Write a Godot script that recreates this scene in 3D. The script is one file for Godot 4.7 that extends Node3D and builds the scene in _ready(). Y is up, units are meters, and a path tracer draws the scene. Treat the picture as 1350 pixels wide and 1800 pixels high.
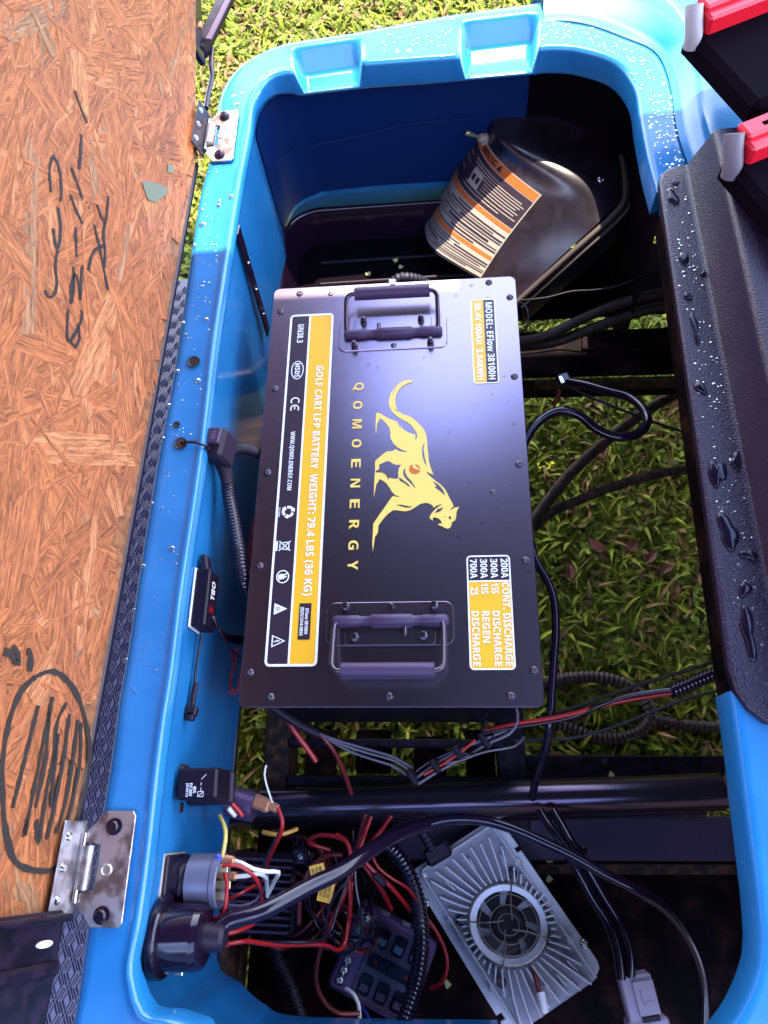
extends Node3D

# ---------- helpers ----------
var M := {}
var wp := {}
var used := {}
var rng := RandomNumberGenerator.new()
const LID := 0.65
const RIM := 0.72

func lin(r, g, b) -> Color:
	return Color(r, g, b).linear_to_srgb()

func mat(key: String, c: Color, rough := 0.5, metal := 0.0, spec := 0.5) -> StandardMaterial3D:
	var m := StandardMaterial3D.new()
	m.albedo_color = c.linear_to_srgb()
	m.roughness = rough
	m.metallic = metal
	m.metallic_specular = spec
	M[key] = m
	return m

func noise_map(freq: float, kind: int, normal: bool, strength := 4.0, oct := 3, size := 256, seed_no := 1) -> NoiseTexture2D:
	var n := FastNoiseLite.new()
	n.noise_type = kind
	n.frequency = freq
	n.seed = seed_no
	n.fractal_octaves = oct
	var t := NoiseTexture2D.new()
	t.width = size
	t.height = size
	t.seamless = true
	t.noise = n
	if normal:
		t.as_normal_map = true
		t.bump_strength = strength
	return t

func relief(m: StandardMaterial3D, tex: Texture2D, per_metre: float, cm: float) -> void:
	m.heightmap_enabled = true
	m.heightmap_texture = tex
	m.heightmap_scale = cm
	m.uv1_triplanar = true
	m.uv1_world_triplanar = true
	m.uv1_scale = Vector3.ONE * per_metre

func tinted(m: StandardMaterial3D, a: Color, b: Color, freq: float, per_metre: float, lo := 0.3, hi := 0.7, seed_no := 3) -> void:
	var t := noise_map(freq, FastNoiseLite.TYPE_SIMPLEX, false, 1, 5, 256, seed_no)
	var g := Gradient.new()
	g.offsets = PackedFloat32Array([lo, hi])
	g.colors = PackedColorArray([a.linear_to_srgb(), b.linear_to_srgb()])
	t.color_ramp = g
	m.albedo_color = Color.WHITE
	m.albedo_texture = t
	m.uv1_triplanar = true
	m.uv1_world_triplanar = true
	m.uv1_scale = Vector3.ONE * per_metre

func numbered(called: String) -> String:
	if not used.has(called):
		used[called] = 0
		return called
	used[called] += 1
	return "%s_%03d" % [called, used[called]]

func tag(o: Node, label := "", category := "", group := "", kind := "") -> Node:
	if label: o.set_meta("label", label)
	if category: o.set_meta("category", category)
	if group: o.set_meta("group", group)
	if kind: o.set_meta("kind", kind)
	return o

func thing(called: String, label: String, category: String, at := Vector3.ZERO, group := "") -> Node3D:
	var o := Node3D.new()
	o.name = numbered(called)
	o.position = at
	add_child(o, true)
	wp[o] = at
	tag(o, label, category, group)
	return o

func begin() -> SurfaceTool:
	var s := SurfaceTool.new()
	s.begin(Mesh.PRIMITIVE_TRIANGLES)
	return s

func shape(s: SurfaceTool, normals := true) -> Array:
	if normals:
		s.generate_normals()
	var arr := s.commit_to_arrays()
	var v: PackedVector3Array = arr[Mesh.ARRAY_VERTEX]
	var lo := v[0]
	var hi := v[0]
	for p in v:
		lo = lo.min(p)
		hi = hi.max(p)
	var c := (lo + hi) * 0.5
	for i in v.size():
		v[i] -= c
	arr[Mesh.ARRAY_VERTEX] = v
	var m := ArrayMesh.new()
	m.add_surface_from_arrays(Mesh.PRIMITIVE_TRIANGLES, arr)
	return [m, c]

func part(called: String, s: SurfaceTool, material: Material, parent: Node3D = null, normals := true) -> MeshInstance3D:
	var r := shape(s, normals)
	var o := MeshInstance3D.new()
	o.mesh = r[0]
	o.material_override = material
	var host: Node3D = parent if parent else self
	o.name = called if parent else numbered(called)
	o.position = r[1] - (wp[parent] if parent else Vector3.ZERO)
	wp[o] = r[1]
	host.add_child(o, true)
	return o

func group_part(called: String, parent: Node3D, at: Vector3) -> Node3D:
	var o := Node3D.new()
	o.name = called
	o.position = at - wp[parent]
	wp[o] = at
	parent.add_child(o, true)
	return o

func inst(called: String, mesh: Mesh, material: Material, parent: Node3D, at: Vector3, turn := Basis()) -> MeshInstance3D:
	var o := MeshInstance3D.new()
	o.mesh = mesh
	o.material_override = material
	o.name = called if parent else numbered(called)
	o.transform = Transform3D(turn, at - (wp[parent] if parent else Vector3.ZERO))
	wp[o] = at
	(parent if parent else self).add_child(o, true)
	return o

func tri(s: SurfaceTool, a: Vector3, b: Vector3, c: Vector3, out: Vector3) -> void:
	if (b - a).cross(c - a).dot(out) > 0.0:
		var t := b
		b = c
		c = t
	s.add_vertex(a)
	s.add_vertex(b)
	s.add_vertex(c)

func quad(s: SurfaceTool, a: Vector3, b: Vector3, c: Vector3, d: Vector3, out: Vector3) -> void:
	tri(s, a, b, c, out)
	tri(s, a, c, d, out)

# a box with chamfered edges
func bx(s: SurfaceTool, xf: Transform3D, size: Vector3, bev := 0.002) -> void:
	s.set_smooth_group(-1)
	var h := size * 0.5
	bev = minf(bev, minf(h.x, minf(h.y, h.z)) * 0.9)
	var p := func(sx, sy, sz, ax):
		var v := Vector3(sx * h.x, sy * h.y, sz * h.z)
		for k in 3:
			if k != ax:
				v[k] -= signf(v[k]) * bev
		return xf * v
	for ax in 3:
		var o1: int = (ax + 1) % 3
		var o2: int = (ax + 2) % 3
		for sg in [-1, 1]:
			var n := Vector3.ZERO
			n[ax] = sg
			var q := []
			for c in [[-1, -1], [1, -1], [1, 1], [-1, 1]]:
				var d := Vector3.ZERO
				d[ax] = sg
				d[o1] = c[0]
				d[o2] = c[1]
				q.append(p.call(d.x, d.y, d.z, ax))
			quad(s, q[0], q[1], q[2], q[3], xf.basis * n)
		# edges along ax
		for c in [[-1, -1], [1, -1], [1, 1], [-1, 1]]:
			var lo := Vector3.ZERO
			lo[ax] = -1
			lo[o1] = c[0]
			lo[o2] = c[1]
			var hi := lo
			hi[ax] = 1
			var n := Vector3.ZERO
			n[o1] = c[0]
			n[o2] = c[1]
			quad(s, p.call(lo.x, lo.y, lo.z, o1), p.call(hi.x, hi.y, hi.z, o1), p.call(hi.x, hi.y, hi.z, o2), p.call(lo.x, lo.y, lo.z, o2), xf.basis * n)
	for sx in [-1, 1]:
		for sy in [-1, 1]:
			for sz in [-1, 1]:
				tri(s, p.call(sx, sy, sz, 0), p.call(sx, sy, sz, 1), p.call(sx, sy, sz, 2), xf.basis * Vector3(sx, sy, sz))

# a bar of rectangular section from a to b; up gives the way its depth d points
func bar(s: SurfaceTool, a: Vector3, b: Vector3, w: float, d: float, up := Vector3.UP, bev := 0.002) -> void:
	var z := (b - a).normalized()
	var x := up.cross(z).normalized()
	var y := z.cross(x)
	bx(s, Transform3D(Basis(x, y, z), (a + b) * 0.5), Vector3(w, d, a.distance_to(b)), bev)

func turned(pts: PackedVector2Array) -> float:
	var a := 0.0
	for i in pts.size():
		var q := pts[(i + 1) % pts.size()]
		a += pts[i].x * q.y - q.x * pts[i].y
	return a

func inset(pts: PackedVector2Array, by: float) -> PackedVector2Array:
	var r := PackedVector2Array()
	var sg := signf(turned(pts))
	var n := pts.size()
	for i in n:
		var e1 := (pts[i] - pts[(i + n - 1) % n]).normalized()
		var e2 := (pts[(i + 1) % n] - pts[i]).normalized()
		var b := (e1.orthogonal() + e2.orthogonal())
		b = b.normalized() / maxf(0.35, sqrt((1 + e1.dot(e2)) * 0.5)) if b.length() > 1e-5 else e1.orthogonal()
		r.append(pts[i] - b * by * sg)
	return r

# a plate: outline in the x-z plane of xf, from y0 to y1, with a chamfered top edge
func plate(s: SurfaceTool, pts: PackedVector2Array, y0: float, y1: float, bev := 0.0, xf := Transform3D()) -> bool:
	s.set_smooth_group(-1)
	var top := pts
	if bev != 0.0:
		top = inset(pts, bev)
		if absf(turned(top)) >= absf(turned(pts)):
			top = inset(pts, -bev)
	var idx := Geometry2D.triangulate_polygon(top)
	if idx.is_empty():
		print("no triangles for an outline of ", pts.size())
		return false
	var up := xf.basis.y
	for i in range(0, idx.size(), 3):
		var q := [top[idx[i]], top[idx[i + 1]], top[idx[i + 2]]]
		tri(s, xf * Vector3(q[0].x, y1, q[0].y), xf * Vector3(q[1].x, y1, q[1].y), xf * Vector3(q[2].x, y1, q[2].y), up)
		if y0 != y1:
			tri(s, xf * Vector3(q[0].x, y0, q[0].y), xf * Vector3(q[1].x, y0, q[1].y), xf * Vector3(q[2].x, y0, q[2].y), -up)
	if y0 == y1:
		return true
	var n := pts.size()
	var sg := signf(turned(pts))
	var yb := y1 - absf(bev) * signf(y1 - y0)
	for i in n:
		var j := (i + 1) % n
		var e := (pts[j] - pts[i])
		var o := xf.basis * (Vector3(e.y, 0, -e.x) * sg)
		quad(s, xf * Vector3(pts[i].x, y0, pts[i].y), xf * Vector3(pts[j].x, y0, pts[j].y), xf * Vector3(pts[j].x, yb, pts[j].y), xf * Vector3(pts[i].x, yb, pts[i].y), o)
		if bev != 0.0:
			quad(s, xf * Vector3(pts[i].x, yb, pts[i].y), xf * Vector3(pts[j].x, yb, pts[j].y), xf * Vector3(top[j].x, y1, top[j].y), xf * Vector3(top[i].x, y1, top[i].y), o + up * e.length())
	return true

func rounded(x0: float, z0: float, x1: float, z1: float, r: float, n := 5) -> PackedVector2Array:
	var q := PackedVector2Array()
	for c in [[x1 - r, z1 - r, 0.0], [x0 + r, z1 - r, PI / 2], [x0 + r, z0 + r, PI], [x1 - r, z0 + r, PI * 1.5]]:
		for k in n + 1:
			var a: float = c[2] + PI / 2 * k / n
			q.append(Vector2(c[0] + cos(a) * r, c[1] + sin(a) * r))
	return q

func ellipse(c: Vector2, rx: float, ry: float, n := 24) -> PackedVector2Array:
	var q := PackedVector2Array()
	for k in n:
		q.append(c + Vector2(cos(TAU * k / n) * rx, sin(TAU * k / n) * ry))
	return q

# a flat frame between two outlines with the same number of points
func frame(s: SurfaceTool, a: PackedVector2Array, b: PackedVector2Array, y: float, xf := Transform3D()) -> void:
	s.set_smooth_group(-1)
	for i in a.size():
		var j := (i + 1) % a.size()
		quad(s, xf * Vector3(a[i].x, y, a[i].y), xf * Vector3(a[j].x, y, a[j].y), xf * Vector3(b[j].x, y, b[j].y), xf * Vector3(b[i].x, y, b[i].y), xf.basis.y)

func soft(pts: Array, step := 0.008) -> Array:
	if pts.size() < 3:
		var l := []
		var cnt := maxi(2, int(pts[0].distance_to(pts[1]) / 0.05))
		for k in cnt + 1:
			l.append(pts[0].lerp(pts[1], float(k) / cnt))
		return l
	var out := []
	for i in pts.size() - 1:
		var p0: Vector3 = pts[maxi(i - 1, 0)]
		var p1: Vector3 = pts[i]
		var p2: Vector3 = pts[i + 1]
		var p3: Vector3 = pts[mini(i + 2, pts.size() - 1)]
		var n := clampi(int(p1.distance_to(p2) / step), 2, 40)
		for k in n:
			out.append(p1.cubic_interpolate(p2, p0, p3, float(k) / n))
	out.append(pts[pts.size() - 1])
	return out

# a round tube along a path; ribs > 0 makes it corrugated with that pitch
func tube(s: SurfaceTool, path: Array, r: float, n := 8, ribs := 0.0, r_end := -1.0) -> void:
	s.set_smooth_group(0)
	var pts := path
	if ribs > 0.0:
		var fine := []
		var left := 0.0
		for i in path.size() - 1:
			var a: Vector3 = path[i]
			var b: Vector3 = path[i + 1]
			var l := a.distance_to(b)
			var t := left
			while t < l:
				fine.append(a.lerp(b, t / l))
				t += ribs * 0.25
			left = t - l
		pts = fine
	var rings := []
	var up := Vector3.UP
	for i in pts.size():
		var d: Vector3 = (pts[mini(i + 1, pts.size() - 1)] - pts[maxi(i - 1, 0)]).normalized()
		if i == 0 and absf(d.y) > 0.9:
			up = Vector3.RIGHT
		var x := up.cross(d).normalized()
		if x.length() < 0.5:
			x = d.cross(Vector3(0.3, 0.2, 0.9)).normalized()
		up = d.cross(x)
		var rr := r if r_end < 0 else lerpf(r, r_end, float(i) / (pts.size() - 1))
		if ribs > 0.0:
			rr *= [1.0, 1.0, 0.84, 0.84][i % 4]
		var ring := []
		for k in n:
			var a := TAU * k / n
			ring.append(pts[i] + x * cos(a) * rr + up * sin(a) * rr)
		rings.append(ring)
	for i in rings.size() - 1:
		for k in n:
			var k2 := (k + 1) % n
			quad(s, rings[i][k], rings[i][k2], rings[i + 1][k2], rings[i + 1][k], rings[i][k] - pts[i] + rings[i][k2] - pts[i])
	s.set_smooth_group(-1)
	for e in [0, rings.size() - 1]:
		var d: Vector3 = pts[0] - pts[1] if e == 0 else pts[e] - pts[e - 1]
		for k in range(1, n - 1):
			tri(s, rings[e][0], rings[e][k], rings[e][k + 1], d)

func lathe(s: SurfaceTool, prof: Array, xf: Transform3D, n := 24, smooth := false) -> void:
	for i in prof.size() - 1:
		s.set_smooth_group(1 if smooth else 10 + i)
		for k in n:
			var a := TAU * k / n
			var b := TAU * (k + 1) / n
			var p := func(q, ang): return xf * Vector3(cos(ang) * q[0], q[1], sin(ang) * q[0])
			var dy: float = prof[i + 1][1] - prof[i][1]
			var dr: float = prof[i + 1][0] - prof[i][0]
			var o := xf.basis * Vector3(cos((a + b) / 2) * dy, -dr, sin((a + b) / 2) * dy)
			if prof[i][0] > 1e-6:
				tri(s, p.call(prof[i], a), p.call(prof[i], b), p.call(prof[i + 1], b), o)
			if prof[i + 1][0] > 1e-6:
				tri(s, p.call(prof[i], a), p.call(prof[i + 1], b), p.call(prof[i + 1], a), o)

# a sheet through rows of points
func sheet(s: SurfaceTool, rows: Array, out: Vector3, group := 0, uv := false) -> void:
	s.set_smooth_group(group)
	for i in rows.size() - 1:
		for k in rows[i].size() - 1:
			var q := [rows[i][k], rows[i][k + 1], rows[i + 1][k + 1], rows[i + 1][k]]
			var n: Vector3 = (q[2] - q[0]).cross(q[3] - q[1])
			var flip := n.dot(out) > 0.0 if out != Vector3.ZERO else false
			var us := [Vector2(float(k) / (rows[i].size() - 1), float(i) / (rows.size() - 1)), Vector2(float(k + 1) / (rows[i].size() - 1), float(i) / (rows.size() - 1)), Vector2(float(k + 1) / (rows[i].size() - 1), float(i + 1) / (rows.size() - 1)), Vector2(float(k) / (rows[i].size() - 1), float(i + 1) / (rows.size() - 1))]
			for o in ([0, 2, 1, 0, 3, 2] if flip else [0, 1, 2, 0, 2, 3]):
				if uv: s.set_uv(us[o])
				s.add_vertex(q[o])

func facing(n: Vector3, x: Vector3) -> Basis:   # y along n
	n = n.normalized()
	var z := x.cross(n).normalized()
	return Basis(n.cross(z), n, z)

var bold: SystemFont
var plain_font: SystemFont
func letters(s: SurfaceTool, what: String, centre: Vector3, along: Vector3, up: Vector3, w: float, h: float, font: Font = null) -> void:
	var t := TextMesh.new()
	t.text = what
	t.font = font if font else bold
	t.font_size = 64
	t.pixel_size = 0.01
	t.depth = 0.0
	t.curve_step = 1.0
	var b := t.get_aabb()
	var n := along.cross(up)
	var k := Vector3(w / maxf(b.size.x, 1e-4), h / maxf(b.size.y, 1e-4), 1)
	if w <= 0: k.x = k.y
	var c := b.get_center()
	var xf := Transform3D(Basis(along * k.x, up * k.y, n), centre - along * k.x * c.x - up * k.y * c.y)
	s.append_from(t, 0, xf)

func wire(called: String, label: String, category: String, path: Array, r: float, m: Material, group := "", n := 8, ribs := 0.0) -> MeshInstance3D:
	var s := begin()
	tube(s, soft(path, 0.004 if ribs > 0 else 0.008), r, n, ribs)
	var o := part(called, s, m)
	tag(o, label, category, group)
	return o

func screw_shape(r: float, h: float) -> ArrayMesh:
	var s := begin()
	s.set_smooth_group(0)
	var rows := []
	for i in 9:
		var ring := []
		for k in 33:
			var a := TAU * k / 32
			var rr := r * i / 8.0
			var y := h * (1.0 - pow(i / 8.0, 3.0) * 0.85)
			var x := cos(a) * rr
			var z := sin(a) * rr
			if (absf(x) < r * 0.13 and absf(z) < r * 0.6) or (absf(z) < r * 0.13 and absf(x) < r * 0.6):
				y -= h * 0.5
			ring.append(Vector3(x, y, z))
		rows.append(ring)
	var last := []
	for k in 33:
		var v: Vector3 = rows[8][k]
		last.append(Vector3(v.x, -0.001, v.z))
	rows.append(last)
	sheet(s, rows, Vector3.ZERO)
	s.generate_normals()
	return s.commit()

func materials() -> void:
	bold = SystemFont.new()
	bold.font_names = PackedStringArray(["Droid Sans"])
	bold.font_weight = 800
	plain_font = SystemFont.new()
	plain_font.font_names = PackedStringArray(["Droid Sans Mono"])
	var fine := noise_map(0.09, FastNoiseLite.TYPE_SIMPLEX, false, 1, 3, 256, 11)
	var grain := noise_map(0.07, FastNoiseLite.TYPE_CELLULAR, false, 1, 2, 512, 12)
	var m := mat("blue", Color(0.012, 0.17, 0.52), 0.22)
	tinted(m, Color(0.015, 0.170, 0.42), Color(0.022, 0.195, 0.47), 0.01, 3.0, 0.3, 0.7)
	m.clearcoat_enabled = true
	m.clearcoat = 0.2
	m.clearcoat_roughness = 0.08
	m = mat("lid", Color(0.36, 0.285, 0.365), 0.26, 1.0, 0.7)
	mat("shaded_deck", Color(0.34, 0.31, 0.35), 0.4, 0.6)  # darker copy of the silver, carries the shade between the fins
	mat("guard", Color(0.22, 0.19, 0.15), 0.35, 0.8)
	mat("bumper", Color(0.40, 0.38, 0.40), 0.5)
	mat("shaded_navy", Color(0.003, 0.022, 0.115), 0.4, 0.0, 0.3)
	mat("tube_black", Color(0.075, 0.055, 0.08), 0.2, 0.8)
	mat("blocker_brown", Color(0.05, 0.035, 0.03), 0.7)
	relief(m, noise_map(0.25, FastNoiseLite.TYPE_SIMPLEX, false, 1, 2, 256, 13), 12.0, 0.003)
	m = mat("powder", Color(0.00816, 0.0036, 0.0112), 0.42, 0.0, 0.35)
	relief(m, fine, 16.0, 0.01)
	m = mat("black", Color(0.01224, 0.00576, 0.0168), 0.5, 0.0, 0.4)
	m = mat("rubber", Color(0.00816, 0.00432, 0.0112), 0.5, 0.0, 0.4)
	m = mat("gloss", Color(0.0102, 0.00504, 0.01456), 0.13, 0.0, 0.5)
	m = mat("grip", Color(0.0459, 0.02304, 0.0672), 0.5)
	relief(m, fine, 22.0, 0.02)
	m = mat("steel_black", Color(0.02244, 0.0108, 0.02912), 0.35, 0.0, 0.4)
	tinted(m, Color(0.004, 0.002, 0.005), Color(0.018, 0.009, 0.022), 0.03, 5.0)
	m = mat("leather", Color(0.01428, 0.00576, 0.02128), 0.36, 0.0, 0.5)
	relief(m, grain, 13.0, 0.07)
	m = mat("yellow", Color(0.83, 0.42, 0.02), 0.4)
	m = mat("gold", Color(0.78, 0.56, 0.12), 0.42)
	relief(m, fine, 14.0, 0.006)
	m = mat("orange", Color(0.55, 0.12, 0.02), 0.4)
	m = mat("white", Color(0.82, 0.82, 0.84), 0.4)
	m = mat("cream", Color(0.36, 0.31, 0.26), 0.5)
	m = mat("label_dark", Color(0.03, 0.018, 0.03), 0.35)
	m = mat("chrome", Color(0.65, 0.62, 0.62), 0.2, 1.0)
	m = mat("screw", Color(0.10, 0.085, 0.10), 0.22, 0.9)
	m = mat("silver", Color(0.72, 0.69, 0.72), 0.34, 0.55)
	relief(m, fine, 14.0, 0.008)
	m = mat("fin_dark", Color(0.0867, 0.0504, 0.112), 0.38, 0.4)
	mat("smoke_cover", Color(0.1326, 0.0756, 0.1904), 0.3)
	m = mat("hinge_steel", Color(0.4, 0.37, 0.37), 0.34, 0.8)
	tinted(m, Color(0.20, 0.15, 0.14), Color(0.50, 0.47, 0.48), 0.02, 6.0, 0.25, 0.6, 5)
	m = mat("rust", Color(0.10, 0.04, 0.018), 0.75)
	tinted(m, Color(0.010, 0.004, 0.003), Color(0.11, 0.04, 0.016), 0.02, 7.0, 0.35, 0.85, 6)
	m = mat("pan", Color(0.02, 0.013, 0.014), 0.6, 0.0, 0.15)
	tinted(m, Color(0.003, 0.0015, 0.002), Color(0.025, 0.010, 0.008), 0.02, 3.0, 0.4, 0.9, 7)
	m = mat("dirty_hose", Color(0.06, 0.04, 0.03), 0.6)
	tinted(m, Color(0.006, 0.003, 0.003), Color(0.035, 0.017, 0.012), 0.03, 9.0, 0.3, 0.7, 8)
	m = mat("cover", Color(0.03, 0.022, 0.032), 0.27, 0.0, 0.9)
	tinted(m, Color(0.009, 0.006, 0.010), Color(0.020, 0.014, 0.022), 0.03, 4.0, 0.35, 0.7, 9)
	for c in [["red", Color(0.32, 0.008, 0.008)], ["dark_red", Color(0.16, 0.012, 0.014)], ["wire_white", Color(0.72, 0.68, 0.62)], ["wire_grey", Color(0.10, 0.09, 0.11)], ["wire_yellow", Color(0.62, 0.45, 0.10)], ["wire_orange", Color(0.62, 0.30, 0.05)], ["wire_blue", Color(0.02, 0.05, 0.45)], ["wire_green", Color(0.02, 0.07, 0.035)]]:
		mat(c[0], c[1], 0.35)
	m = mat("copper", Color(0.45, 0.20, 0.11), 0.35, 0.5)
	m = mat("brass", Color(0.62, 0.52, 0.33), 0.3, 0.8)
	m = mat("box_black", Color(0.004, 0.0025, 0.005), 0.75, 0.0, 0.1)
	m = mat("red_grip", Color(0.72, 0.012, 0.03), 0.3)
	m = mat("grey_rubber", Color(0.16, 0.14, 0.17), 0.45)
	m = mat("connector", Color(0.42, 0.36, 0.48), 0.45)
	m = mat("buzzer_grey", Color(0.13, 0.13, 0.19), 0.4, 0.3)
	m = mat("ink", Color(0.012, 0.010, 0.012), 0.6)
	mat("stamp", Color(0.018, 0.012, 0.009), 0.7)
	mat("dusty", Color(0.06, 0.043, 0.04), 0.6)
	mat("teal_paint", Color(0.15, 0.17, 0.11), 0.6)
	m = mat("vinyl", Color(0.01428, 0.00648, 0.01904), 0.4)
	m = mat("canopy_skin", Color(0.010, 0.008, 0.010), 0.8, 0.0, 0.2)
	m = mat("mat_black", Color(0.0408, 0.0216, 0.056), 0.35, 0.0, 0.7)
	m = mat("smoked", Color(0.10, 0.08, 0.13, 1.0), 0.16, 0.0, 0.7)
	m.albedo_color.a = 0.55
	m.transparency = BaseMaterial3D.TRANSPARENCY_ALPHA
	mat("puddle", Color(0.0102, 0.00576, 0.01456), 0.04, 0.0, 0.4)
	m = mat("water", Color(1, 1, 1), 0.0)
	m.albedo_color = Color(1, 1, 1, 0.0)
	m.refraction_enabled = true
	m.refraction_scale = 0.033
	# wood of the strands: streaks along the grain
	var im := Image.create(256, 64, false, Image.FORMAT_RGB8)
	var hm := Image.create(256, 64, false, Image.FORMAT_L8)
	var n1 := FastNoiseLite.new()
	n1.seed = 21
	n1.frequency = 0.05
	n1.fractal_octaves = 4
	for y in 64:
		for x in 256:
			var g := n1.get_noise_2d(x * 0.22, y * 6.0) * 0.55 + n1.get_noise_2d(x * 0.9 + 500, y * 14.0) * 0.35
			var v := clampf(0.84 + g * 0.66, 0.35, 1.1)
			im.set_pixel(x, y, Color(v, v * (0.97 + g * 0.06), v * (0.95 + g * 0.1)))
			hm.set_pixel(x, y, Color(v, v, v))
	m = mat("strand", Color.WHITE, 0.55)
	m.albedo_texture = ImageTexture.create_from_image(im)
	m.vertex_color_use_as_albedo = true
	m.heightmap_enabled = true
	m.heightmap_texture = ImageTexture.create_from_image(hm)
	m.heightmap_scale = 0.09
	m = mat("board", Color(0.36, 0.17, 0.065), 0.6)
	tinted(m, Color(0.16, 0.06, 0.02), Color(0.30, 0.12, 0.045), 0.03, 8.0)
	# turf
	m = mat("soil", Color(0.05, 0.035, 0.02), 0.95)
	tinted(m, Color(0.02, 0.008, 0.006), Color(0.06, 0.03, 0.014), 0.03, 3.0, 0.3, 0.7, 10)
	m = mat("leaf", Color.WHITE, 0.6, 0.0, 0.3)
	m.vertex_color_use_as_albedo = true
	m.backlight_enabled = true
	m.backlight = Color(0.35, 0.4, 0.15)
	m = mat("dead_leaf", Color(0.16, 0.035, 0.02), 0.5)
	m = mat("pale_leaf", Color(0.55, 0.56, 0.22), 0.5)

func _ready() -> void:
	rng.seed = 77
	# camera
	var cam := Camera3D.new()
	cam.name = "camera"
	cam.transform = Transform3D(Basis(Vector3(0.9952,-0.0970,-0.0133),Vector3(0.0253,0.3860,-0.9222),Vector3(0.0946,0.9174,0.3866)), Vector3(0.0777,1.4800,0.4071))
	cam.near = 0.02
	cam.far = 300.0
	var eye := CameraAttributesPhysical.new()
	eye.frustum_focal_length = 17.48
	eye.frustum_focus_distance = 0.92
	eye.exposure_aperture = 9.0
	eye.frustum_far = 300.0
	eye.frustum_near = 0.02
	cam.attributes = eye
	cam.fov = 68.98
	add_child(cam)
	# sky
	var we := WorldEnvironment.new()
	we.name = "world_environment"
	var env := Environment.new()
	env.background_mode = Environment.BG_SKY
	var sky := Sky.new()
	var ps := ProceduralSkyMaterial.new()
	ps.sky_top_color = Color(0.40, 0.50, 0.72)
	ps.sky_horizon_color = Color(0.92, 0.93, 0.95)
	ps.sky_curve = 0.4
	ps.sky_energy_multiplier = 1.6
	ps.ground_bottom_color = Color(0.20, 0.24, 0.10)
	ps.ground_horizon_color = Color(0.45, 0.50, 0.35)
	var cn := FastNoiseLite.new()
	cn.seed = 5
	cn.frequency = 0.006
	cn.fractal_octaves = 5
	var ct := NoiseTexture2D.new()
	ct.width = 1024
	ct.height = 512
	ct.seamless = true
	ct.noise = cn
	var cg := Gradient.new()
	cg.offsets = PackedFloat32Array([0.45, 0.75])
	cg.colors = PackedColorArray([Color(0, 0, 0, 0), Color(0.9, 0.9, 0.92, 1)])
	ct.color_ramp = cg
	ps.sky_cover = ct
	ps.sky_cover_modulate = Color(1, 1, 1, 0.6)
	sky.sky_material = ps
	env.sky = sky
	env.tonemap_mode = Environment.TONE_MAPPER_LINEAR
	env.tonemap_exposure = 4.05
	env.ssao_enabled = true
	env.ssil_enabled = true
	env.sdfgi_enabled = true
	we.environment = env
	add_child(we)
	# sun
	var sun := DirectionalLight3D.new()
	sun.name = "sun"
	sun.light_energy = 1.4
	sun.light_color = Color(1.0, 0.95, 0.86)
	sun.light_angular_distance = 0.5
	sun.shadow_enabled = true
	var to_sun := Vector3(0.08, 1.0, -0.38).normalized()
	sun.basis = Basis.looking_at(-to_sun, Vector3.RIGHT)
	add_child(sun)

	materials()
	ground()
	body()
	frame_and_pan()
	rear_panel()
	shading_canopy()
	sky_blocker()
	seat()
	floor_mat()
	controller_cover()
	battery()
	converter()
	fuse_block()
	heat_sink()
	wall_devices()
	big_cables()
	thin_wires()
	cases()
	litter()
	drops()

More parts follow.
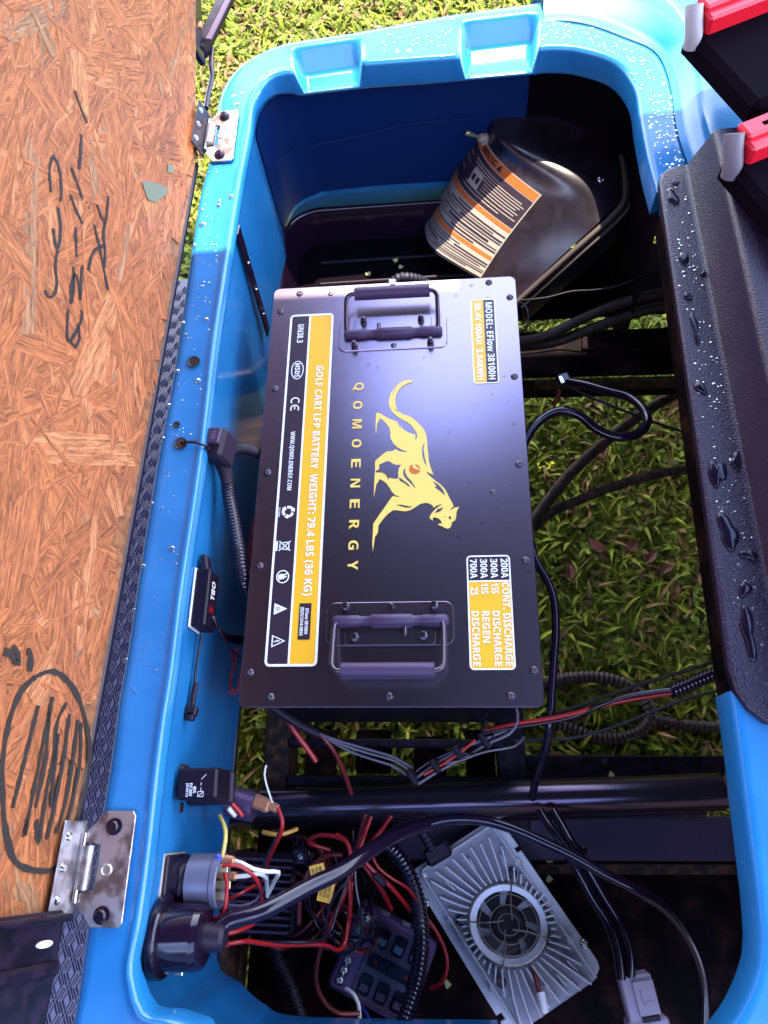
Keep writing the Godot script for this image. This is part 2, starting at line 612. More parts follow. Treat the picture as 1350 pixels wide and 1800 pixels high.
func ground() -> void:
	var s := begin()
	quad(s, Vector3(-80, 0, -80), Vector3(80, 0, -80), Vector3(80, 0, 80), Vector3(-80, 0, 80), Vector3.UP)
	tag(part("ground", s, M.soil), "", "", "", "structure")
	# leaf shapes
	var kinds := []
	for k in 3:   # long grass blades
		s = begin()
		s.set_smooth_group(-1)
		var w: float = [0.0058, 0.0075, 0.0042][k]
		var l: float = [0.075, 0.06, 0.09][k]
		var prev := []
		for i in 5:
			var t := i / 4.0
			var y := l * (sin(t * 1.9) * 0.42)
			var x := l * (t * 0.9)
			var ww := w * (1.0 - pow(t, 2.2)) + 0.0002
			var row := [Vector3(x, y + ww * 0.35, -ww), Vector3(x, y, 0), Vector3(x, y + ww * 0.35, ww)]
			if i:
				quad(s, prev[0], prev[1], row[1], row[0], Vector3(-0.3, 1, 0))
				quad(s, prev[1], prev[2], row[2], row[1], Vector3(-0.3, 1, 0))
			prev = row
		s.generate_normals()
		kinds.append(s.commit())
	s = begin()   # a sprig of small oval leaves
	s.set_smooth_group(-1)
	for k in 5:
		var a := k * 2.4
		var c := Vector3(0.005 * k * 0.3, 0.012 + 0.005 * k, 0)
		var d := Vector3(cos(a), 0.25, sin(a))
		var e := Vector3(-sin(a), 0, cos(a))
		var tip := c + d * 0.019
		var q := [c, c + d * 0.007 + e * 0.0055, c + d * 0.014 + e * 0.004, tip, c + d * 0.014 - e * 0.004, c + d * 0.007 - e * 0.0055]
		for i in range(1, 5):
			tri(s, q[0], q[i], q[i + 1], Vector3.UP)
	s.generate_normals()
	kinds.append(s.commit())
	s = begin()   # straw
	tube(s, [Vector3(0, 0.01, 0), Vector3(0.04, 0.016, 0.004), Vector3(0.085, 0.012, -0.002)], 0.0009, 4)
	s.generate_normals()
	kinds.append(s.commit())
	var counts := [52000, 36000, 30000, 42000, 9000]
	var names := ["lawn_grass", "lawn_grass", "lawn_grass", "lawn_clover", "lawn_straw"]
	for k in 5:
		var mm := MultiMesh.new()
		mm.transform_format = MultiMesh.TRANSFORM_3D
		mm.use_colors = true
		mm.mesh = kinds[k]
		mm.instance_count = counts[k]
		for i in counts[k]:
			var p: Vector3
			if i < counts[k] * 0.30:
				p = Vector3(rng.randf_range(-0.35, 0.65), 0, rng.randf_range(-0.75, 0.75))
			elif i < counts[k] * 0.72:
				p = Vector3(rng.randf_range(-1.3, 1.2), 0, rng.randf_range(-2.5, 0.9))
			else:
				p = Vector3(rng.randf_range(-4.5, 4.5), 0, rng.randf_range(-5.0, 3.5))
			var b := Basis(Vector3.UP, rng.randf() * TAU) * Basis(Vector3.FORWARD, rng.randf_range(-0.5, 0.75)) * Basis(Vector3.RIGHT, rng.randf_range(-0.5, 0.5))
			var sc := rng.randf_range(0.45, 1.05)
			p.y = rng.randf_range(0.0, 0.02)
			mm.set_instance_transform(i, Transform3D(b.scaled(Vector3.ONE * sc), p))
			var v := rng.randf_range(0.42, 1.35)
			var yel := rng.randf()
			var c := Color(lerpf(0.15, 0.28, yel) * v, lerpf(0.21, 0.28, yel) * v, lerpf(0.012, 0.025, yel) * v)
			if k == 3:
				c = Color(0.19 * v, 0.25 * v, 0.025 * v)
			if k == 4 or rng.randf() < 0.16:
				c = Color(0.30 * v, 0.17 * v, 0.07 * v)
			mm.set_instance_color(i, c)
		var o := MultiMeshInstance3D.new()
		o.name = numbered(names[k])
		o.multimesh = mm
		o.material_override = M.leaf
		add_child(o, true)
		tag(o, ["long green grass blades covering the whole lawn", "broad short grass blades of the lawn under the cart", "thin tall grass blades scattered through the lawn", "small round clover leaves growing between the grass", "dry straw stalks lying in the grass"][k], ["grass", "grass", "grass", "clover", "straw"][k], "", "stuff")

func shading_canopy() -> void:  # unseen cover added overhead, its outline cut to place the shade
	var t := thing("added_canopy", "added unseen dark cover on posts, cut to shade the open bay and the seat board", "added_canopy", Vector3(-0.3, 0, 0))
	var s := begin()
	var o := PackedVector2Array([Vector2(-1.45, -1.75), Vector2(-0.23, -1.75), Vector2(-0.19, -1.71), Vector2(-0.19, -0.764), Vector2(0.19, -0.764), Vector2(0.23, -0.96), Vector2(0.80, -0.96), Vector2(0.86, -0.90), Vector2(0.86, 0.74), Vector2(0.80, 0.80), Vector2(-1.45, 0.80), Vector2(-1.50, 0.74), Vector2(-1.50, -1.70)])
	plate(s, o, 1.94, 1.98, 0.01)
	part("added_canopy_panel", s, M.canopy_skin, t)
	for q in [[0.82, -0.90], [0.82, 0.74], [-1.44, -1.68], [-1.44, 0.74]]:
		s = begin()
		tube(s, [Vector3(q[0], 0.0, q[1]), Vector3(q[0], 1.94, q[1])], 0.02, 12)
		part("post", s, M.black, t)

# ---------- blue body ----------
# a station of the rim: outer edge, inner edge, drop of the lip, undercut below it, pocket 0 or 1, bead height
func rim_row(O: Vector3, I: Vector3, drop: float, uc: float, pocket: float, bead: float, low := 0.44) -> Array:
	var d := (I - O)
	d.y = 0
	var w := d.length()
	d /= w
	var lip := RIM - drop
	var fl := lerpf(RIM, lip + 0.002, pocket)
	var bk := maxf(0.30 * w, 0.0262)
	var p := func(t: float, y: float) -> Vector3:
		var q := O + d * t
		q.y = y
		return q
	var bt := [bk - 0.010, bk - 0.004, bk, bk + 0.012, bk + 0.017, bk + 0.024]
	if w < 0.068:
		for k in 6: bt[k] = lerpf(0.0155, w - 0.0145, (k + 0.5) / 6.0)
	return [p.call(0.0, 0.34 if low < 0.6 else 0.69), p.call(0.0, 0.698), p.call(0.0004, 0.706), p.call(0.003, 0.7145), p.call(0.0085, 0.7188), p.call(0.015, RIM),
		p.call(bt[0], RIM), p.call(bt[1], RIM), p.call(bt[2], lerpf(RIM, RIM - 0.004, pocket)), p.call(bt[3], lerpf(RIM, fl + 0.005, pocket)), p.call(bt[4], fl), p.call(bt[5], fl),
		p.call(w - 0.014, fl), p.call(w - 0.009, fl + bead * 0.2), p.call(w - 0.006, fl + bead), p.call(w - 0.0025, fl + bead - 0.0008), p.call(w, fl - 0.004 * (1 - pocket) - 0.001), p.call(w + 0.0006, minf(fl - 0.008, fl) if pocket < 0.5 else fl - 0.0015),
		p.call(w + 0.001, lip + 0.0), p.call(w + 0.0005, lip - 0.003), p.call(w - 0.003, lip - 0.004), p.call(w - uc, lip - 0.005), p.call(w - uc - 0.001, lip - 0.02), p.call(w - uc - 0.005, low)]

func rim_sheet(s: SurfaceTool, st: Array, out := Vector3.ZERO) -> void:
	var rows := []
	for i in st.size() - 1:
		var a: Array = st[i]
		var b: Array = st[i + 1]
		var z: Array = st[maxi(i - 1, 0)]
		var c: Array = st[mini(i + 2, st.size() - 1)]
		var same: bool = a[4] == b[4]
		var n := 1 if not same else clampi(int(maxf(a[0].distance_to(b[0]), a[1].distance_to(b[1])) / 0.014), 1, 12)
		for k in n:
			var t := float(k) / n
			var O: Vector3 = a[0].cubic_interpolate(b[0], z[0], c[0], t) if a[0].distance_to(b[0]) < 0.25 else a[0].lerp(b[0], t)
			var I: Vector3 = a[1].cubic_interpolate(b[1], z[1], c[1], t) if a[1].distance_to(b[1]) < 0.25 else a[1].lerp(b[1], t)
			rows.append(rim_row(O, I, lerpf(a[2], b[2], t), lerpf(a[3], b[3], t), a[4], lerpf(a[5], b[5], t), a[6] if a.size() > 6 else 0.44))
	var l: Array = st[st.size() - 1]
	rows.append(rim_row(l[0], l[1], l[2], l[3], l[4], l[5], l[6] if l.size() > 6 else 0.44))
	sheet(s, rows, Vector3.ZERO, 0)
	# closed ends
	s.set_smooth_group(-1)
	for r in [rows[0], rows[rows.size() - 1]]:
		for k in range(1, 11):
			var kk: int = r.size() - 1 - k
			quad(s, r[k], r[k + 1], r[kk - 1], r[kk], Vector3.ZERO)

func body() -> void:
	var t := thing("cart_body", "glossy blue moulded plastic seat bucket of a golf cart around the open battery bay", "cart body", Vector3(0.0, 0.34, 0.0))
	var L := [Vector3(-0.2683,0.7200,0.6794),Vector3(-0.2844,0.7200,0.6173),Vector3(-0.2789,0.7200,0.5881),Vector3(-0.2773,0.7200,0.5598),Vector3(-0.2784,0.7200,0.4994),Vector3(-0.2798,0.7200,0.4057),Vector3(-0.2793,0.7200,0.3596),Vector3(-0.2802,0.7200,0.2865),Vector3(-0.2783,0.7200,0.2467),Vector3(-0.2784,0.7200,0.1527),Vector3(-0.2775,0.7200,0.0715),Vector3(-0.2757,0.7200,-0.0054),Vector3(-0.2726,0.7200,-0.0844),Vector3(-0.2715,0.7200,-0.1559),Vector3(-0.2713,0.7200,-0.2992),Vector3(-0.2699,0.7200,-0.4117),Vector3(-0.2639,0.7200,-0.4707),Vector3(-0.2632,0.7200,-0.5513)]
	var LI := [Vector3(-0.1841,0.7200,0.5680),Vector3(-0.2082,0.7200,0.5636),Vector3(-0.2203,0.7200,0.5423),Vector3(-0.2244,0.7200,0.5255),Vector3(-0.2215,0.7200,0.4929),Vector3(-0.2207,0.7200,0.4357),Vector3(-0.2216,0.7200,0.3662),Vector3(-0.2213,0.7200,0.3056),Vector3(-0.2198,0.7200,0.2697),Vector3(-0.2197,0.7200,0.1689),Vector3(-0.2170,0.7200,0.0739),Vector3(-0.2156,0.7200,0.0007),Vector3(-0.2158,0.7200,-0.0655),Vector3(-0.2162,0.7200,-0.1528),Vector3(-0.2128,0.7200,-0.2949),Vector3(-0.2098,0.7200,-0.3991),Vector3(-0.2069,0.7200,-0.4576),Vector3(-0.2034,0.7200,-0.5243)]
	var st := []
	# near rim, out of the frame for the most part
	for q in [[Vector3(0.1050,0.7200,0.7536), Vector3(0.1141,0.7200,0.5808)], [Vector3(-0.1058,0.7200,0.7492), Vector3(-0.1206,0.7200,0.5851)], [Vector3(-0.2000,0.7200,0.7374), Vector3(-0.1600,0.7200,0.5739)]]:
		st.append([q[0], q[1], 0.036, 0.03, 0.0, 0.0])
	for i in L.size():
		var f: float = clampf(1.0 - i / 3.0, 0, 1) 
		st.append([L[i], LI[i], 0.012 + 0.022 * f, 0.004 + 0.015 * f, 0.0, 0.003])
	# far left corner
	var C1 := [Vector3(-0.2623,0.7200,-0.5928),Vector3(-0.2573,0.7200,-0.6214),Vector3(-0.2468,0.7200,-0.6499),Vector3(-0.2293,0.7200,-0.6731),Vector3(-0.2007,0.7200,-0.6952),Vector3(-0.1686,0.7200,-0.7093)]
	var C1I := [Vector3(-0.2042,0.7200,-0.5650),Vector3(-0.2017,0.7200,-0.5861),Vector3(-0.1956,0.7200,-0.6071),Vector3(-0.1848,0.7200,-0.6254),Vector3(-0.1714,0.7200,-0.6337),Vector3(-0.1559,0.7200,-0.6368)]
	for i in 6:
		st.append([C1[i], C1I[i], 0.014 + 0.004 * i, 0.01 + 0.004 * i, 0.0, 0.001])
	# far rim with two pockets
	var F := [Vector3(-0.1580,0.7200,-0.7105),Vector3(-0.1500,0.7200,-0.7121),Vector3(-0.0554,0.7200,-0.7209),Vector3(-0.0458,0.7200,-0.7222),Vector3(-0.0370,0.7200,-0.7237),Vector3(0.0975,0.7200,-0.7426),Vector3(0.1079,0.7200,-0.7438),Vector3(0.1149,0.7200,-0.7442),Vector3(0.2165,0.7200,-0.7514),Vector3(0.2268,0.7200,-0.7526),Vector3(0.2316,0.7200,-0.7246)]
	var FI := [Vector3(-0.1472,0.7200,-0.6370),Vector3(-0.1385,0.7200,-0.6372),Vector3(-0.0523,0.7200,-0.6418),Vector3(-0.0437,0.7200,-0.6421),Vector3(-0.0352,0.7200,-0.6423),Vector3(0.0934,0.7200,-0.6403),Vector3(0.1018,0.7200,-0.6405),Vector3(0.1102,0.7200,-0.6407),Vector3(0.2095,0.7200,-0.6420),Vector3(0.2178,0.7200,-0.6422),Vector3(0.2277,0.7200,-0.6434)]
	var pk := [0, 1, 1, 0, 0, 0, 0, 1, 1, 0, 0]
	for i in F.size():
		st.append([F[i], FI[i], 0.038, 0.035, float(pk[i]), 0.0, 0.44 if i < 8 else 0.655])
	# far right corner and the right side as far as the black panel
	var R := [Vector3(0.2570,0.7200,-0.7058),Vector3(0.2994,0.7200,-0.6888),Vector3(0.3494,0.7200,-0.6526),Vector3(0.3819,0.7200,-0.6243),Vector3(0.3948,0.7200,-0.5897),Vector3(0.3990,0.7200,-0.5344),Vector3(0.3965,0.7200,-0.4660),Vector3(0.3983,0.7200,-0.4210),Vector3(0.4012,0.7200,-0.3853)]
	var RI := [Vector3(0.2519,0.7200,-0.6404),Vector3(0.2733,0.7200,-0.6341),Vector3(0.3078,0.7200,-0.6155),Vector3(0.3286,0.7200,-0.5941),Vector3(0.3397,0.7200,-0.5661),Vector3(0.3448,0.7200,-0.5360),Vector3(0.3438,0.7200,-0.4876),Vector3(0.3451,0.7200,-0.4169),Vector3(0.3492,0.7200,-0.3555)]
	for i in R.size():
		st.append([R[i], RI[i], 0.038, 0.035 if i < 5 else 0.02, 0.0, 0.0, 0.655])
	var s := begin()
	rim_sheet(s, st)
	part("rim", s, M.blue, t)
	# right side beyond the black panel
	st = []
	var B := [Vector3(0.3379,0.7200,0.2835),Vector3(0.3385,0.7200,0.3028),Vector3(0.3374,0.7200,0.3443),Vector3(0.3355,0.7200,0.3864),Vector3(0.3341,0.7200,0.4266),Vector3(0.3328,0.7200,0.4619),Vector3(0.3301,0.7200,0.4942),Vector3(0.3263,0.7200,0.5104),Vector3(0.3191,0.7200,0.5255),Vector3(0.3102,0.7200,0.5397),Vector3(0.2976,0.7200,0.5553),Vector3(0.2768,0.7200,0.5726),Vector3(0.2443,0.7200,0.5777),Vector3(0.1141,0.7200,0.5808)]
	for i in B.size():
		var o: Vector3 = B[i] + Vector3(0.26, 0, 0) if i < 8 else B[i] + [Vector3(0.26, 0, 0.03), Vector3(0.25, 0, 0.07), Vector3(0.22, 0, 0.11), Vector3(0.10, 0, 0.13), Vector3(0.03, 0, 0.135), Vector3(0, 0, 0.135)][i - 8]
		st.append([o, B[i], 0.042, 0.012, 0.0, 0.0, 0.655])
	s = begin()
	rim_sheet(s, st)
	part("rear_rim", s, M.blue, t)
	# raised shoulder outside the far right corner
	var a: Array = [Vector3(0.2289,0.7185,-0.7066),Vector3(0.2574,0.7185,-0.7073),Vector3(0.2999,0.7185,-0.6910),Vector3(0.3499,0.7185,-0.6547),Vector3(0.3825,0.7185,-0.6264),Vector3(0.3954,0.7185,-0.5917),Vector3(0.3996,0.7185,-0.5363),Vector3(0.3971,0.7185,-0.4678),Vector3(0.3990,0.7185,-0.4226),Vector3(0.4019,0.7185,-0.3869),Vector3(0.4020,0.7185,-0.3001)]
	var b := [Vector3(0.2324,0.7380,-0.7990),Vector3(0.2704,0.7380,-0.7961),Vector3(0.3384,0.7380,-0.7635),Vector3(0.3975,0.7380,-0.7124),Vector3(0.4225,0.7380,-0.6448),Vector3(0.4302,0.7380,-0.5907),Vector3(0.4303,0.7380,-0.5397),Vector3(0.4216,0.7380,-0.4808),Vector3(0.4224,0.7380,-0.4419),Vector3(0.4254,0.7380,-0.4010),Vector3(0.4256,0.7380,-0.3349)]
	var c: Array = [Vector3(0.2464,0.7460,-1.0144),Vector3(0.2953,0.7460,-1.0057),Vector3(0.4032,0.7460,-0.9412),Vector3(0.4965,0.7460,-0.8263),Vector3(0.5672,0.7460,-0.6860),Vector3(0.5928,0.7460,-0.5877),Vector3(0.5911,0.7460,-0.5103),Vector3(0.5782,0.7460,-0.4487),Vector3(0.5679,0.7460,-0.3995),Vector3(0.5579,0.7460,-0.3522),Vector3(0.5446,0.7460,-0.2888)]
	for i in range(4, c.size()): c[i] += Vector3(0.36, 0, 0.08)
	var rows := []
	for f in [-0.03, 0.0, 0.06, 0.14, 0.5, 0.85, 0.95, 1.0]:
		var row := []
		for i in a.size():
			var y: float = lerpf(0.7215, 0.738, smoothstep(0.0, 1.0, f)) + 0.006 * sin(clampf(f, 0, 1) * PI)
			if f <= 0.0: y = 0.7222 if f == 0.0 else 0.7204
			var q: Vector3 = a[i].lerp(b[i], f)
			if f < 0.0: q = a[i] + (Vector3(0.2, a[i].y, -0.5) - a[i]).normalized() * 0.009
			q.y = y
			row.append(q)
		rows.append(row)
	for f in [0.03, 0.1, 0.2, 0.5, 1.0]:
		var row := []
		for i in a.size():
			var q: Vector3 = b[i].lerp(c[i], f)
			q.y = 0.738 - 0.008 * smoothstep(0.0, 0.2, f) if i > 5 else 0.738 + 0.004 * f
			row.append(q)
		rows.append(row)
	var skirt := []
	for i in a.size():
		var q: Vector3 = c[i]
		q.y = 0.35
		skirt.append(q)
	rows.append(skirt)
	var fine := []
	for row in rows:
		fine.append(soft(row, 0.02) if false else densify(row, 4))
	s = begin()
	sheet(s, fine, Vector3.ZERO, 0)
	part("raised_shoulder", s, M.blue, t)
	# added unseen skirt behind the panel, keeps the daylight out of the bay
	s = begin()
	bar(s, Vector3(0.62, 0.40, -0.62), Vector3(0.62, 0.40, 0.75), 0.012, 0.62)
	part("added_skirt", s, M.black, t)
	# holes through the left rim
	var hs := begin()
	for q in [Vector3(-0.2419,0.7232,-0.1222), Vector3(-0.2446,0.7232,-0.0071)]:
		hs = begin()
		lathe(hs, [[0.0, -0.0012], [0.0055, -0.0008], [0.0068, 0.0], [0.0078, 0.0003], [0.0082, -0.001]], Transform3D(Basis(), q), 20)
		part("hole", hs, M.ink, t)
		hs = begin()
		plate(hs, ellipse(Vector2(q.x + 0.001, q.z - 0.0005), 0.004, 0.005, 14), q.y - 0.0015, q.y - 0.0004)
		part("rusty_bolt", hs, M.rust, t)
	for q in [Vector3(-0.2527,0.7232,-0.0329), Vector3(-0.1712,0.7232,0.1446)]:
		hs = begin()
		if q.x > -0.2: continue
		lathe(hs, [[0.0, -0.001], [0.0035, 0.0], [0.0042, 0.0002], [0.0045, -0.001]], Transform3D(Basis(), q), 16)
		part("hole", hs, M.ink, t)
	# dark blue sheet over the far inner wall, its shade put into the colour
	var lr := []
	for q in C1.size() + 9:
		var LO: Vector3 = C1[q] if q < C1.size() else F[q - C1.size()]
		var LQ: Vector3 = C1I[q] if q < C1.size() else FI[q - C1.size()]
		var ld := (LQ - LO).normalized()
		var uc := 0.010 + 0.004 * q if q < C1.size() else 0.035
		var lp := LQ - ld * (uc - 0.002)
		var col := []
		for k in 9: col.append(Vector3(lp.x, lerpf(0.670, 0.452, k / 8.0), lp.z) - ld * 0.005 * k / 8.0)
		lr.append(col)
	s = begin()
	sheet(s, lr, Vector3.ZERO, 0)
	part("shaded_wall_sheet", s, M.shaded_navy, t)
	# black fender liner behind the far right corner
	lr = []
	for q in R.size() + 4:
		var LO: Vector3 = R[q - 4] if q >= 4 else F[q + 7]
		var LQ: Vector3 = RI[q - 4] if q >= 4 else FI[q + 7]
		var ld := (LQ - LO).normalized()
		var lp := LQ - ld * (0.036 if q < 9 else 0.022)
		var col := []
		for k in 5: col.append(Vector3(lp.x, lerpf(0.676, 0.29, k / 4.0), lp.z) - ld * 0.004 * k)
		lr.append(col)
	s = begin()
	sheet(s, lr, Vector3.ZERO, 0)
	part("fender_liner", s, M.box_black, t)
	# scored lines on the far inner wall
	s = begin()
	tube(s, soft([Vector3(-0.2586,0.5500,-0.6300),Vector3(-0.2170,0.5600,-0.6415),Vector3(-0.1758,0.5700,-0.6501),Vector3(-0.0972,0.5750,-0.6590),Vector3(-0.0388,0.5800,-0.6645),Vector3(0.0188,0.5830,-0.6735),Vector3(0.1227,0.5860,-0.6722)]), 0.0012, 6)
	part("crease", s, M.shaded_navy, t)
	# narrow slot with a black strap on the left wall
	s = begin()
	var sa := Vector3(-0.2115, 0.705, -0.350)
	var sb := Vector3(-0.2105, 0.52, -0.312)
	bar(s, sa, sb, 0.022, 0.003, Vector3(1, 0, 0))
	var strap := part("strap", s, M.gloss, t)
	for k in 3:
		s = begin()
		lathe(s, [[0.0, 0.0018], [0.0018, 0.001], [0.0022, 0.0]], Transform3D(facing(Vector3(1, 0.1, 0), Vector3.FORWARD), sa.lerp(sb, 0.30 + 0.25 * k) + Vector3(0.0018, 0, 0)), 10)
		part("rivet", s, M.chrome, strap)

func densify(row: Array, n: int) -> Array:
	var out := []
	for i in row.size() - 1:
		for k in n:
			out.append(row[i].cubic_interpolate(row[i + 1], row[maxi(i - 1, 0)], row[mini(i + 2, row.size() - 1)], float(k) / n))
	out.append(row[row.size() - 1])
	return out

func frame_and_pan() -> void:
	var t := thing("steel_frame", "dark rusty steel chassis frame under the battery and across the bay", "chassis", Vector3(0.1, 0.25, 0))
	var s := begin()
	# upper crossmember: flange, web, lower flange
	bar(s, Vector3(0.10, 0.356, -0.362), Vector3(0.56, 0.356, -0.354), 0.095, 0.006)
	bar(s, Vector3(0.10, 0.325, -0.311), Vector3(0.56, 0.325, -0.303), 0.006, 0.055)
	part("crossmember", s, M.pan, t)
	s = begin()
	bar(s, Vector3(0.22, 0.345, -0.304), Vector3(0.54, 0.345, -0.296), 0.004, 0.030)
	part("lower_flange", s, M.rust, t)
	s = begin()
	bar(s, Vector3(0.3061,0.3620,-0.3770), Vector3(0.4430,0.3620,-0.3646), 0.03, 0.004)
	part("wet_plate", s, M.pan, t)
	# lower crossmember plate and the fat round tube
	s = begin()
	bar(s, Vector3(0.15, 0.32, 0.335), Vector3(0.48, 0.32, 0.335), 0.05, 0.006)
	part("angle_plate", s, M.steel_black, t)
	s = begin()
	lathe(s, [[0.0, 0.005], [0.006, 0.004], [0.007, 0.0]], Transform3D(Basis(), Vector3(0.2837,0.3230,0.3211)), 8)
	part("bolt", s, M.dirty_hose, t)
	s = begin()
	tube(s, [Vector3(-0.24, 0.405, 0.390), Vector3(0.414, 0.405, 0.362)], 0.0235, 28)
	tube(s, [Vector3(-0.24, 0.373, 0.404), Vector3(0.40, 0.373, 0.376)], 0.014, 16)
	part("round_tube", s, M.tube_black, t)
	s = begin()
	bar(s, Vector3(0.4004,0.3850,0.3841), Vector3(0.4281,0.4050,0.3383), 0.004, 0.02)
	part("cut_end", s, M.copper, t)
	s = begin()
	bar(s, Vector3(-0.02, 0.345, 0.425), Vector3(0.48, 0.345, 0.418), 0.055, 0.02)
	part("ledge", s, M.grip, t)
	s = begin()
	bar(s, Vector3(0.04, 0.336, 0.462), Vector3(0.48, 0.336, 0.455), 0.014, 0.008)
	part("rust_strip", s, M.rust, t)
	# lengthwise rails under the battery
	s = begin()
	bar(s, Vector3(0.145, 0.33, -0.30), Vector3(0.15, 0.33, 0.42), 0.04, 0.06)
	part("rail", s, M.steel_black, t)
	s = begin()
	bar(s, Vector3(-0.185, 0.34, -0.25), Vector3(-0.188, 0.34, 0.42), 0.035, 0.07)
	part("rail", s, M.rust, t)
	s = begin()
	bar(s, Vector3(-0.17, 0.372, 0.30), Vector3(0.14, 0.372, 0.30), 0.012, 0.014)
	bar(s, Vector3(-0.17, 0.372, 0.352), Vector3(0.14, 0.372, 0.352), 0.016, 0.014)
	part("battery_tray_bar", s, M.steel_black, t)
	for q in [[-0.165, 0.27, -0.115, 0.40], [-0.085, 0.27, -0.03, 0.335], [0.005, 0.28, 0.055, 0.39], [-0.06, 0.345, 0.03, 0.41], [0.085, 0.27, 0.13, 0.345]]:
		s = begin()
		plate(s, rounded(q[0], q[1], q[2], q[3], 0.006), 0.27, 0.275)
		part("skid_plate", s, M.pan, t)
	# rail under the black panel
	s = begin()
	bar(s, Vector3(0.362, 0.688, -0.34), Vector3(0.348, 0.688, 0.30), 0.010, 0.052)
	part("side_plate", s, M.pan, t)
	# near floor pan
	var n := thing("near_floor_pan", "dark brown stained floor pan of the near compartment under the wiring", "floor pan", Vector3(0.08, 0.33, 0.6))
	s = begin()
	plate(s, rounded(-0.2165, 0.395, 0.46, 0.80, 0.035), 0.325, 0.332)
	part("pan_floor", s, M.pan, n)
	s = begin()
	var o := rounded(-0.219, 0.43, 0.47, 0.81, 0.05)
	var rows := []
	for q in [[0.0, 0.332], [0.001, 0.42], [-0.003, 0.436], [-0.010, 0.438], [-0.014, 0.434]]:
		var row := []
		var oo := inset(o, q[0] if turned(o) > 0 else -q[0])
		for v in oo:
			if v.y > 0.6: row.append(Vector3(v.x, q[1], v.y))
		row.push_front(Vector3(row[0].x, q[1], 0.44))
		row.append(Vector3(row[row.size() - 1].x, q[1], 0.44))
		rows.append(row)
	sheet(s, rows, Vector3.ZERO, 0)
	part("pan_wall", s, M.rust, n)
	# far floor pan, its lip a little inside the blue wall
	n = thing("far_floor_pan", "black plastic floor pan with a rolled lip in the far end of the bay", "floor pan", Vector3(0.05, 0.40, -0.45))
	s = begin()
	o = rounded(-0.212, -0.622, 0.18, -0.275, 0.06, 8)
	plate(s, o, 0.385, 0.39)
	part("pan_floor", s, M.box_black, n)
	s = begin()
	plate(s, rounded(0.183, -0.64, 0.60, -0.475, 0.01), 0.30, 0.304)
	part("side_floor", s, M.box_black, n)
	s = begin()
	rows = []
	for q in [[0.012, 0.388], [0.004, 0.42], [0.0, 0.452], [-0.002, 0.458], [-0.007, 0.459], [-0.009, 0.452]]:
		var row := []
		var oo := inset(o, q[0])
		if absf(turned(oo)) > absf(turned(o)) and q[0] > 0: oo = inset(o, -q[0])
		var left := []
		for v in oo:
			if v.x < 0.10: left.append(Vector3(v.x, q[1], v.y))
		# run from the near right end along the left side to the far right end
		left.sort_custom(func(p, r): return atan2(p.z + 0.45, p.x - 0.10 - 0.001) * 1.0 < atan2(r.z + 0.45, r.x - 0.10 - 0.001) if signf(p.z + 0.45) == signf(r.z + 0.45) else p.z > r.z)
		left.push_front(Vector3(0.10, q[1], left[0].z))
		left.append(Vector3(0.10, q[1], left[left.size() - 1].z))
		row = left
		rows.append(row)
	sheet(s, rows, Vector3.ZERO, 0)
	part("pan_lip", s, M.gloss, n)
	s = begin()
	for k in 4:
		bar(s, Vector3(-0.16 + 0.0 * k, 0.392, -0.56 + 0.05 * k), Vector3(0.20, 0.392, -0.565 + 0.05 * k), 0.006, 0.006)
	part("floor_rib", s, M.black, n)

func rear_panel() -> void:
	var t := thing("rear_panel", "wet black grained plastic panel with a folded ridge along the right side of the bay", "panel", Vector3(0.40, 0.728, -0.05))
	var s := begin()
	var rows := []
	# stations along z with the rounded far and near corners of the flange
	for q in [[-0.386, 0.372], [-0.382, 0.362], [-0.374, 0.354], [-0.362, 0.3505], [-0.33, 0.3496], [-0.2, 0.347], [0.0, 0.343], [0.15, 0.3395], [0.262, 0.3368], [0.285, 0.340], [0.302, 0.349], [0.314, 0.362], [0.319, 0.378]]:
		var z: float = q[0]
		var x: float = q[1]
		var tilt := 0.0 if z > -0.37 else 0.0
		rows.append([Vector3(x + 0.004, 0.715, z), Vector3(x, 0.718, z), Vector3(x, 0.726, z), Vector3(x + 0.0015, 0.7285, z), Vector3(x + 0.005, 0.729, z), Vector3(0.382, 0.729, z + tilt), Vector3(0.3865, 0.7295, z), Vector3(0.389, 0.732, z), Vector3(0.402, 0.782, z + 0.008), Vector3(0.4045, 0.788, z + 0.01), Vector3(0.409, 0.7905, z + 0.01), Vector3(0.43, 0.7915, z + 0.01), Vector3(0.46, 0.786, z + 0.01), Vector3(0.52, 0.784, z + 0.01), Vector3(0.93, 0.78, z + 0.01), Vector3(0.94, 0.4, z + 0.01)])
	sheet(s, rows, Vector3.ZERO, 0)
	part("panel_skin", s, M.leather, t)
	for r in [rows[0], rows[rows.size() - 1]]:
		s = begin()
		s.set_smooth_group(-1)
		for k in range(2, r.size() - 2):
			var a: Vector3 = r[k]
			var b: Vector3 = r[k + 1]
			quad(s, a, b, Vector3(b.x, 0.70, b.z), Vector3(a.x, 0.70, a.z), Vector3.ZERO)
		part("panel_end", s, M.leather, t)
	for q in [Vector3(0.3701,0.7290,-0.3579)]:
		s = begin()
		lathe(s, [[0.0, 0.003], [0.003, 0.0028], [0.0045, 0.0015], [0.005, 0.0]], Transform3D(Basis(), q), 14)
		part("rivet", s, M.grip, t)

func sky_blocker() -> void:  # unseen wall added behind the camera to block low sky light
	var t := thing("sky_blocker", "added unseen dark brown board wall blocking sky light behind the near side of the cart", "wall", Vector3(0, 0, 2.3))
	for k in 16:
		var s := begin()
		bar(s, Vector3(-6, 0.10 + 0.15 * k, 2.3 - 0.010), Vector3(6, 0.10 + 0.15 * k, 2.3 - 0.010), 0.03, 0.165, Vector3(0, 1, 0.12).normalized(), 0.003)
		part("blocker_board", s, M.blocker_brown, t)

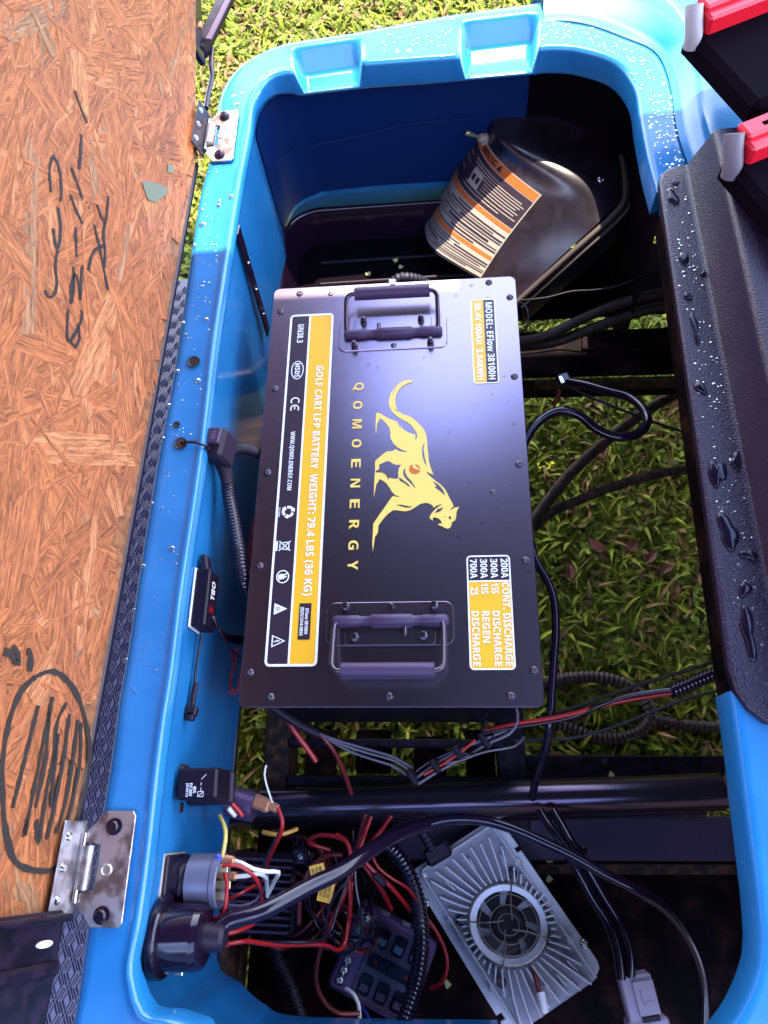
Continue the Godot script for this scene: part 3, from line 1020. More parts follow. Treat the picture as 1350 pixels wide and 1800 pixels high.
func floor_mat() -> void:
	var t := thing("floor_mat", "dark diamond tread rubber floor mat beside the blue rim below the seat board", "floor mat", Vector3(-0.5, 0.30, 0.2))
	var s := begin()
	plate(s, rounded(-1.0, -0.62, -0.27, 0.75, 0.01), 0.285, 0.30)
	part("mat_sheet", s, M.mat_black, t)
	s = begin()
	var step := 0.034
	for i in range(-4, 42):
		for j in 22:
			var c := Vector3(-0.72 + j * step * 0.5, 0.301, -0.6 + i * step + (step * 0.5 if j % 2 else 0.0))
			if c.x > -0.285 or c.z < -0.61 or c.z > 0.72: continue
			for d in [Vector3(0.5, 0, 1), Vector3(-0.5, 0, 1)]:
				for off in [-0.0022, 0.0022]:
					var e: Vector3 = d.normalized() * step * 0.54
					var w: Vector3 = Vector3(d.z, 0, -d.x).normalized() * off
					bar(s, c - e + w, c + e + w, 0.0016, 0.003, Vector3.UP, 0.0005)
	tag(part("tread_ridge", s, M.mat_black, t), "", "", "", "stuff")

func flat_part(called: String, parent: Node3D, m: Material, outlines: Array, y: float) -> void:
	var s := begin()
	for o in outlines:
		plate(s, o, y, y)
	part(called, s, m, parent)

func text_part(called: String, parent: Node3D, m: Material, what: String, c: Vector3, w: float, h: float, font: Font = null, along := Vector3(0, 0, 1), up := Vector3(1, 0, 0)) -> void:
	var s := begin()
	letters(s, what, c, along, up, w, h, font)
	part(called, s, m, parent, false)

func stroke(s: SurfaceTool, a: Vector2, b: Vector2, w: float, y: float) -> void:
	var d := (b - a).normalized().orthogonal() * w * 0.5
	quad(s, Vector3(a.x + d.x, y, a.y + d.y), Vector3(b.x + d.x, y, b.y + d.y), Vector3(b.x - d.x, y, b.y - d.y), Vector3(a.x - d.x, y, a.y - d.y), Vector3.UP)

func ring(s: SurfaceTool, c: Vector2, rx: float, ry: float, w: float, y: float, n := 28) -> void:
	frame(s, ellipse(c, rx, ry, n), ellipse(c, rx - w, ry - w, n), y)

func handle(parent: Node3D, z0: float, z1: float, hinge_z: float, grip_z: float, grip_y: float, side: float) -> void:
	var h := group_part("handle", parent, Vector3(0, LID, (z0 + z1) / 2))
	var s := begin()
	plate(s, rounded(-0.0725, minf(z0, z1), 0.0735, maxf(z0, z1), 0.010), LID + 0.0002, LID + 0.0022, 0.0008)
	part("base_plate", s, M.lid, h)
	s = begin()   # pressed half that carries the pivot
	var za := hinge_z + side * 0.006
	plate(s, rounded(-0.051, minf(za, z1 if side > 0 else z1), 0.053, maxf(za, z1), 0.006), LID + 0.0022, LID + 0.0036, 0.0008)
	part("pressed_plate", s, M.lid, h)
	s = begin()
	var hy := LID + 0.0075
	s.set_smooth_group(0)
	var prof := [[0.0, -0.066], [0.0045, -0.0655], [0.0065, -0.062], [0.0065, -0.036], [0.0055, -0.034], [0.0055, -0.023], [0.0074, -0.020], [0.0074, 0.024], [0.0056, 0.027], [0.0056, 0.036], [0.0066, 0.038], [0.0066, 0.063], [0.0045, 0.066], [0.0, 0.0665]]
	lathe(s, prof, Transform3D(Basis(Vector3(0, 0, 1), Vector3(1, 0, 0), Vector3(0, 1, 0)), Vector3(0.001, hy - 0.002, hinge_z)), 20, true)
	part("pivot_barrel", s, M.grip, h)
	s = begin()
	var gx := 0.0615
	tube(s, soft([Vector3(-gx + 0.004, hy, hinge_z), Vector3(-gx, hy + 0.002, hinge_z + side * 0.006), Vector3(-gx, lerpf(hy, grip_y, 0.7), lerpf(hinge_z, grip_z, 0.7)), Vector3(-gx + 0.001, lerpf(hy, grip_y, 0.9), lerpf(hinge_z, grip_z, 0.9)), Vector3(-gx + 0.007, grip_y, grip_z), Vector3(-gx + 0.02, grip_y, grip_z)], 0.002), 0.0030, 12)
	tube(s, soft([Vector3(gx - 0.004, hy, hinge_z), Vector3(gx, hy + 0.002, hinge_z + side * 0.006), Vector3(gx, lerpf(hy, grip_y, 0.7), lerpf(hinge_z, grip_z, 0.7)), Vector3(gx - 0.001, lerpf(hy, grip_y, 0.9), lerpf(hinge_z, grip_z, 0.9)), Vector3(gx - 0.007, grip_y, grip_z), Vector3(gx - 0.02, grip_y, grip_z)], 0.002), 0.0030, 12)
	part("bail", s, M.screw, h)
	s = begin()
	tube(s, [Vector3(-0.0495, grip_y, grip_z), Vector3(0.0515, grip_y, grip_z)], 0.0088, 24)
	part("grip", s, M.grip, h)
	for q in [[-0.050, z0 + side * 0.0055], [0.0515, z0 + side * 0.0055], [-0.0385, z1 - side * 0.009], [0.039, z1 - side * 0.010]]:
		s = begin()
		lathe(s, [[0.0, 0.0125], [0.0028, 0.0118], [0.0032, 0.0105], [0.0034, 0.006], [0.0046, 0.0055], [0.0048, 0.0]], Transform3D(Basis(), Vector3(q[0], LID + 0.0022, q[1])), 14)
		part("bolt", s, M.screw, h)
	s = begin()
	lathe(s, [[0.0, 0.0028], [0.0022, 0.0024], [0.0036, 0.001], [0.004, 0.0]], Transform3D(Basis(), Vector3(0.002, LID + 0.0022, z0 + side * 0.0055)), 14)
	part("rivet", s, M.screw, h)
	s = begin()
	tube(s, [Vector3(-0.018 * side * -1.0, LID + 0.006, hinge_z + side * 0.004), Vector3(-0.018 * side * -1.0, LID + 0.005, hinge_z + side * 0.016)], 0.0026, 10)
	part("stop_pin", s, M.screw, h)

func battery() -> void:
	var t := thing("battery", "black golf cart battery with leaping gold panther, yellow label strip and two folding handles", "battery", Vector3(0, 0.385, 0))
	var s := begin()
	bx(s, Transform3D(Basis(), Vector3(0, (0.385 + LID - 0.004) / 2, 0)), Vector3(0.306, LID - 0.004 - 0.385, 0.545), 0.004)
	part("case", s, M.powder, t)
	s = begin()
	plate(s, rounded(-0.1685, -0.2890, 0.1685, 0.2890, 0.009, 6), LID - 0.0035, LID, 0.0007)
	part("lid", s, M.lid, t)
	var sm := screw_shape(0.0047, 0.0032)
	for q in [[-131.2, -279.5], [-156.9, -250.9], [-0.5, -283.7], [131.9, -281.6], [159.1, -254.8], [-155.3, -125.2], [-156.1, -2.0], [-156.5, 122.1], [-157.6, 249.1], [-132.0, 276.4], [0.7, 276.0], [133.0, 275.7], [159.7, 248.2], [158.0, 121.3], [157.2, -3.0], [158.4, -129.0]]:
		inst("screw", sm, M.screw, t, Vector3(q[0] * 0.001, LID, q[1] * 0.001 + 0.0015), Basis(Vector3.UP, rng.randf() * 3))
	var plug := screw_shape(0.0034, 0.0014)
	for q in [[124.5, 34.9], [-87.4, -274.7]]:
		inst("small_screw", plug, M.screw, t, Vector3(q[0] * 0.001, LID, q[1] * 0.001))
	handle(t, -0.1770, -0.2300, -0.2005, -0.2545, LID + 0.022, -1.0)
	handle(t, 0.1705, 0.2212, 0.1935, 0.2535, LID + 0.024, 1.0)
	# ---- long label strip
	var y := LID + 0.0004
	var y2 := LID + 0.0007
	var y3 := LID + 0.0010
	var strip := group_part("label_strip", t, Vector3(-0.112, LID, 0))
	var o := rounded(-0.1418, -0.2418, -0.0812, 0.2440, 0.006)
	s = begin()
	frame(s, o, inset(o, 0.0028) if absf(turned(inset(o, 0.0028))) < absf(turned(o)) else inset(o, -0.0028), y2)
	stroke(s, Vector2(-0.1140, -0.240), Vector2(-0.1140, 0.242), 0.0024, y2)
	part("white_border", s, M.white, strip)
	flat_part("dark_field", strip, M.label_dark, [rounded(-0.1395, -0.2395, -0.1140, 0.2418, 0.003)], y)
	flat_part("yellow_field", strip, M.yellow, [rounded(-0.1139, -0.2395, -0.0835, 0.2418, 0.003)], y)
	text_part("printed_text", strip, M.white, "GOLF CART LFP BATTERY  WEIGHT: 79.4 LBS (36 KG)", Vector3(-0.0975, y3, 0.0025), 0.318, 0.0115)
	flat_part("serial_field", strip, M.label_dark, [rounded(-0.1050, 0.1705, -0.0910, 0.2135, 0.0006)], y3)
	s = begin()
	letters(s, "EFlow 38100H", Vector3(-0.0958, y3 + 0.0002, 0.1920), Vector3(0, 0, 1), Vector3(1, 0, 0), 0.030, 0.0042)
	letters(s, "202512V4-0055", Vector3(-0.1015, y3 + 0.0002, 0.1920), Vector3(0, 0, 1), Vector3(1, 0, 0), 0.034, 0.0040)
	part("serial_text", s, M.white, strip, false)
	text_part("printed_text", strip, M.white, "UN38.3", Vector3(-0.1262, y3, -0.2100), 0.0300, 0.0085)
	s = begin()
	ring(s, Vector2(-0.1268, -0.1512), 0.0085, 0.0145, 0.0012, y3)
	part("oval_ring", s, M.white, strip)
	text_part("printed_text", strip, M.white, "MSDS", Vector3(-0.1268, y3, -0.1512), 0.0215, 0.0070)
	s = begin()   # two round letters built from arcs
	for c in [-0.1032, -0.0920]:
		var arc := PackedVector2Array()
		for k in 17:
			var a := deg_to_rad(55 + 250.0 * k / 16.0)
			arc.append(Vector2(-0.1270 + sin(a) * 0.0052, c + cos(a) * 0.0050))
		for k in 16: stroke(s, arc[k], arc[k + 1], 0.0018, y3)
	stroke(s, Vector2(-0.1270, -0.0968), Vector2(-0.1270, -0.0910), 0.0016, y3)
	part("conformity_mark", s, M.white, strip)
	text_part("printed_text", strip, M.white, "WWW.QOMO.ENERGY.COM", Vector3(-0.1275, y3, -0.0165), 0.0830, 0.0070)
	s = begin()   # recycling arrows
	for k in 3:
		var a0 := TAU * k / 3.0 + 0.25
		var c := Vector2(-0.1262, 0.0540)
		var p0 := c + Vector2(cos(a0), sin(a0)) * 0.0062
		var p1 := c + Vector2(cos(a0 + 0.75), sin(a0 + 0.75)) * 0.0066
		var p2 := c + Vector2(cos(a0 + 1.35), sin(a0 + 1.35)) * 0.0062
		stroke(s, p0, p1, 0.0034, y3)
		stroke(s, p1, p2, 0.0034, y3)
		var d := (p2 - p1).normalized()
		var w := d.orthogonal() * 0.0034
		tri(s, Vector3(p2.x + w.x, y3, p2.y + w.y), Vector3(p2.x - w.x, y3, p2.y - w.y), Vector3(p2.x + d.x * 0.0042, y3, p2.y + d.y * 0.0042), Vector3.UP)
	part("recycling_mark", s, M.white, strip)
	text_part("printed_text", strip, M.white, "Li-ion", Vector3(-0.1370, y3, 0.0545), 0.0120, 0.0028)
	s = begin()   # crossed-out bin
	for q in [[-0.1345, 0.0925, -0.1205, 0.1050], [-0.1345, 0.1050, -0.1205, 0.0925], [-0.1225, 0.0940, -0.1225, 0.1035], [-0.1335, 0.0950, -0.1225, 0.0940], [-0.1335, 0.1025, -0.1225, 0.1035], [-0.1335, 0.0950, -0.1335, 0.1025]]:
		stroke(s, Vector2(q[0], q[1]), Vector2(q[2], q[3]), 0.0013, y3 + 0.00005 * (q[0] * 1000.0 - floor(q[0] * 1000.0)))
	stroke(s, Vector2(-0.1375, 0.0925), Vector2(-0.1375, 0.1050), 0.0026, y3)
	part("bin_mark", s, M.white, strip)
	s = begin()   # no open flame
	ring(s, Vector2(-0.1275, 0.1376), 0.0078, 0.0082, 0.0013, y3)
	stroke(s, Vector2(-0.1215, 0.1325), Vector2(-0.1335, 0.1428), 0.0012, y3 + 0.0001)
	plate(s, PackedVector2Array([Vector2(-0.1328, 0.1350), Vector2(-0.1335, 0.1385), Vector2(-0.1305, 0.1412), Vector2(-0.1262, 0.1405), Vector2(-0.1215, 0.1368), Vector2(-0.1258, 0.1372), Vector2(-0.1250, 0.1345), Vector2(-0.1290, 0.1342)]), y3 + 0.00005, y3 + 0.00005)
	part("no_flame_mark", s, M.white, strip)
	s = begin()   # two warning triangles
	var t1 := PackedVector2Array([Vector2(-0.1350, 0.1700), Vector2(-0.1350, 0.1840), Vector2(-0.1195, 0.1768)])
	plate(s, t1, y3, y3)
	part("blast_mark", s, M.white, strip)
	s = begin()
	for k in 7:
		var a := TAU * k / 7.0
		stroke(s, Vector2(-0.1302, 0.1769) + Vector2(cos(a), sin(a)) * 0.0008, Vector2(-0.1302, 0.1769) + Vector2(cos(a), sin(a)) * 0.0036, 0.0006, y3 + 0.0002)
	part("blast_lines", s, M.label_dark, strip)
	s = begin()
	var t2 := PackedVector2Array([Vector2(-0.1352, 0.2078), Vector2(-0.1352, 0.2222), Vector2(-0.1192, 0.2148)])
	var t3 := PackedVector2Array()
	var tc := (t2[0] + t2[1] + t2[2]) / 3.0
	for v in t2: t3.append(tc + (v - tc) * 0.74)
	frame(s, t2, t3, y3)
	plate(s, PackedVector2Array([Vector2(-0.1262, 0.2140), Vector2(-0.1300, 0.2135), Vector2(-0.1296, 0.2150), Vector2(-0.1340, 0.2152), Vector2(-0.1302, 0.2168), Vector2(-0.1305, 0.2153), Vector2(-0.1258, 0.2156)]), y3, y3)
	part("shock_mark", s, M.white, strip)
	# ---- gold name and panther
	var lz := [-0.1216, -0.0938, -0.0660, -0.0378, -0.0098, 0.0178, 0.0455, 0.0730, 0.0995, 0.1248]
	for i in 10:
		text_part("gold_letter", t, M.gold, "QOMOENERGY"[i], Vector3(-0.0440, y2, lz[i]), 0.0118 if i != 2 else 0.0135, 0.0122 if i else 0.0145)
	var body_out := PackedVector2Array([Vector2(0.0272,-0.1251),Vector2(0.0257,-0.1277),Vector2(0.0217,-0.1285),Vector2(0.0153,-0.1272),Vector2(0.0088,-0.1231),Vector2(0.0034,-0.1170),Vector2(-0.0010,-0.1097),Vector2(-0.0031,-0.1024),Vector2(-0.0037,-0.0950),Vector2(-0.0027,-0.0894),Vector2(-0.0002,-0.0836),Vector2(0.0037,-0.0779),Vector2(0.0077,-0.0741),Vector2(0.0135,-0.0702),Vector2(0.0193,-0.0661),Vector2(0.0252,-0.0609),Vector2(0.0290,-0.0558),Vector2(0.0319,-0.0502),Vector2(0.0331,-0.0458),Vector2(0.0328,-0.0431),Vector2(0.0307,-0.0392),Vector2(0.0304,-0.0421),Vector2(0.0309,-0.0448),Vector2(0.0304,-0.0476),Vector2(0.0271,-0.0485),Vector2(0.0223,-0.0506),Vector2(0.0179,-0.0535),Vector2(0.0136,-0.0575),Vector2(0.0121,-0.0611),Vector2(0.0116,-0.0603),Vector2(0.0124,-0.0559),Vector2(0.0107,-0.0587),Vector2(0.0092,-0.0626),Vector2(0.0082,-0.0660),Vector2(0.0028,-0.0690),Vector2(-0.0040,-0.0726),Vector2(-0.0109,-0.0771),Vector2(-0.0149,-0.0803),Vector2(-0.0174,-0.0812),Vector2(-0.0193,-0.0805),Vector2(-0.0199,-0.0778),Vector2(-0.0201,-0.0688),Vector2(-0.0202,-0.0600),Vector2(-0.0193,-0.0501),Vector2(-0.0189,-0.0577),Vector2(-0.0181,-0.0643),Vector2(-0.0171,-0.0676),Vector2(-0.0157,-0.0687),Vector2(-0.0151,-0.0742),Vector2(-0.0143,-0.0725),Vector2(-0.0108,-0.0696),Vector2(-0.0059,-0.0638),Vector2(-0.0024,-0.0582),Vector2(-0.0011,-0.0515),Vector2(-0.0013,-0.0461),Vector2(-0.0003,-0.0417),Vector2(0.0031,-0.0356),Vector2(0.0079,-0.0301),Vector2(0.0137,-0.0261),Vector2(0.0213,-0.0234),Vector2(0.0156,-0.0234),Vector2(0.0099,-0.0243),Vector2(0.0051,-0.0280),Vector2(0.0041,-0.0262),Vector2(0.0013,-0.0250),Vector2(-0.0054,-0.0247),Vector2(-0.0101,-0.0211),Vector2(-0.0167,-0.0150),Vector2(-0.0200,-0.0114),Vector2(-0.0197,-0.0003),Vector2(-0.0199,0.0044),Vector2(-0.0203,0.0143),Vector2(-0.0206,0.0267),Vector2(-0.0208,0.0379),Vector2(-0.0193,0.0298),Vector2(-0.0180,0.0216),Vector2(-0.0171,0.0191),Vector2(-0.0153,0.0170),Vector2(-0.0144,0.0132),Vector2(-0.0106,0.0151),Vector2(-0.0058,0.0189),Vector2(-0.0015,0.0252),Vector2(0.0018,0.0314),Vector2(0.0056,0.0356),Vector2(0.0121,0.0379),Vector2(0.0074,0.0379),Vector2(0.0032,0.0368),Vector2(0.0023,0.0371),Vector2(-0.0009,0.0415),Vector2(-0.0064,0.0504),Vector2(-0.0136,0.0612),Vector2(-0.0208,0.0729),Vector2(-0.0208,0.0818),Vector2(-0.0213,0.0964),Vector2(-0.0206,0.1084),Vector2(-0.0194,0.0993),Vector2(-0.0182,0.0892),Vector2(-0.0164,0.0873),Vector2(-0.0147,0.0829),Vector2(-0.0143,0.0751),Vector2(-0.0107,0.0693),Vector2(-0.0044,0.0615),Vector2(0.0029,0.0557),Vector2(0.0076,0.0556),Vector2(0.0140,0.0570),Vector2(0.0195,0.0574),Vector2(0.0251,0.0558),Vector2(0.0306,0.0520),Vector2(0.0361,0.0484),Vector2(0.0426,0.0468),Vector2(0.0472,0.0479),Vector2(0.0508,0.0506),Vector2(0.0526,0.0536),Vector2(0.0554,0.0512),Vector2(0.0600,0.0498),Vector2(0.0636,0.0502),Vector2(0.0590,0.0518),Vector2(0.0544,0.0556),Vector2(0.0498,0.0610),Vector2(0.0474,0.0654),Vector2(0.0477,0.0678),Vector2(0.0497,0.0691),Vector2(0.0515,0.0707),Vector2(0.0511,0.0669),Vector2(0.0543,0.0663),Vector2(0.0583,0.0681),Vector2(0.0610,0.0711),Vector2(0.0618,0.0744),Vector2(0.0573,0.0749),Vector2(0.0586,0.0769),Vector2(0.0622,0.0780),Vector2(0.0649,0.0800),Vector2(0.0685,0.0813),Vector2(0.0717,0.0802),Vector2(0.0735,0.0768),Vector2(0.0741,0.0734),Vector2(0.0778,0.0706),Vector2(0.0792,0.0662),Vector2(0.0796,0.0608),Vector2(0.0813,0.0559),Vector2(0.0834,0.0535),Vector2(0.0800,0.0539),Vector2(0.0763,0.0548),Vector2(0.0731,0.0576),Vector2(0.0736,0.0547),Vector2(0.0763,0.0528),Vector2(0.0755,0.0493),Vector2(0.0720,0.0417),Vector2(0.0685,0.0335),Vector2(0.0649,0.0273),Vector2(0.0613,0.0231),Vector2(0.0549,0.0178),Vector2(0.0494,0.0124),Vector2(0.0457,0.0082),Vector2(0.0434,0.0045),Vector2(0.0476,0.0072),Vector2(0.0527,0.0097),Vector2(0.0509,0.0047),Vector2(0.0491,-0.0011),Vector2(0.0473,-0.0085),Vector2(0.0467,-0.0180),Vector2(0.0456,-0.0281),Vector2(0.0450,-0.0421),Vector2(0.0438,-0.0487),Vector2(0.0415,-0.0542),Vector2(0.0377,-0.0598),Vector2(0.0329,-0.0655),Vector2(0.0271,-0.0713),Vector2(0.0223,-0.0746),Vector2(0.0179,-0.0764),Vector2(0.0135,-0.0780),Vector2(0.0096,-0.0815),Vector2(0.0066,-0.0867),Vector2(0.0051,-0.0935),Vector2(0.0047,-0.1003),Vector2(0.0060,-0.1071),Vector2(0.0089,-0.1133),Vector2(0.0133,-0.1188),Vector2(0.0193,-0.1228),Vector2(0.0232,-0.1238)])
	var emblem := group_part("gold_panther", t, Vector3(0.02, LID, 0))
	flat_part("panther_print", emblem, M.gold, [body_out], y2)
	flat_part("panther_gap", emblem, M.lid, [PackedVector2Array([Vector2(-0.0133,-0.0069),Vector2(-0.0090,-0.0094),Vector2(-0.0043,-0.0113),Vector2(-0.0010,-0.0102),Vector2(0.0029,-0.0069),Vector2(0.0071,-0.0055),Vector2(0.0128,-0.0055),Vector2(0.0100,-0.0014),Vector2(0.0091,0.0049),Vector2(0.0096,0.0122),Vector2(0.0073,0.0139),Vector2(0.0026,0.0130),Vector2(-0.0023,0.0113),Vector2(-0.0026,0.0154),Vector2(-0.0045,0.0107),Vector2(-0.0060,0.0075),Vector2(-0.0098,0.0048),Vector2(-0.0145,0.0039),Vector2(-0.0193,0.0041),Vector2(-0.0184,0.0019),Vector2(-0.0146,-0.0001),Vector2(-0.0142,-0.0075)]), PackedVector2Array([Vector2(0.0180,-0.0021),Vector2(0.0180,0.0052),Vector2(0.0204,0.0115),Vector2(0.0251,0.0168),Vector2(0.0288,0.0231),Vector2(0.0308,0.0283),Vector2(0.0270,0.0230),Vector2(0.0223,0.0177),Vector2(0.0176,0.0124),Vector2(0.0155,0.0072),Vector2(0.0157,0.0030)]), PackedVector2Array([Vector2(0.0101,0.0132),Vector2(0.0115,0.0164),Vector2(0.0167,0.0196),Vector2(0.0209,0.0223),Vector2(0.0237,0.0255),Vector2(0.0228,0.0224),Vector2(0.0195,0.0192),Vector2(0.0148,0.0165),Vector2(0.0110,0.0122)]), PackedVector2Array([Vector2(0.0423,-0.0363),Vector2(0.0399,-0.0315),Vector2(0.0389,-0.0252),Vector2(0.0395,-0.0166),Vector2(0.0416,-0.0081),Vector2(0.0448,-0.0012),Vector2(0.0430,-0.0102),Vector2(0.0417,-0.0187),Vector2(0.0408,-0.0272)]), PackedVector2Array([Vector2(0.0516,0.0185),Vector2(0.0558,0.0209),Vector2(0.0604,0.0251),Vector2(0.0640,0.0303),Vector2(0.0670,0.0385),Vector2(0.0621,0.0333),Vector2(0.0575,0.0291),Vector2(0.0543,0.0269),Vector2(0.0565,0.0250),Vector2(0.0539,0.0213)]), PackedVector2Array([Vector2(0.0066,0.0488),Vector2(0.0121,0.0485),Vector2(0.0177,0.0506),Vector2(0.0232,0.0513),Vector2(0.0269,0.0504),Vector2(0.0241,0.0528),Vector2(0.0195,0.0527),Vector2(0.0140,0.0510)]), PackedVector2Array([Vector2(0.0534,0.0609),Vector2(0.0571,0.0557),Vector2(0.0617,0.0542),Vector2(0.0654,0.0537),Vector2(0.0617,0.0558),Vector2(0.0612,0.0583),Vector2(0.0571,0.0597)]), PackedVector2Array([Vector2(0.0702,0.0660),Vector2(0.0720,0.0650),Vector2(0.0733,0.0675),Vector2(0.0722,0.0702),Vector2(0.0706,0.0679)]), PackedVector2Array([Vector2(0.0072,-0.1172),Vector2(0.0035,-0.1130),Vector2(0.0007,-0.1062),Vector2(0.0020,-0.1119),Vector2(0.0049,-0.1163)]), PackedVector2Array([Vector2(0.0039,-0.0866),Vector2(0.0066,-0.0828),Vector2(0.0101,-0.0818),Vector2(0.0066,-0.0839)]), PackedVector2Array([Vector2(0.0657,0.0644),Vector2(0.0665,0.0659),Vector2(0.0660,0.0678)])], y3)
	flat_part("orange_disc", emblem, M.orange, [PackedVector2Array([Vector2(0.0226,0.0006),Vector2(0.0237,-0.0030),Vector2(0.0265,-0.0050),Vector2(0.0279,-0.0042),Vector2(0.0270,-0.0013),Vector2(0.0307,0.0009),Vector2(0.0368,0.0037),Vector2(0.0345,0.0068),Vector2(0.0298,0.0080),Vector2(0.0251,0.0064),Vector2(0.0229,0.0038)]), PackedVector2Array([Vector2(0.0294,-0.0052),Vector2(0.0331,-0.0047),Vector2(0.0359,-0.0015),Vector2(0.0366,0.0022),Vector2(0.0340,-0.0011),Vector2(0.0317,-0.0032)])], y3)
	# ---- model plate
	var mp := group_part("model_label", t, Vector3(0.122, LID, -0.185))
	o = rounded(0.1060, -0.2520, 0.1388, -0.1185, 0.004)
	var oi := inset(o, 0.0014)
	if absf(turned(oi)) > absf(turned(o)): oi = inset(o, -0.0014)
	s = begin()
	frame(s, o, oi, y2)
	part("white_border", s, M.white, mp)
	flat_part("dark_field", mp, M.label_dark, [rounded(0.1232, -0.2508, 0.1376, -0.1197, 0.002)], y)
	flat_part("yellow_field", mp, M.yellow, [rounded(0.1072, -0.2508, 0.1231, -0.1197, 0.002)], y)
	text_part("printed_text", mp, M.white, "MODEL: EFlow 38100H", Vector3(0.1303, y3, -0.1850), 0.122, 0.0095)
	text_part("printed_text", mp, M.white, "38.4V 100AH  3.84KWH", Vector3(0.1152, y3, -0.1850), 0.122, 0.0085)
	# ---- rating plate
	mp = group_part("rating_label", t, Vector3(0.115, LID, 0.18))
	o = rounded(0.0898, 0.1158, 0.1400, 0.2490, 0.005)
	oi = inset(o, 0.0017)
	if absf(turned(oi)) > absf(turned(o)): oi = inset(o, -0.0017)
	s = begin()
	frame(s, o, oi, y2)
	stroke(s, Vector2(0.0906, 0.1472), Vector2(0.1392, 0.1472), 0.0020, y2)
	part("white_border", s, M.white, mp)
	flat_part("dark_field", mp, M.label_dark, [rounded(0.0910, 0.1170, 0.1388, 0.1471, 0.003)], y)
	flat_part("yellow_field", mp, M.yellow, [rounded(0.0910, 0.1473, 0.1388, 0.2478, 0.003)], y)
	var lines := [[0.1332, "200A", "CONT. DISCHARGE", 0.1492, 0.2450, "", 0.0, 0.0], [0.1213, "300A", "15S", 0.1500, 0.1622, "DISCHARGE", 0.1826, 0.2450], [0.1095, "300A", "15S", 0.1500, 0.1622, "REGEN", 0.1826, 0.2190], [0.0977, "700A", "2S", 0.1545, 0.1640, "DISCHARGE", 0.1826, 0.2450]]
	for l in lines:
		text_part("printed_text", mp, M.white, l[1], Vector3(l[0], y3, 0.1320), 0.0235, 0.0080)
		text_part("printed_text", mp, M.white, l[2], Vector3(l[0], y3, (l[3] + l[4]) / 2), l[4] - l[3], 0.0082)
		if l[5]: text_part("printed_text", mp, M.white, l[5], Vector3(l[0], y3, (l[6] + l[7]) / 2), l[7] - l[6], 0.0082)
	# dried spots and grit on the lid
	s = begin()
	for i in 150:
		var p := Vector2(rng.randf_range(-0.075, 0.160), rng.randf_range(-0.28, 0.28))
		var r := rng.randf_range(0.0003, 0.0008) if i % 9 else rng.randf_range(0.0014, 0.0026)
		if i % 9: plate(s, ellipse(p, r, r * rng.randf_range(0.7, 1.5), 6), LID + 0.0002, LID + 0.0002)
		else: ring(s, p, r, r * rng.randf_range(0.7, 1.3), 0.0003, LID + 0.00025, 12)
	tag(part("dirt_specks", s, M.powder, t), "", "", "", "stuff")
	# cable gland at the far end
	s = begin()
	tube(s, soft([Vector3(-0.0074,0.6200,-0.3059),Vector3(0.0032,0.6300,-0.3100),Vector3(0.0155,0.6320,-0.3116),Vector3(0.0336,0.6200,-0.3163),Vector3(0.0450,0.6000,-0.3240)], 0.003), 0.008, 12, 0.006)
	part("cable_sleeve", s, M.rubber, t)
	s = begin()
	bx(s, Transform3D(Basis(), Vector3(-0.0020,0.6350,-0.3012)), Vector3(0.012, 0.01, 0.008), 0.002)
	part("sleeve_clip", s, M.chrome, t)

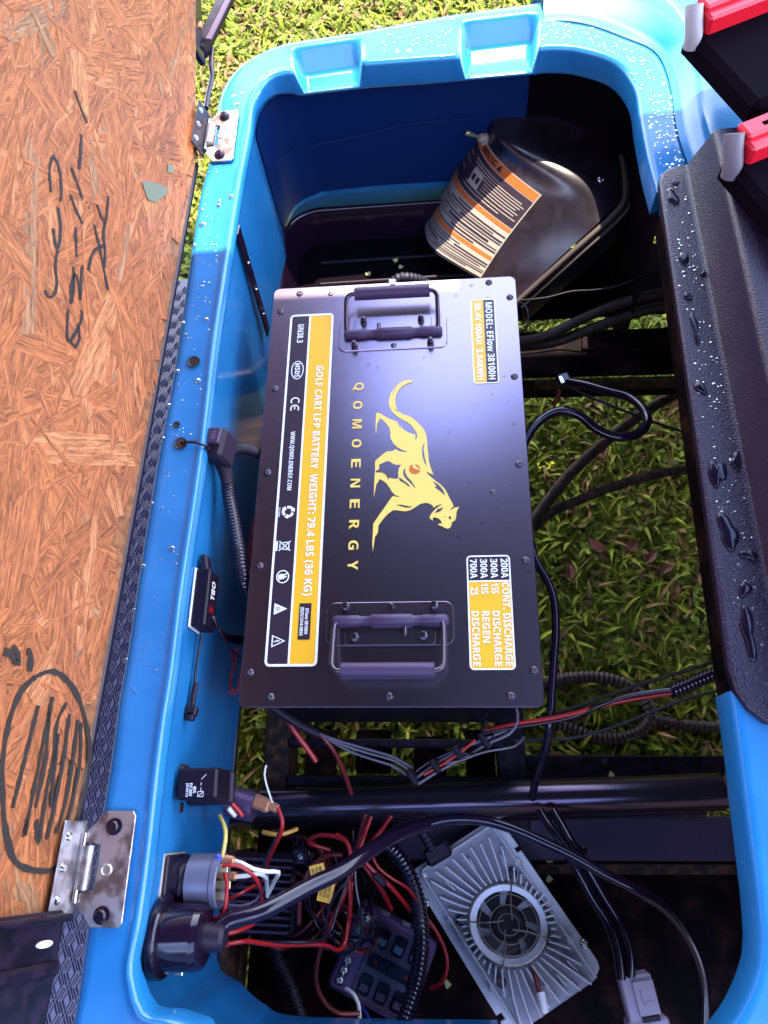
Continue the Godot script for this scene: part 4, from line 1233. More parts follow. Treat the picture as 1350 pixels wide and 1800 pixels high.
func seat() -> void:
	var base := Vector3(-0.2866,0.7220,0.0827)
	var bb := Basis(Vector3(0.0231,0.0000,-0.9997),Vector3(-0.2418,0.9703,-0.0056),Vector3(0.9701,0.2419,0.0224))
	var t := thing("seat_board", "open seat base of weathered orange strand board standing upright on two steel hinges", "seat board", base)
	var xf := Transform3D(Basis(bb.x, bb.z, bb.y), base)   # x along, y out of the face, z up the board
	var s := begin()
	var o := PackedVector2Array([Vector2(-0.62, 0.006), Vector2(0.555, 0.004), Vector2(0.60, 0.018), Vector2(0.70, 0.042), Vector2(0.80, 0.066), Vector2(0.92, 0.10), Vector2(0.94, 0.16), Vector2(0.94, 0.40), Vector2(0.90, 0.44), Vector2(-0.60, 0.44), Vector2(-0.66, 0.40), Vector2(-0.66, 0.05)])
	plate(s, o, -0.012, -0.0008, 0.0012, xf)
	part("board", s, M.board, t)
	# strands of the board
	s = begin()
	s.set_smooth_group(-1)
	for i in 2600:
		var c := Vector2(rng.randf_range(-0.64, 0.92), rng.randf_range(0.0, 0.42))
		var l := rng.randf_range(0.025, 0.085)
		var w := rng.randf_range(0.005, 0.020)
		if i % 14 == 0:
			l = rng.randf_range(0.09, 0.15)
			w = rng.randf_range(0.012, 0.026)
		var a := rng.randfn(0.0, 0.45)
		if rng.randf() < 0.22: a += PI / 2 * rng.randf_range(0.5, 1.3)
		var d := Vector2(cos(a), sin(a))
		var e := d.orthogonal()
		var pts := [c - d * l * rng.randf_range(0.85, 1.0) - e * w * rng.randf_range(0.5, 1.0), c + d * l * rng.randf_range(0.75, 1.0) - e * w * rng.randf_range(0.5, 1.0), c + d * l * rng.randf_range(0.9, 1.1) + e * w * rng.randf_range(0.0, 0.6), c + d * l * rng.randf_range(0.6, 0.9) + e * w, c - d * l * rng.randf_range(0.7, 1.0) + e * w * rng.randf_range(0.6, 1.0)]
		var ok := true
		for q in pts:
			if not Geometry2D.is_point_in_polygon(q, o): ok = false
		if not ok: continue
		var lift := rng.randf_range(0.0001, 0.0004) + (i / 2600.0) * 0.0007
		var tip := rng.randfn(0, 1.0) * 0.00022
		var side := rng.randfn(0, 1.0) * 0.00025
		var v := rng.randf_range(0.90, 1.05)
		var col := Color(0.47 * v, 0.158 * v, 0.052 * v)
		var pick := rng.randf()
		if pick < 0.12: col = Color(0.58, 0.23, 0.09)
		elif pick < 0.20: col = Color(0.36, 0.115, 0.036)
		elif pick < 0.23: col = Color(0.38, 0.19, 0.09)
		var f := Vector2(rng.randf(), rng.randf())
		var ring_ := []
		var uvs := []
		for q in pts:
			var u: float = (q - c).dot(d)
			var vv: float = (q - c).dot(e)
			ring_.append(xf * Vector3(q.x, lift + u / l * tip + vv / w * side, q.y))
			uvs.append(Vector2(u * 5.0 + f.x, vv * 14.0 + f.y))
		s.set_color(col)
		var out := xf.basis.y
		for k in range(1, 4):
			var tr := [0, k, k + 1]
			var n: Vector3 = (ring_[k] - ring_[0]).cross(ring_[k + 1] - ring_[0])
			if n.dot(out) > 0: tr = [0, k + 1, k]
			for z in tr:
				s.set_uv(uvs[z])
				s.add_vertex(ring_[z])
		for k in 5:
			var k2 := (k + 1) % 5
			var g := [ring_[k], ring_[k2], ring_[k2] - out * 0.0014, ring_[k] - out * 0.0014]
			var gu := [uvs[k], uvs[k2], uvs[k2], uvs[k]]
			var m2: Vector3 = (ring_[k] + ring_[k2]) * 0.5 - xf * Vector3(c.x, 0, c.y)
			var tr := [0, 1, 2, 0, 2, 3]
			if (g[1] - g[0]).cross(g[2] - g[0]).dot(m2) > 0: tr = [0, 2, 1, 0, 3, 2]
			for z in tr:
				s.set_uv(gu[z])
				s.add_vertex(g[z])
	tag(part("wood_strands", s, M.strand, t), "", "", "", "stuff")
	# marker writing and the scrawled oval
	var ink := [PackedVector2Array([Vector2(0.4188,0.2207),Vector2(0.4070,0.2082),Vector2(0.3987,0.1947)]), PackedVector2Array([Vector2(0.3766,0.1988),Vector2(0.3541,0.1934),Vector2(0.3336,0.1904)]), PackedVector2Array([Vector2(0.2755,0.2160),Vector2(0.2967,0.2245),Vector2(0.3167,0.2246),Vector2(0.3086,0.2130),Vector2(0.2857,0.2039),Vector2(0.2764,0.2029)]), PackedVector2Array([Vector2(0.2665,0.2035),Vector2(0.2506,0.1956),Vector2(0.2317,0.1910),Vector2(0.2210,0.1921),Vector2(0.2319,0.1993),Vector2(0.2392,0.2022)]), PackedVector2Array([Vector2(0.2209,0.1904),Vector2(0.2031,0.1894),Vector2(0.1839,0.1814),Vector2(0.1690,0.1820),Vector2(0.1633,0.1876),Vector2(0.1667,0.1941)]), PackedVector2Array([Vector2(0.3262,0.1999),Vector2(0.3147,0.1868),Vector2(0.3042,0.1766)]), PackedVector2Array([Vector2(0.2944,0.1926),Vector2(0.2839,0.1808),Vector2(0.2765,0.1689)]), PackedVector2Array([Vector2(0.2643,0.1762),Vector2(0.2461,0.1702),Vector2(0.2329,0.1656)]), PackedVector2Array([Vector2(0.2289,0.1555),Vector2(0.2071,0.1521),Vector2(0.1892,0.1480),Vector2(0.2048,0.1550),Vector2(0.2137,0.1628),Vector2(0.1980,0.1636),Vector2(0.1756,0.1589),Vector2(0.1941,0.1590),Vector2(0.2182,0.1667)]), PackedVector2Array([Vector2(0.1675,0.1600),Vector2(0.1485,0.1563),Vector2(0.1346,0.1507),Vector2(0.1455,0.1453),Vector2(0.1710,0.1402),Vector2(0.1798,0.1435)]), PackedVector2Array([Vector2(0.1612,0.1436),Vector2(0.1475,0.1371),Vector2(0.1345,0.1404),Vector2(0.1365,0.1479)]), PackedVector2Array([Vector2(0.3412,0.1429),Vector2(0.3110,0.1386),Vector2(0.2907,0.1379),Vector2(0.2727,0.1301),Vector2(0.2522,0.1255)]), PackedVector2Array([Vector2(0.3161,0.1556),Vector2(0.3078,0.1466),Vector2(0.3035,0.1375)]), PackedVector2Array([Vector2(0.2894,0.1530),Vector2(0.2719,0.1405),Vector2(0.2509,0.1270),Vector2(0.2403,0.1202),Vector2(0.2297,0.1134)]), PackedVector2Array([Vector2(0.2781,0.1316),Vector2(0.2686,0.1396),Vector2(0.2529,0.1466),Vector2(0.2312,0.1462)])]
	for w in ink:
		mark(t, xf, w, 0.0042)
	var oval := PackedVector2Array([Vector2(-0.2031,0.0984),Vector2(-0.1948,0.0825),Vector2(-0.1967,0.0629),Vector2(-0.2119,0.0385),Vector2(-0.2421,0.0160),Vector2(-0.2711,0.0054),Vector2(-0.3135,0.0059),Vector2(-0.3440,0.0131),Vector2(-0.3657,0.0258),Vector2(-0.3671,0.0504),Vector2(-0.3594,0.0761),Vector2(-0.3389,0.0919),Vector2(-0.3072,0.1065),Vector2(-0.2751,0.1155),Vector2(-0.2440,0.1170),Vector2(-0.2182,0.1113),Vector2(-0.2031,0.0984)])
	mark(t, xf, oval, 0.007, "scrawled_oval", M.stamp)
	for o2 in [PackedVector2Array([Vector2(0.4093,0.0988),Vector2(0.4246,0.0817),Vector2(0.4443,0.0522),Vector2(0.4318,0.0529),Vector2(0.4037,0.0679),Vector2(0.3939,0.0820),Vector2(0.4012,0.0909)]), PackedVector2Array([Vector2(0.4778,0.0607),Vector2(0.4864,0.0485),Vector2(0.4747,0.0469),Vector2(0.4647,0.0586)])]:
		s = begin()
		plate(s, o2, 0.0021, 0.0021, 0.0, xf)
		part("paint_patch", s, M.teal_paint, t)
	for w in [PackedVector2Array([Vector2(-0.2274,0.0877),Vector2(-0.2580,0.0893),Vector2(-0.2971,0.0913),Vector2(-0.3159,0.0923)]), PackedVector2Array([Vector2(-0.2172,0.0723),Vector2(-0.2562,0.0721),Vector2(-0.3058,0.0718),Vector2(-0.3389,0.0723),Vector2(-0.3249,0.0730)]), PackedVector2Array([Vector2(-0.2279,0.0730),Vector2(-0.2708,0.0657),Vector2(-0.3152,0.0656)]), PackedVector2Array([Vector2(-0.2195,0.0524),Vector2(-0.2393,0.0599),Vector2(-0.2700,0.0556),Vector2(-0.3051,0.0557),Vector2(-0.3437,0.0537),Vector2(-0.3247,0.0614)]), PackedVector2Array([Vector2(-0.2294,0.0457),Vector2(-0.2688,0.0423),Vector2(-0.3096,0.0420),Vector2(-0.3414,0.0438)]), PackedVector2Array([Vector2(-0.2331,0.0326),Vector2(-0.2730,0.0293),Vector2(-0.3142,0.0293),Vector2(-0.3366,0.0342)]), PackedVector2Array([Vector2(-0.2352,0.0279),Vector2(-0.2722,0.0191),Vector2(-0.3139,0.0201),Vector2(-0.3341,0.0252)]), PackedVector2Array([Vector2(-0.2492,0.0555),Vector2(-0.2849,0.0513),Vector2(-0.3146,0.0457)])]:
		mark(t, xf, w, 0.0055, "scrawl_line", M.stamp)
	for w in [PackedVector2Array([Vector2(-0.1881,0.1402),Vector2(-0.1888,0.1315),Vector2(-0.1951,0.1249)]), PackedVector2Array([Vector2(-0.1813,0.1324),Vector2(-0.1872,0.1239),Vector2(-0.1972,0.1223)]), PackedVector2Array([Vector2(-0.1827,0.1149),Vector2(-0.1842,0.1096),Vector2(-0.1994,0.1065)])]:
		mark(t, xf, w, 0.008, "smudge", M.stamp)
	# cushion behind the board
	s = begin()
	bx(s, Transform3D(Basis(bb.x, bb.z, bb.y), base + bb.z * -0.058 + bb.y * 0.215 + bb.x * 0.0), Vector3(1.24, 0.09, 0.45), 0.02)
	part("cushion", s, M.vinyl, t)
	s = begin()
	tube(s, [xf * Vector3(-0.62, -0.011, -0.004), xf * Vector3(0.55, -0.011, -0.006)], 0.006, 10)
	part("vinyl_edge", s, M.vinyl, t)
	# pressed steel channel at the near end
	var ch := group_part("steel_channel", t, xf * Vector3(-0.45, 0.015, 0.2))
	s = begin()
	bx(s, Transform3D(xf.basis, xf * Vector3(-0.475, 0.014, 0.235)), Vector3(0.15, 0.006, 0.43), 0.002)
	bx(s, Transform3D(xf.basis, xf * Vector3(-0.405, 0.020, 0.235)), Vector3(0.006, 0.018, 0.43), 0.002)
	bx(s, Transform3D(xf.basis, xf * Vector3(-0.445, 0.019, 0.235)), Vector3(0.012, 0.010, 0.43), 0.003)
	part("channel_web", s, M.steel_black, ch)
	s = begin()
	plate(s, ellipse(Vector2(-0.425, 0.040), 0.003, 0.010, 16), 0.0168, 0.0180, 0.0, xf)
	part("white_spot", s, M.white, ch)
	# bracket at the far end
	var br := group_part("arm_bracket", t, Vector3(-0.2630,0.7500,-0.6910))
	s = begin()
	bar(s, Vector3(-0.2861,0.7450,-0.6605), Vector3(-0.2250,0.7550,-0.8813), 0.016, 0.022, Vector3.UP, 0.002)
	part("bracket_arm", s, M.steel_black, br)
	s = begin()
	bar(s, Vector3(-0.2703,0.7580,-0.6678), Vector3(-0.2184,0.7680,-0.8439), 0.010, 0.003, Vector3.UP, 0.001)
	part("bracket_flange", s, M.grip, br)
	s = begin()
	bar(s, Vector3(-0.3026,0.7700,-0.7706), Vector3(-0.2844,0.7550,-0.6366), 0.010, 0.035, bb.z.cross(bb.x), 0.002)
	part("bracket_plate", s, M.gloss, br)
	s = begin()
	bx(s, Transform3D(xf.basis, Vector3(-0.2778,0.7750,-0.6754)), Vector3(0.012, 0.006, 0.006), 0.001)
	part("bracket_nut", s, M.copper, br)
	s = begin()
	tube(s, soft([Vector3(-0.2730,0.7350,-0.6818),Vector3(-0.2708,0.7350,-0.6438),Vector3(-0.2677,0.7320,-0.6228),Vector3(-0.2707,0.7300,-0.5954),Vector3(-0.2721,0.7280,-0.5624)]), 0.004, 8)
	part("edge_clip", s, M.gloss, br)
	hinge(t, "shiny worn steel hinge near the far end of the rim", -0.5075, -0.2225, -0.262, 0.0)
	hinge(t, "brown stained steel hinge at the near end of the rim", 0.4485, -0.2380, -0.2835, 1.0)

func mark(t: Node3D, xf: Transform3D, path: PackedVector2Array, w: float, called := "marker_stroke", m: Material = null) -> void:
	var p3 := []
	for q in path: p3.append(Vector3(q.x, 0, q.y))
	var pts := soft(p3, 0.006)
	var s := begin()
	s.set_smooth_group(-1)
	var l := []
	for i in pts.size():
		var d: Vector3 = (pts[mini(i + 1, pts.size() - 1)] - pts[maxi(i - 1, 0)]).normalized()
		var e := Vector3(-d.z, 0, d.x) * w * 0.5 * (rng.randf_range(0.55, 1.1))
		l.append([xf * (pts[i] + e + Vector3(0, 0.0019, 0)), xf * (pts[i] - e + Vector3(0, 0.0019, 0))])
	for i in l.size() - 1:
		quad(s, l[i][0], l[i][1], l[i + 1][1], l[i + 1][0], xf.basis.y)
	part(called, s, m if m else M.ink, t)

func hinge(host: Node3D, label: String, z: float, x_in: float, x_out: float, bright_leaf: float) -> void:
	var y := RIM + 0.0035
	var t := group_part("hinge", host, Vector3((x_in + x_out) / 2, y, z))
	tag(t, label)
	var s := begin()
	var o := PackedVector2Array([Vector2(x_in - 0.003, z - 0.050), Vector2(x_in, z - 0.046), Vector2(x_in, z + 0.046), Vector2(x_in - 0.003, z + 0.050), Vector2(x_in - 0.030, z + 0.050), Vector2(x_out - 0.004, z + 0.030), Vector2(x_out - 0.004, z + 0.022), Vector2(x_out + 0.014, z + 0.020), Vector2(x_out + 0.014, z - 0.020), Vector2(x_out - 0.004, z - 0.022), Vector2(x_out - 0.004, z - 0.028), Vector2(x_in - 0.030, z - 0.050)])
	plate(s, o, y, y + 0.0022, 0.0006)
	part("rim_leaf", s, M.hinge_steel, t)
	s = begin()
	tube(s, [Vector3(x_out + 0.003, y + 0.004, z - 0.019), Vector3(x_out + 0.003, y + 0.004, z + 0.019)], 0.0062, 16)
	part("knuckle", s, M.hinge_steel, t)
	s = begin()
	tube(s, [Vector3(x_out - 0.002, y + 0.005, z - 0.030), Vector3(x_out - 0.002, y + 0.005, z + 0.030)], 0.0024, 10)
	part("pin", s, M.chrome, t)
	s = begin()
	var bb := Basis(Vector3(0.0231,0.0000,-0.9997),Vector3(-0.2418,0.9703,-0.0056),Vector3(0.9701,0.2419,0.0224))
	var c := Vector3(x_out - 0.008, y + 0.015, z)
	bx(s, Transform3D(Basis(bb.x, bb.z, bb.y), c), Vector3(0.082, 0.0024, 0.032), 0.001)
	part("board_leaf", s, M.hinge_steel if bright_leaf > 0 else M.steel_black, t)  # far leaf coloured darker to mute its sunlit look
	for k in 3:
		s = begin()
		lathe(s, [[0.0, 0.0022], [0.003, 0.0018], [0.0042, 0.0]], Transform3D(facing(bb.z, bb.x), c + bb.z * 0.0012 + bb.x * (k - 1) * 0.027 + bb.y * 0.008), 12)
		part("leaf_rivet", s, M.chrome, t)
	for q in [-0.036, 0.040]:
		s = begin()
		lathe(s, [[0.0, 0.0065], [0.0042, 0.0062], [0.0055, 0.005], [0.0058, 0.002], [0.0078, 0.0018], [0.008, 0.0]], Transform3D(Basis(), Vector3(x_in - 0.020, y + 0.0022, z + q)), 16)
		part("hinge_bolt", s, M.gloss, t)
	s = begin()
	lathe(s, [[0.0, 0.0003], [0.0035, 0.0004], [0.0045, 0.0012], [0.006, 0.0]], Transform3D(Basis(), Vector3(x_in - 0.022, y + 0.0022, z + 0.002)), 14)
	part("dimple", s, M.hinge_steel, t)

func cross_rows(rows: Array, n: int) -> Array:
	var out := []
	for i in rows.size() - 1:
		for k in n:
			var r := []
			for j in rows[i].size():
				r.append(rows[i][j].cubic_interpolate(rows[i + 1][j], rows[maxi(i - 1, 0)][j], rows[mini(i + 2, rows.size() - 1)][j], float(k) / n))
			out.append(r)
	out.append(rows[rows.size() - 1])
	return out

func at_uv(g: Array, u: float, v: float) -> Vector3:   # g: rows of points, u along a row, v across rows (0..1)
	var fu: float = clampf(u, 0, 1) * (g[0].size() - 1)
	var fv: float = clampf(v, 0, 1) * (g.size() - 1)
	var i: int = mini(int(fu), g[0].size() - 2)
	var j: int = mini(int(fv), g.size() - 2)
	var a: Vector3 = g[j][i].lerp(g[j][i + 1], fu - i)
	var b: Vector3 = g[j + 1][i].lerp(g[j + 1][i + 1], fu - i)
	return a.lerp(b, fv - j)

func controller_cover() -> void:
	var t := thing("controller_cover", "black moulded plastic cover with an orange striped warning label and a toggle switch", "cover", Vector3(0.2457,0.4200,-0.6135))
	# rings from the lower end to the upper shoulder; each runs from the mounting flange over the label face and round the nose
	var rings := [
		[Vector3(0.1964,0.4240,-0.4280),Vector3(0.1624,0.4280,-0.4512),Vector3(0.1299,0.4300,-0.4714),Vector3(0.0891,0.4340,-0.5008),Vector3(0.0576,0.4340,-0.5285),Vector3(0.0405,0.4280,-0.5585),Vector3(0.0350,0.4140,-0.6025),Vector3(0.0407,0.3900,-0.6511),Vector3(0.0765,0.3600,-0.6974)],
		[Vector3(0.2500,0.4660,-0.4615),Vector3(0.2132,0.4730,-0.4846),Vector3(0.1745,0.4780,-0.5124),Vector3(0.1353,0.4860,-0.5454),Vector3(0.1033,0.4880,-0.5818),Vector3(0.0874,0.4840,-0.6159),Vector3(0.0850,0.4700,-0.6575),Vector3(0.0943,0.4400,-0.7165),Vector3(0.1281,0.4000,-0.7715)],
		[Vector3(0.3103,0.5150,-0.4891),Vector3(0.2717,0.5240,-0.5195),Vector3(0.2312,0.5310,-0.5527),Vector3(0.1824,0.5460,-0.5937),Vector3(0.1559,0.5500,-0.6327),Vector3(0.1443,0.5480,-0.6729),Vector3(0.1455,0.5380,-0.7225),Vector3(0.1595,0.5100,-0.7776),Vector3(0.2039,0.4600,-0.8343)],
		[Vector3(0.3410,0.5280,-0.5123),Vector3(0.3100,0.5450,-0.5363),Vector3(0.2653,0.5600,-0.5636),Vector3(0.2070,0.5730,-0.6044),Vector3(0.1700,0.5760,-0.6377),Vector3(0.1550,0.5740,-0.6741),Vector3(0.1622,0.5680,-0.7059),Vector3(0.1825,0.5450,-0.7459),Vector3(0.2332,0.4800,-0.8213)],
		[Vector3(0.3590,0.5300,-0.5329),Vector3(0.3419,0.5440,-0.5663),Vector3(0.3046,0.5580,-0.5968),Vector3(0.2549,0.5630,-0.6469),Vector3(0.2118,0.5760,-0.6723),Vector3(0.1872,0.5800,-0.6885),Vector3(0.1856,0.5840,-0.6970),Vector3(0.2070,0.5600,-0.7327),Vector3(0.2609,0.5000,-0.8021)],
		[Vector3(0.3651,0.5310,-0.5411),Vector3(0.3574,0.5410,-0.5880),Vector3(0.3374,0.5520,-0.6257),Vector3(0.3145,0.5620,-0.6628),Vector3(0.2832,0.5700,-0.6879),Vector3(0.2514,0.5730,-0.7036),Vector3(0.2421,0.5760,-0.7089),Vector3(0.2603,0.5550,-0.7359),Vector3(0.3013,0.5000,-0.8006)],
		[Vector3(0.3677,0.5310,-0.5482),Vector3(0.3654,0.5380,-0.5981),Vector3(0.3595,0.5450,-0.6418),Vector3(0.3520,0.5520,-0.6801),Vector3(0.3412,0.5560,-0.7096),Vector3(0.3244,0.5600,-0.7173),Vector3(0.3161,0.5580,-0.7261),Vector3(0.3245,0.5450,-0.7443),Vector3(0.3512,0.5000,-0.7981)]]
	var g := []
	for r in cross_rows(rings, 7): g.append(densify(r, 6))
	var s := begin()
	sheet(s, g, Vector3.ZERO, 0)
	part("shell", s, M.cover, t)
	inst("cover_screw", screw_shape(0.0075, 0.004), M.chrome, t, at_uv(g, 0.14, 0.60) + Vector3(0, 0.002, 0), facing(Vector3(0.5, 0.8, 0.2), Vector3.FORWARD))
	# ribbed mounting flange
	var fl := [Vector3(0.1925,0.4200,-0.4242),Vector3(0.2803,0.4880,-0.4662),Vector3(0.3447,0.5240,-0.5063),Vector3(0.3655,0.5310,-0.5362),Vector3(0.3680,0.5370,-0.5864),Vector3(0.3651,0.5460,-0.6531),Vector3(0.3563,0.5570,-0.7122),Vector3(0.3446,0.5600,-0.7313)]
	s = begin()
	tube(s, soft(fl, 0.006), 0.0048, 12)
	part("flange_bead", s, M.dusty, t)
	s = begin()
	var fb := []
	var fc := []
	var fa := []
	for q in soft(fl, 0.006):
		fa.append(q + Vector3(-0.004, 0.0, 0.001))
		fb.append(q + Vector3(0.009, -0.010, 0.004))
		fc.append(q + Vector3(0.012, -0.06, 0.004))
	sheet(s, [fa, fb, fc], Vector3.ZERO, 0)
	part("flange", s, M.cover, t)
	s = begin()
	tube(s, soft(fl.map(func(q): return q + Vector3(0.0085, -0.008, 0.004)), 0.006), 0.003, 10)
	part("flange_edge", s, M.dusty, t)
	# label: bands that follow the shell, each a strip of its own
	var lab := group_part("warning_label", t, at_uv(g, 0.4, 0.2))
	var out := (Vector3(0.1325,0.6000,-0.4471) - Vector3(0.1387,0.5000,-0.5442)).normalized()
	var strip := func(u0, u1, v0, v1, lift, m, called):
		var st := begin()
		var rr := []
		var nv := maxi(2, int((v1 - v0) * 60))
		for j in nv + 1:
			var row := []
			for i in 33:
				var u: float = lerpf(u0, u1, i / 32.0)
				var v: float = lerpf(v0, v1, float(j) / nv)
				var p := at_uv(g, u, v)
				var n: Vector3 = (at_uv(g, u + 0.02, v) - at_uv(g, u - 0.02, v)).cross(at_uv(g, u, v + 0.02) - at_uv(g, u, v - 0.02)).normalized()
				if n.dot(Vector3(-0.4, 0.8, 0.4)) < 0: n = -n
				row.append(p + n * lift)
			rr.append(row)
		sheet(st, rr, Vector3.ZERO, 0)
		part(called, st, m, lab)
	var U0 := 0.245
	var U1 := 0.78
	var V0 := 0.012
	var V1 := 0.335
	strip.call(U0, U1, V0, V1, 0.0006, M.cream, "label_sheet")
	strip.call(U0 + 0.005, U1, V1 - 0.035, V1 - 0.004, 0.0010, M.orange, "orange_band")
	strip.call(U0 + 0.005, U1, V1 - 0.132, V1 - 0.038, 0.0010, M.label_dark, "dark_band")
	strip.call(U0 + 0.005, U1, V1 - 0.148, V1 - 0.135, 0.0010, M.orange, "orange_band")
	strip.call(U0 + 0.005, U1, V1 - 0.248, V1 - 0.236, 0.0010, M.orange, "orange_band")
	# bars of dark with pale print between
	for q in [[0.155, 0.004, 0.36, 0.56], [0.164, 0.005, 0.0, 0.7], [0.174, 0.003, 0.1, 0.9], [0.181, 0.006, 0.0, 0.45], [0.181, 0.003, 0.5, 1.0], [0.191, 0.004, 0.0, 0.8], [0.200, 0.007, 0.1, 0.6], [0.200, 0.003, 0.65, 0.95], [0.211, 0.003, 0.0, 0.9], [0.219, 0.005, 0.0, 0.5], [0.229, 0.004, 0.2, 1.0], [0.254, 0.003, 0.3, 0.8], [0.262, 0.005, 0.0, 0.35], [0.262, 0.003, 0.4, 0.95], [0.272, 0.004, 0.0, 0.75], [0.281, 0.006, 0.55, 1.0], [0.281, 0.003, 0.05, 0.5], [0.291, 0.003, 0.0, 0.9], [0.299, 0.004, 0.0, 0.6], [0.307, 0.003, 0.15, 0.9]]:
		strip.call(lerpf(U0 + 0.006, U1, q[2]), lerpf(U0 + 0.006, U1, q[3]), V1 - q[0] - q[1], V1 - q[0], 0.0011, M.label_dark, "print_row")
	for q in [[0.052, 0.25, 0.62], [0.060, 0.05, 0.60], [0.068, 0.02, 0.55], [0.076, 0.04, 0.45], [0.084, 0.06, 0.38], [0.092, 0.03, 0.38], [0.100, 0.05, 0.38], [0.110, 0.02, 0.6], [0.119, 0.15, 0.62], [0.060, 0.70, 0.95], [0.078, 0.68, 0.9], [0.100, 0.72, 0.98]]:
		strip.call(lerpf(U0 + 0.006, U1, q[1]), lerpf(U0 + 0.006, U1, q[2]), V1 - q[0] - 0.0026, V1 - q[0], 0.0013, M.cream, "print_row")
	strip.call(lerpf(U0, U1, 0.42), lerpf(U0, U1, 0.57), V1 - 0.110, V1 - 0.072, 0.0014, M.cream, "pictogram_field")
	for q in [[0.44, 0.48], [0.50, 0.55]]:
		strip.call(lerpf(U0, U1, q[0]), lerpf(U0, U1, q[1]), V1 - 0.100, V1 - 0.084, 0.0016, M.ink, "pictogram")
	# WARNING, letter by letter round the bend
	var s2 := begin()
	for k in 7:
		var u: float = lerpf(U0, U1, 0.60 - k * 0.036)
		var v := V1 - 0.0195
		var p := at_uv(g, u, v)
		var al := (at_uv(g, u - 0.02, v) - at_uv(g, u + 0.02, v)).normalized()
		var vv := (at_uv(g, u, v + 0.02) - at_uv(g, u, v - 0.02)).normalized()
		var n := al.cross(vv).normalized()
		if n.dot(Vector3(-0.4, 0.8, 0.4)) < 0: n = -n
		letters(s2, "WARNING"[k], p + n * 0.0016, al, n.cross(al), 0.0085 if k != 4 else 0.003, 0.0105)
	part("warning_text", s2, M.ink, lab, false)
	s2 = begin()
	var pw := at_uv(g, lerpf(U0, U1, 0.32), V1 - 0.0195)
	var aw := (at_uv(g, lerpf(U0, U1, 0.28), V1 - 0.0195) - pw).normalized()
	var nw := aw.cross((at_uv(g, lerpf(U0, U1, 0.32), V1 - 0.01) - pw)).normalized()
	if nw.y < 0: nw = -nw
	var uw := nw.cross(aw)
	pw += nw * 0.0016
	tri(s2, pw - aw * 0.006 - uw * 0.005, pw + aw * 0.006 - uw * 0.005, pw + uw * 0.0062, nw)
	part("warning_triangle", s2, M.ink, lab)
	# toggle switch
	var sw := group_part("toggle_switch", t, Vector3(0.1306,0.5500,-0.6653))
	var a := Vector3(0.1439,0.5500,-0.6640)
	var b := Vector3(0.1053,0.5820,-0.6501)
	var d := (b - a).normalized()
	var bs := facing(d, Vector3.FORWARD)
	s = begin()
	lathe(s, [[0.0, 0.0], [0.010, 0.0], [0.010, 0.005], [0.0075, 0.006], [0.0062, 0.014], [0.004, 0.015], [0.0, 0.015]], Transform3D(bs, a - d * 0.002), 12)
	part("switch_collar", s, M.cream, sw)
	s = begin()
	lathe(s, [[0.0, 0.012], [0.0026, 0.012], [0.0028, 0.02], [0.0042, 0.038], [0.0040, 0.041], [0.002, 0.043], [0.0, 0.0432]], Transform3D(bs, a), 14, true)
	part("switch_lever", s, M.brass, sw)

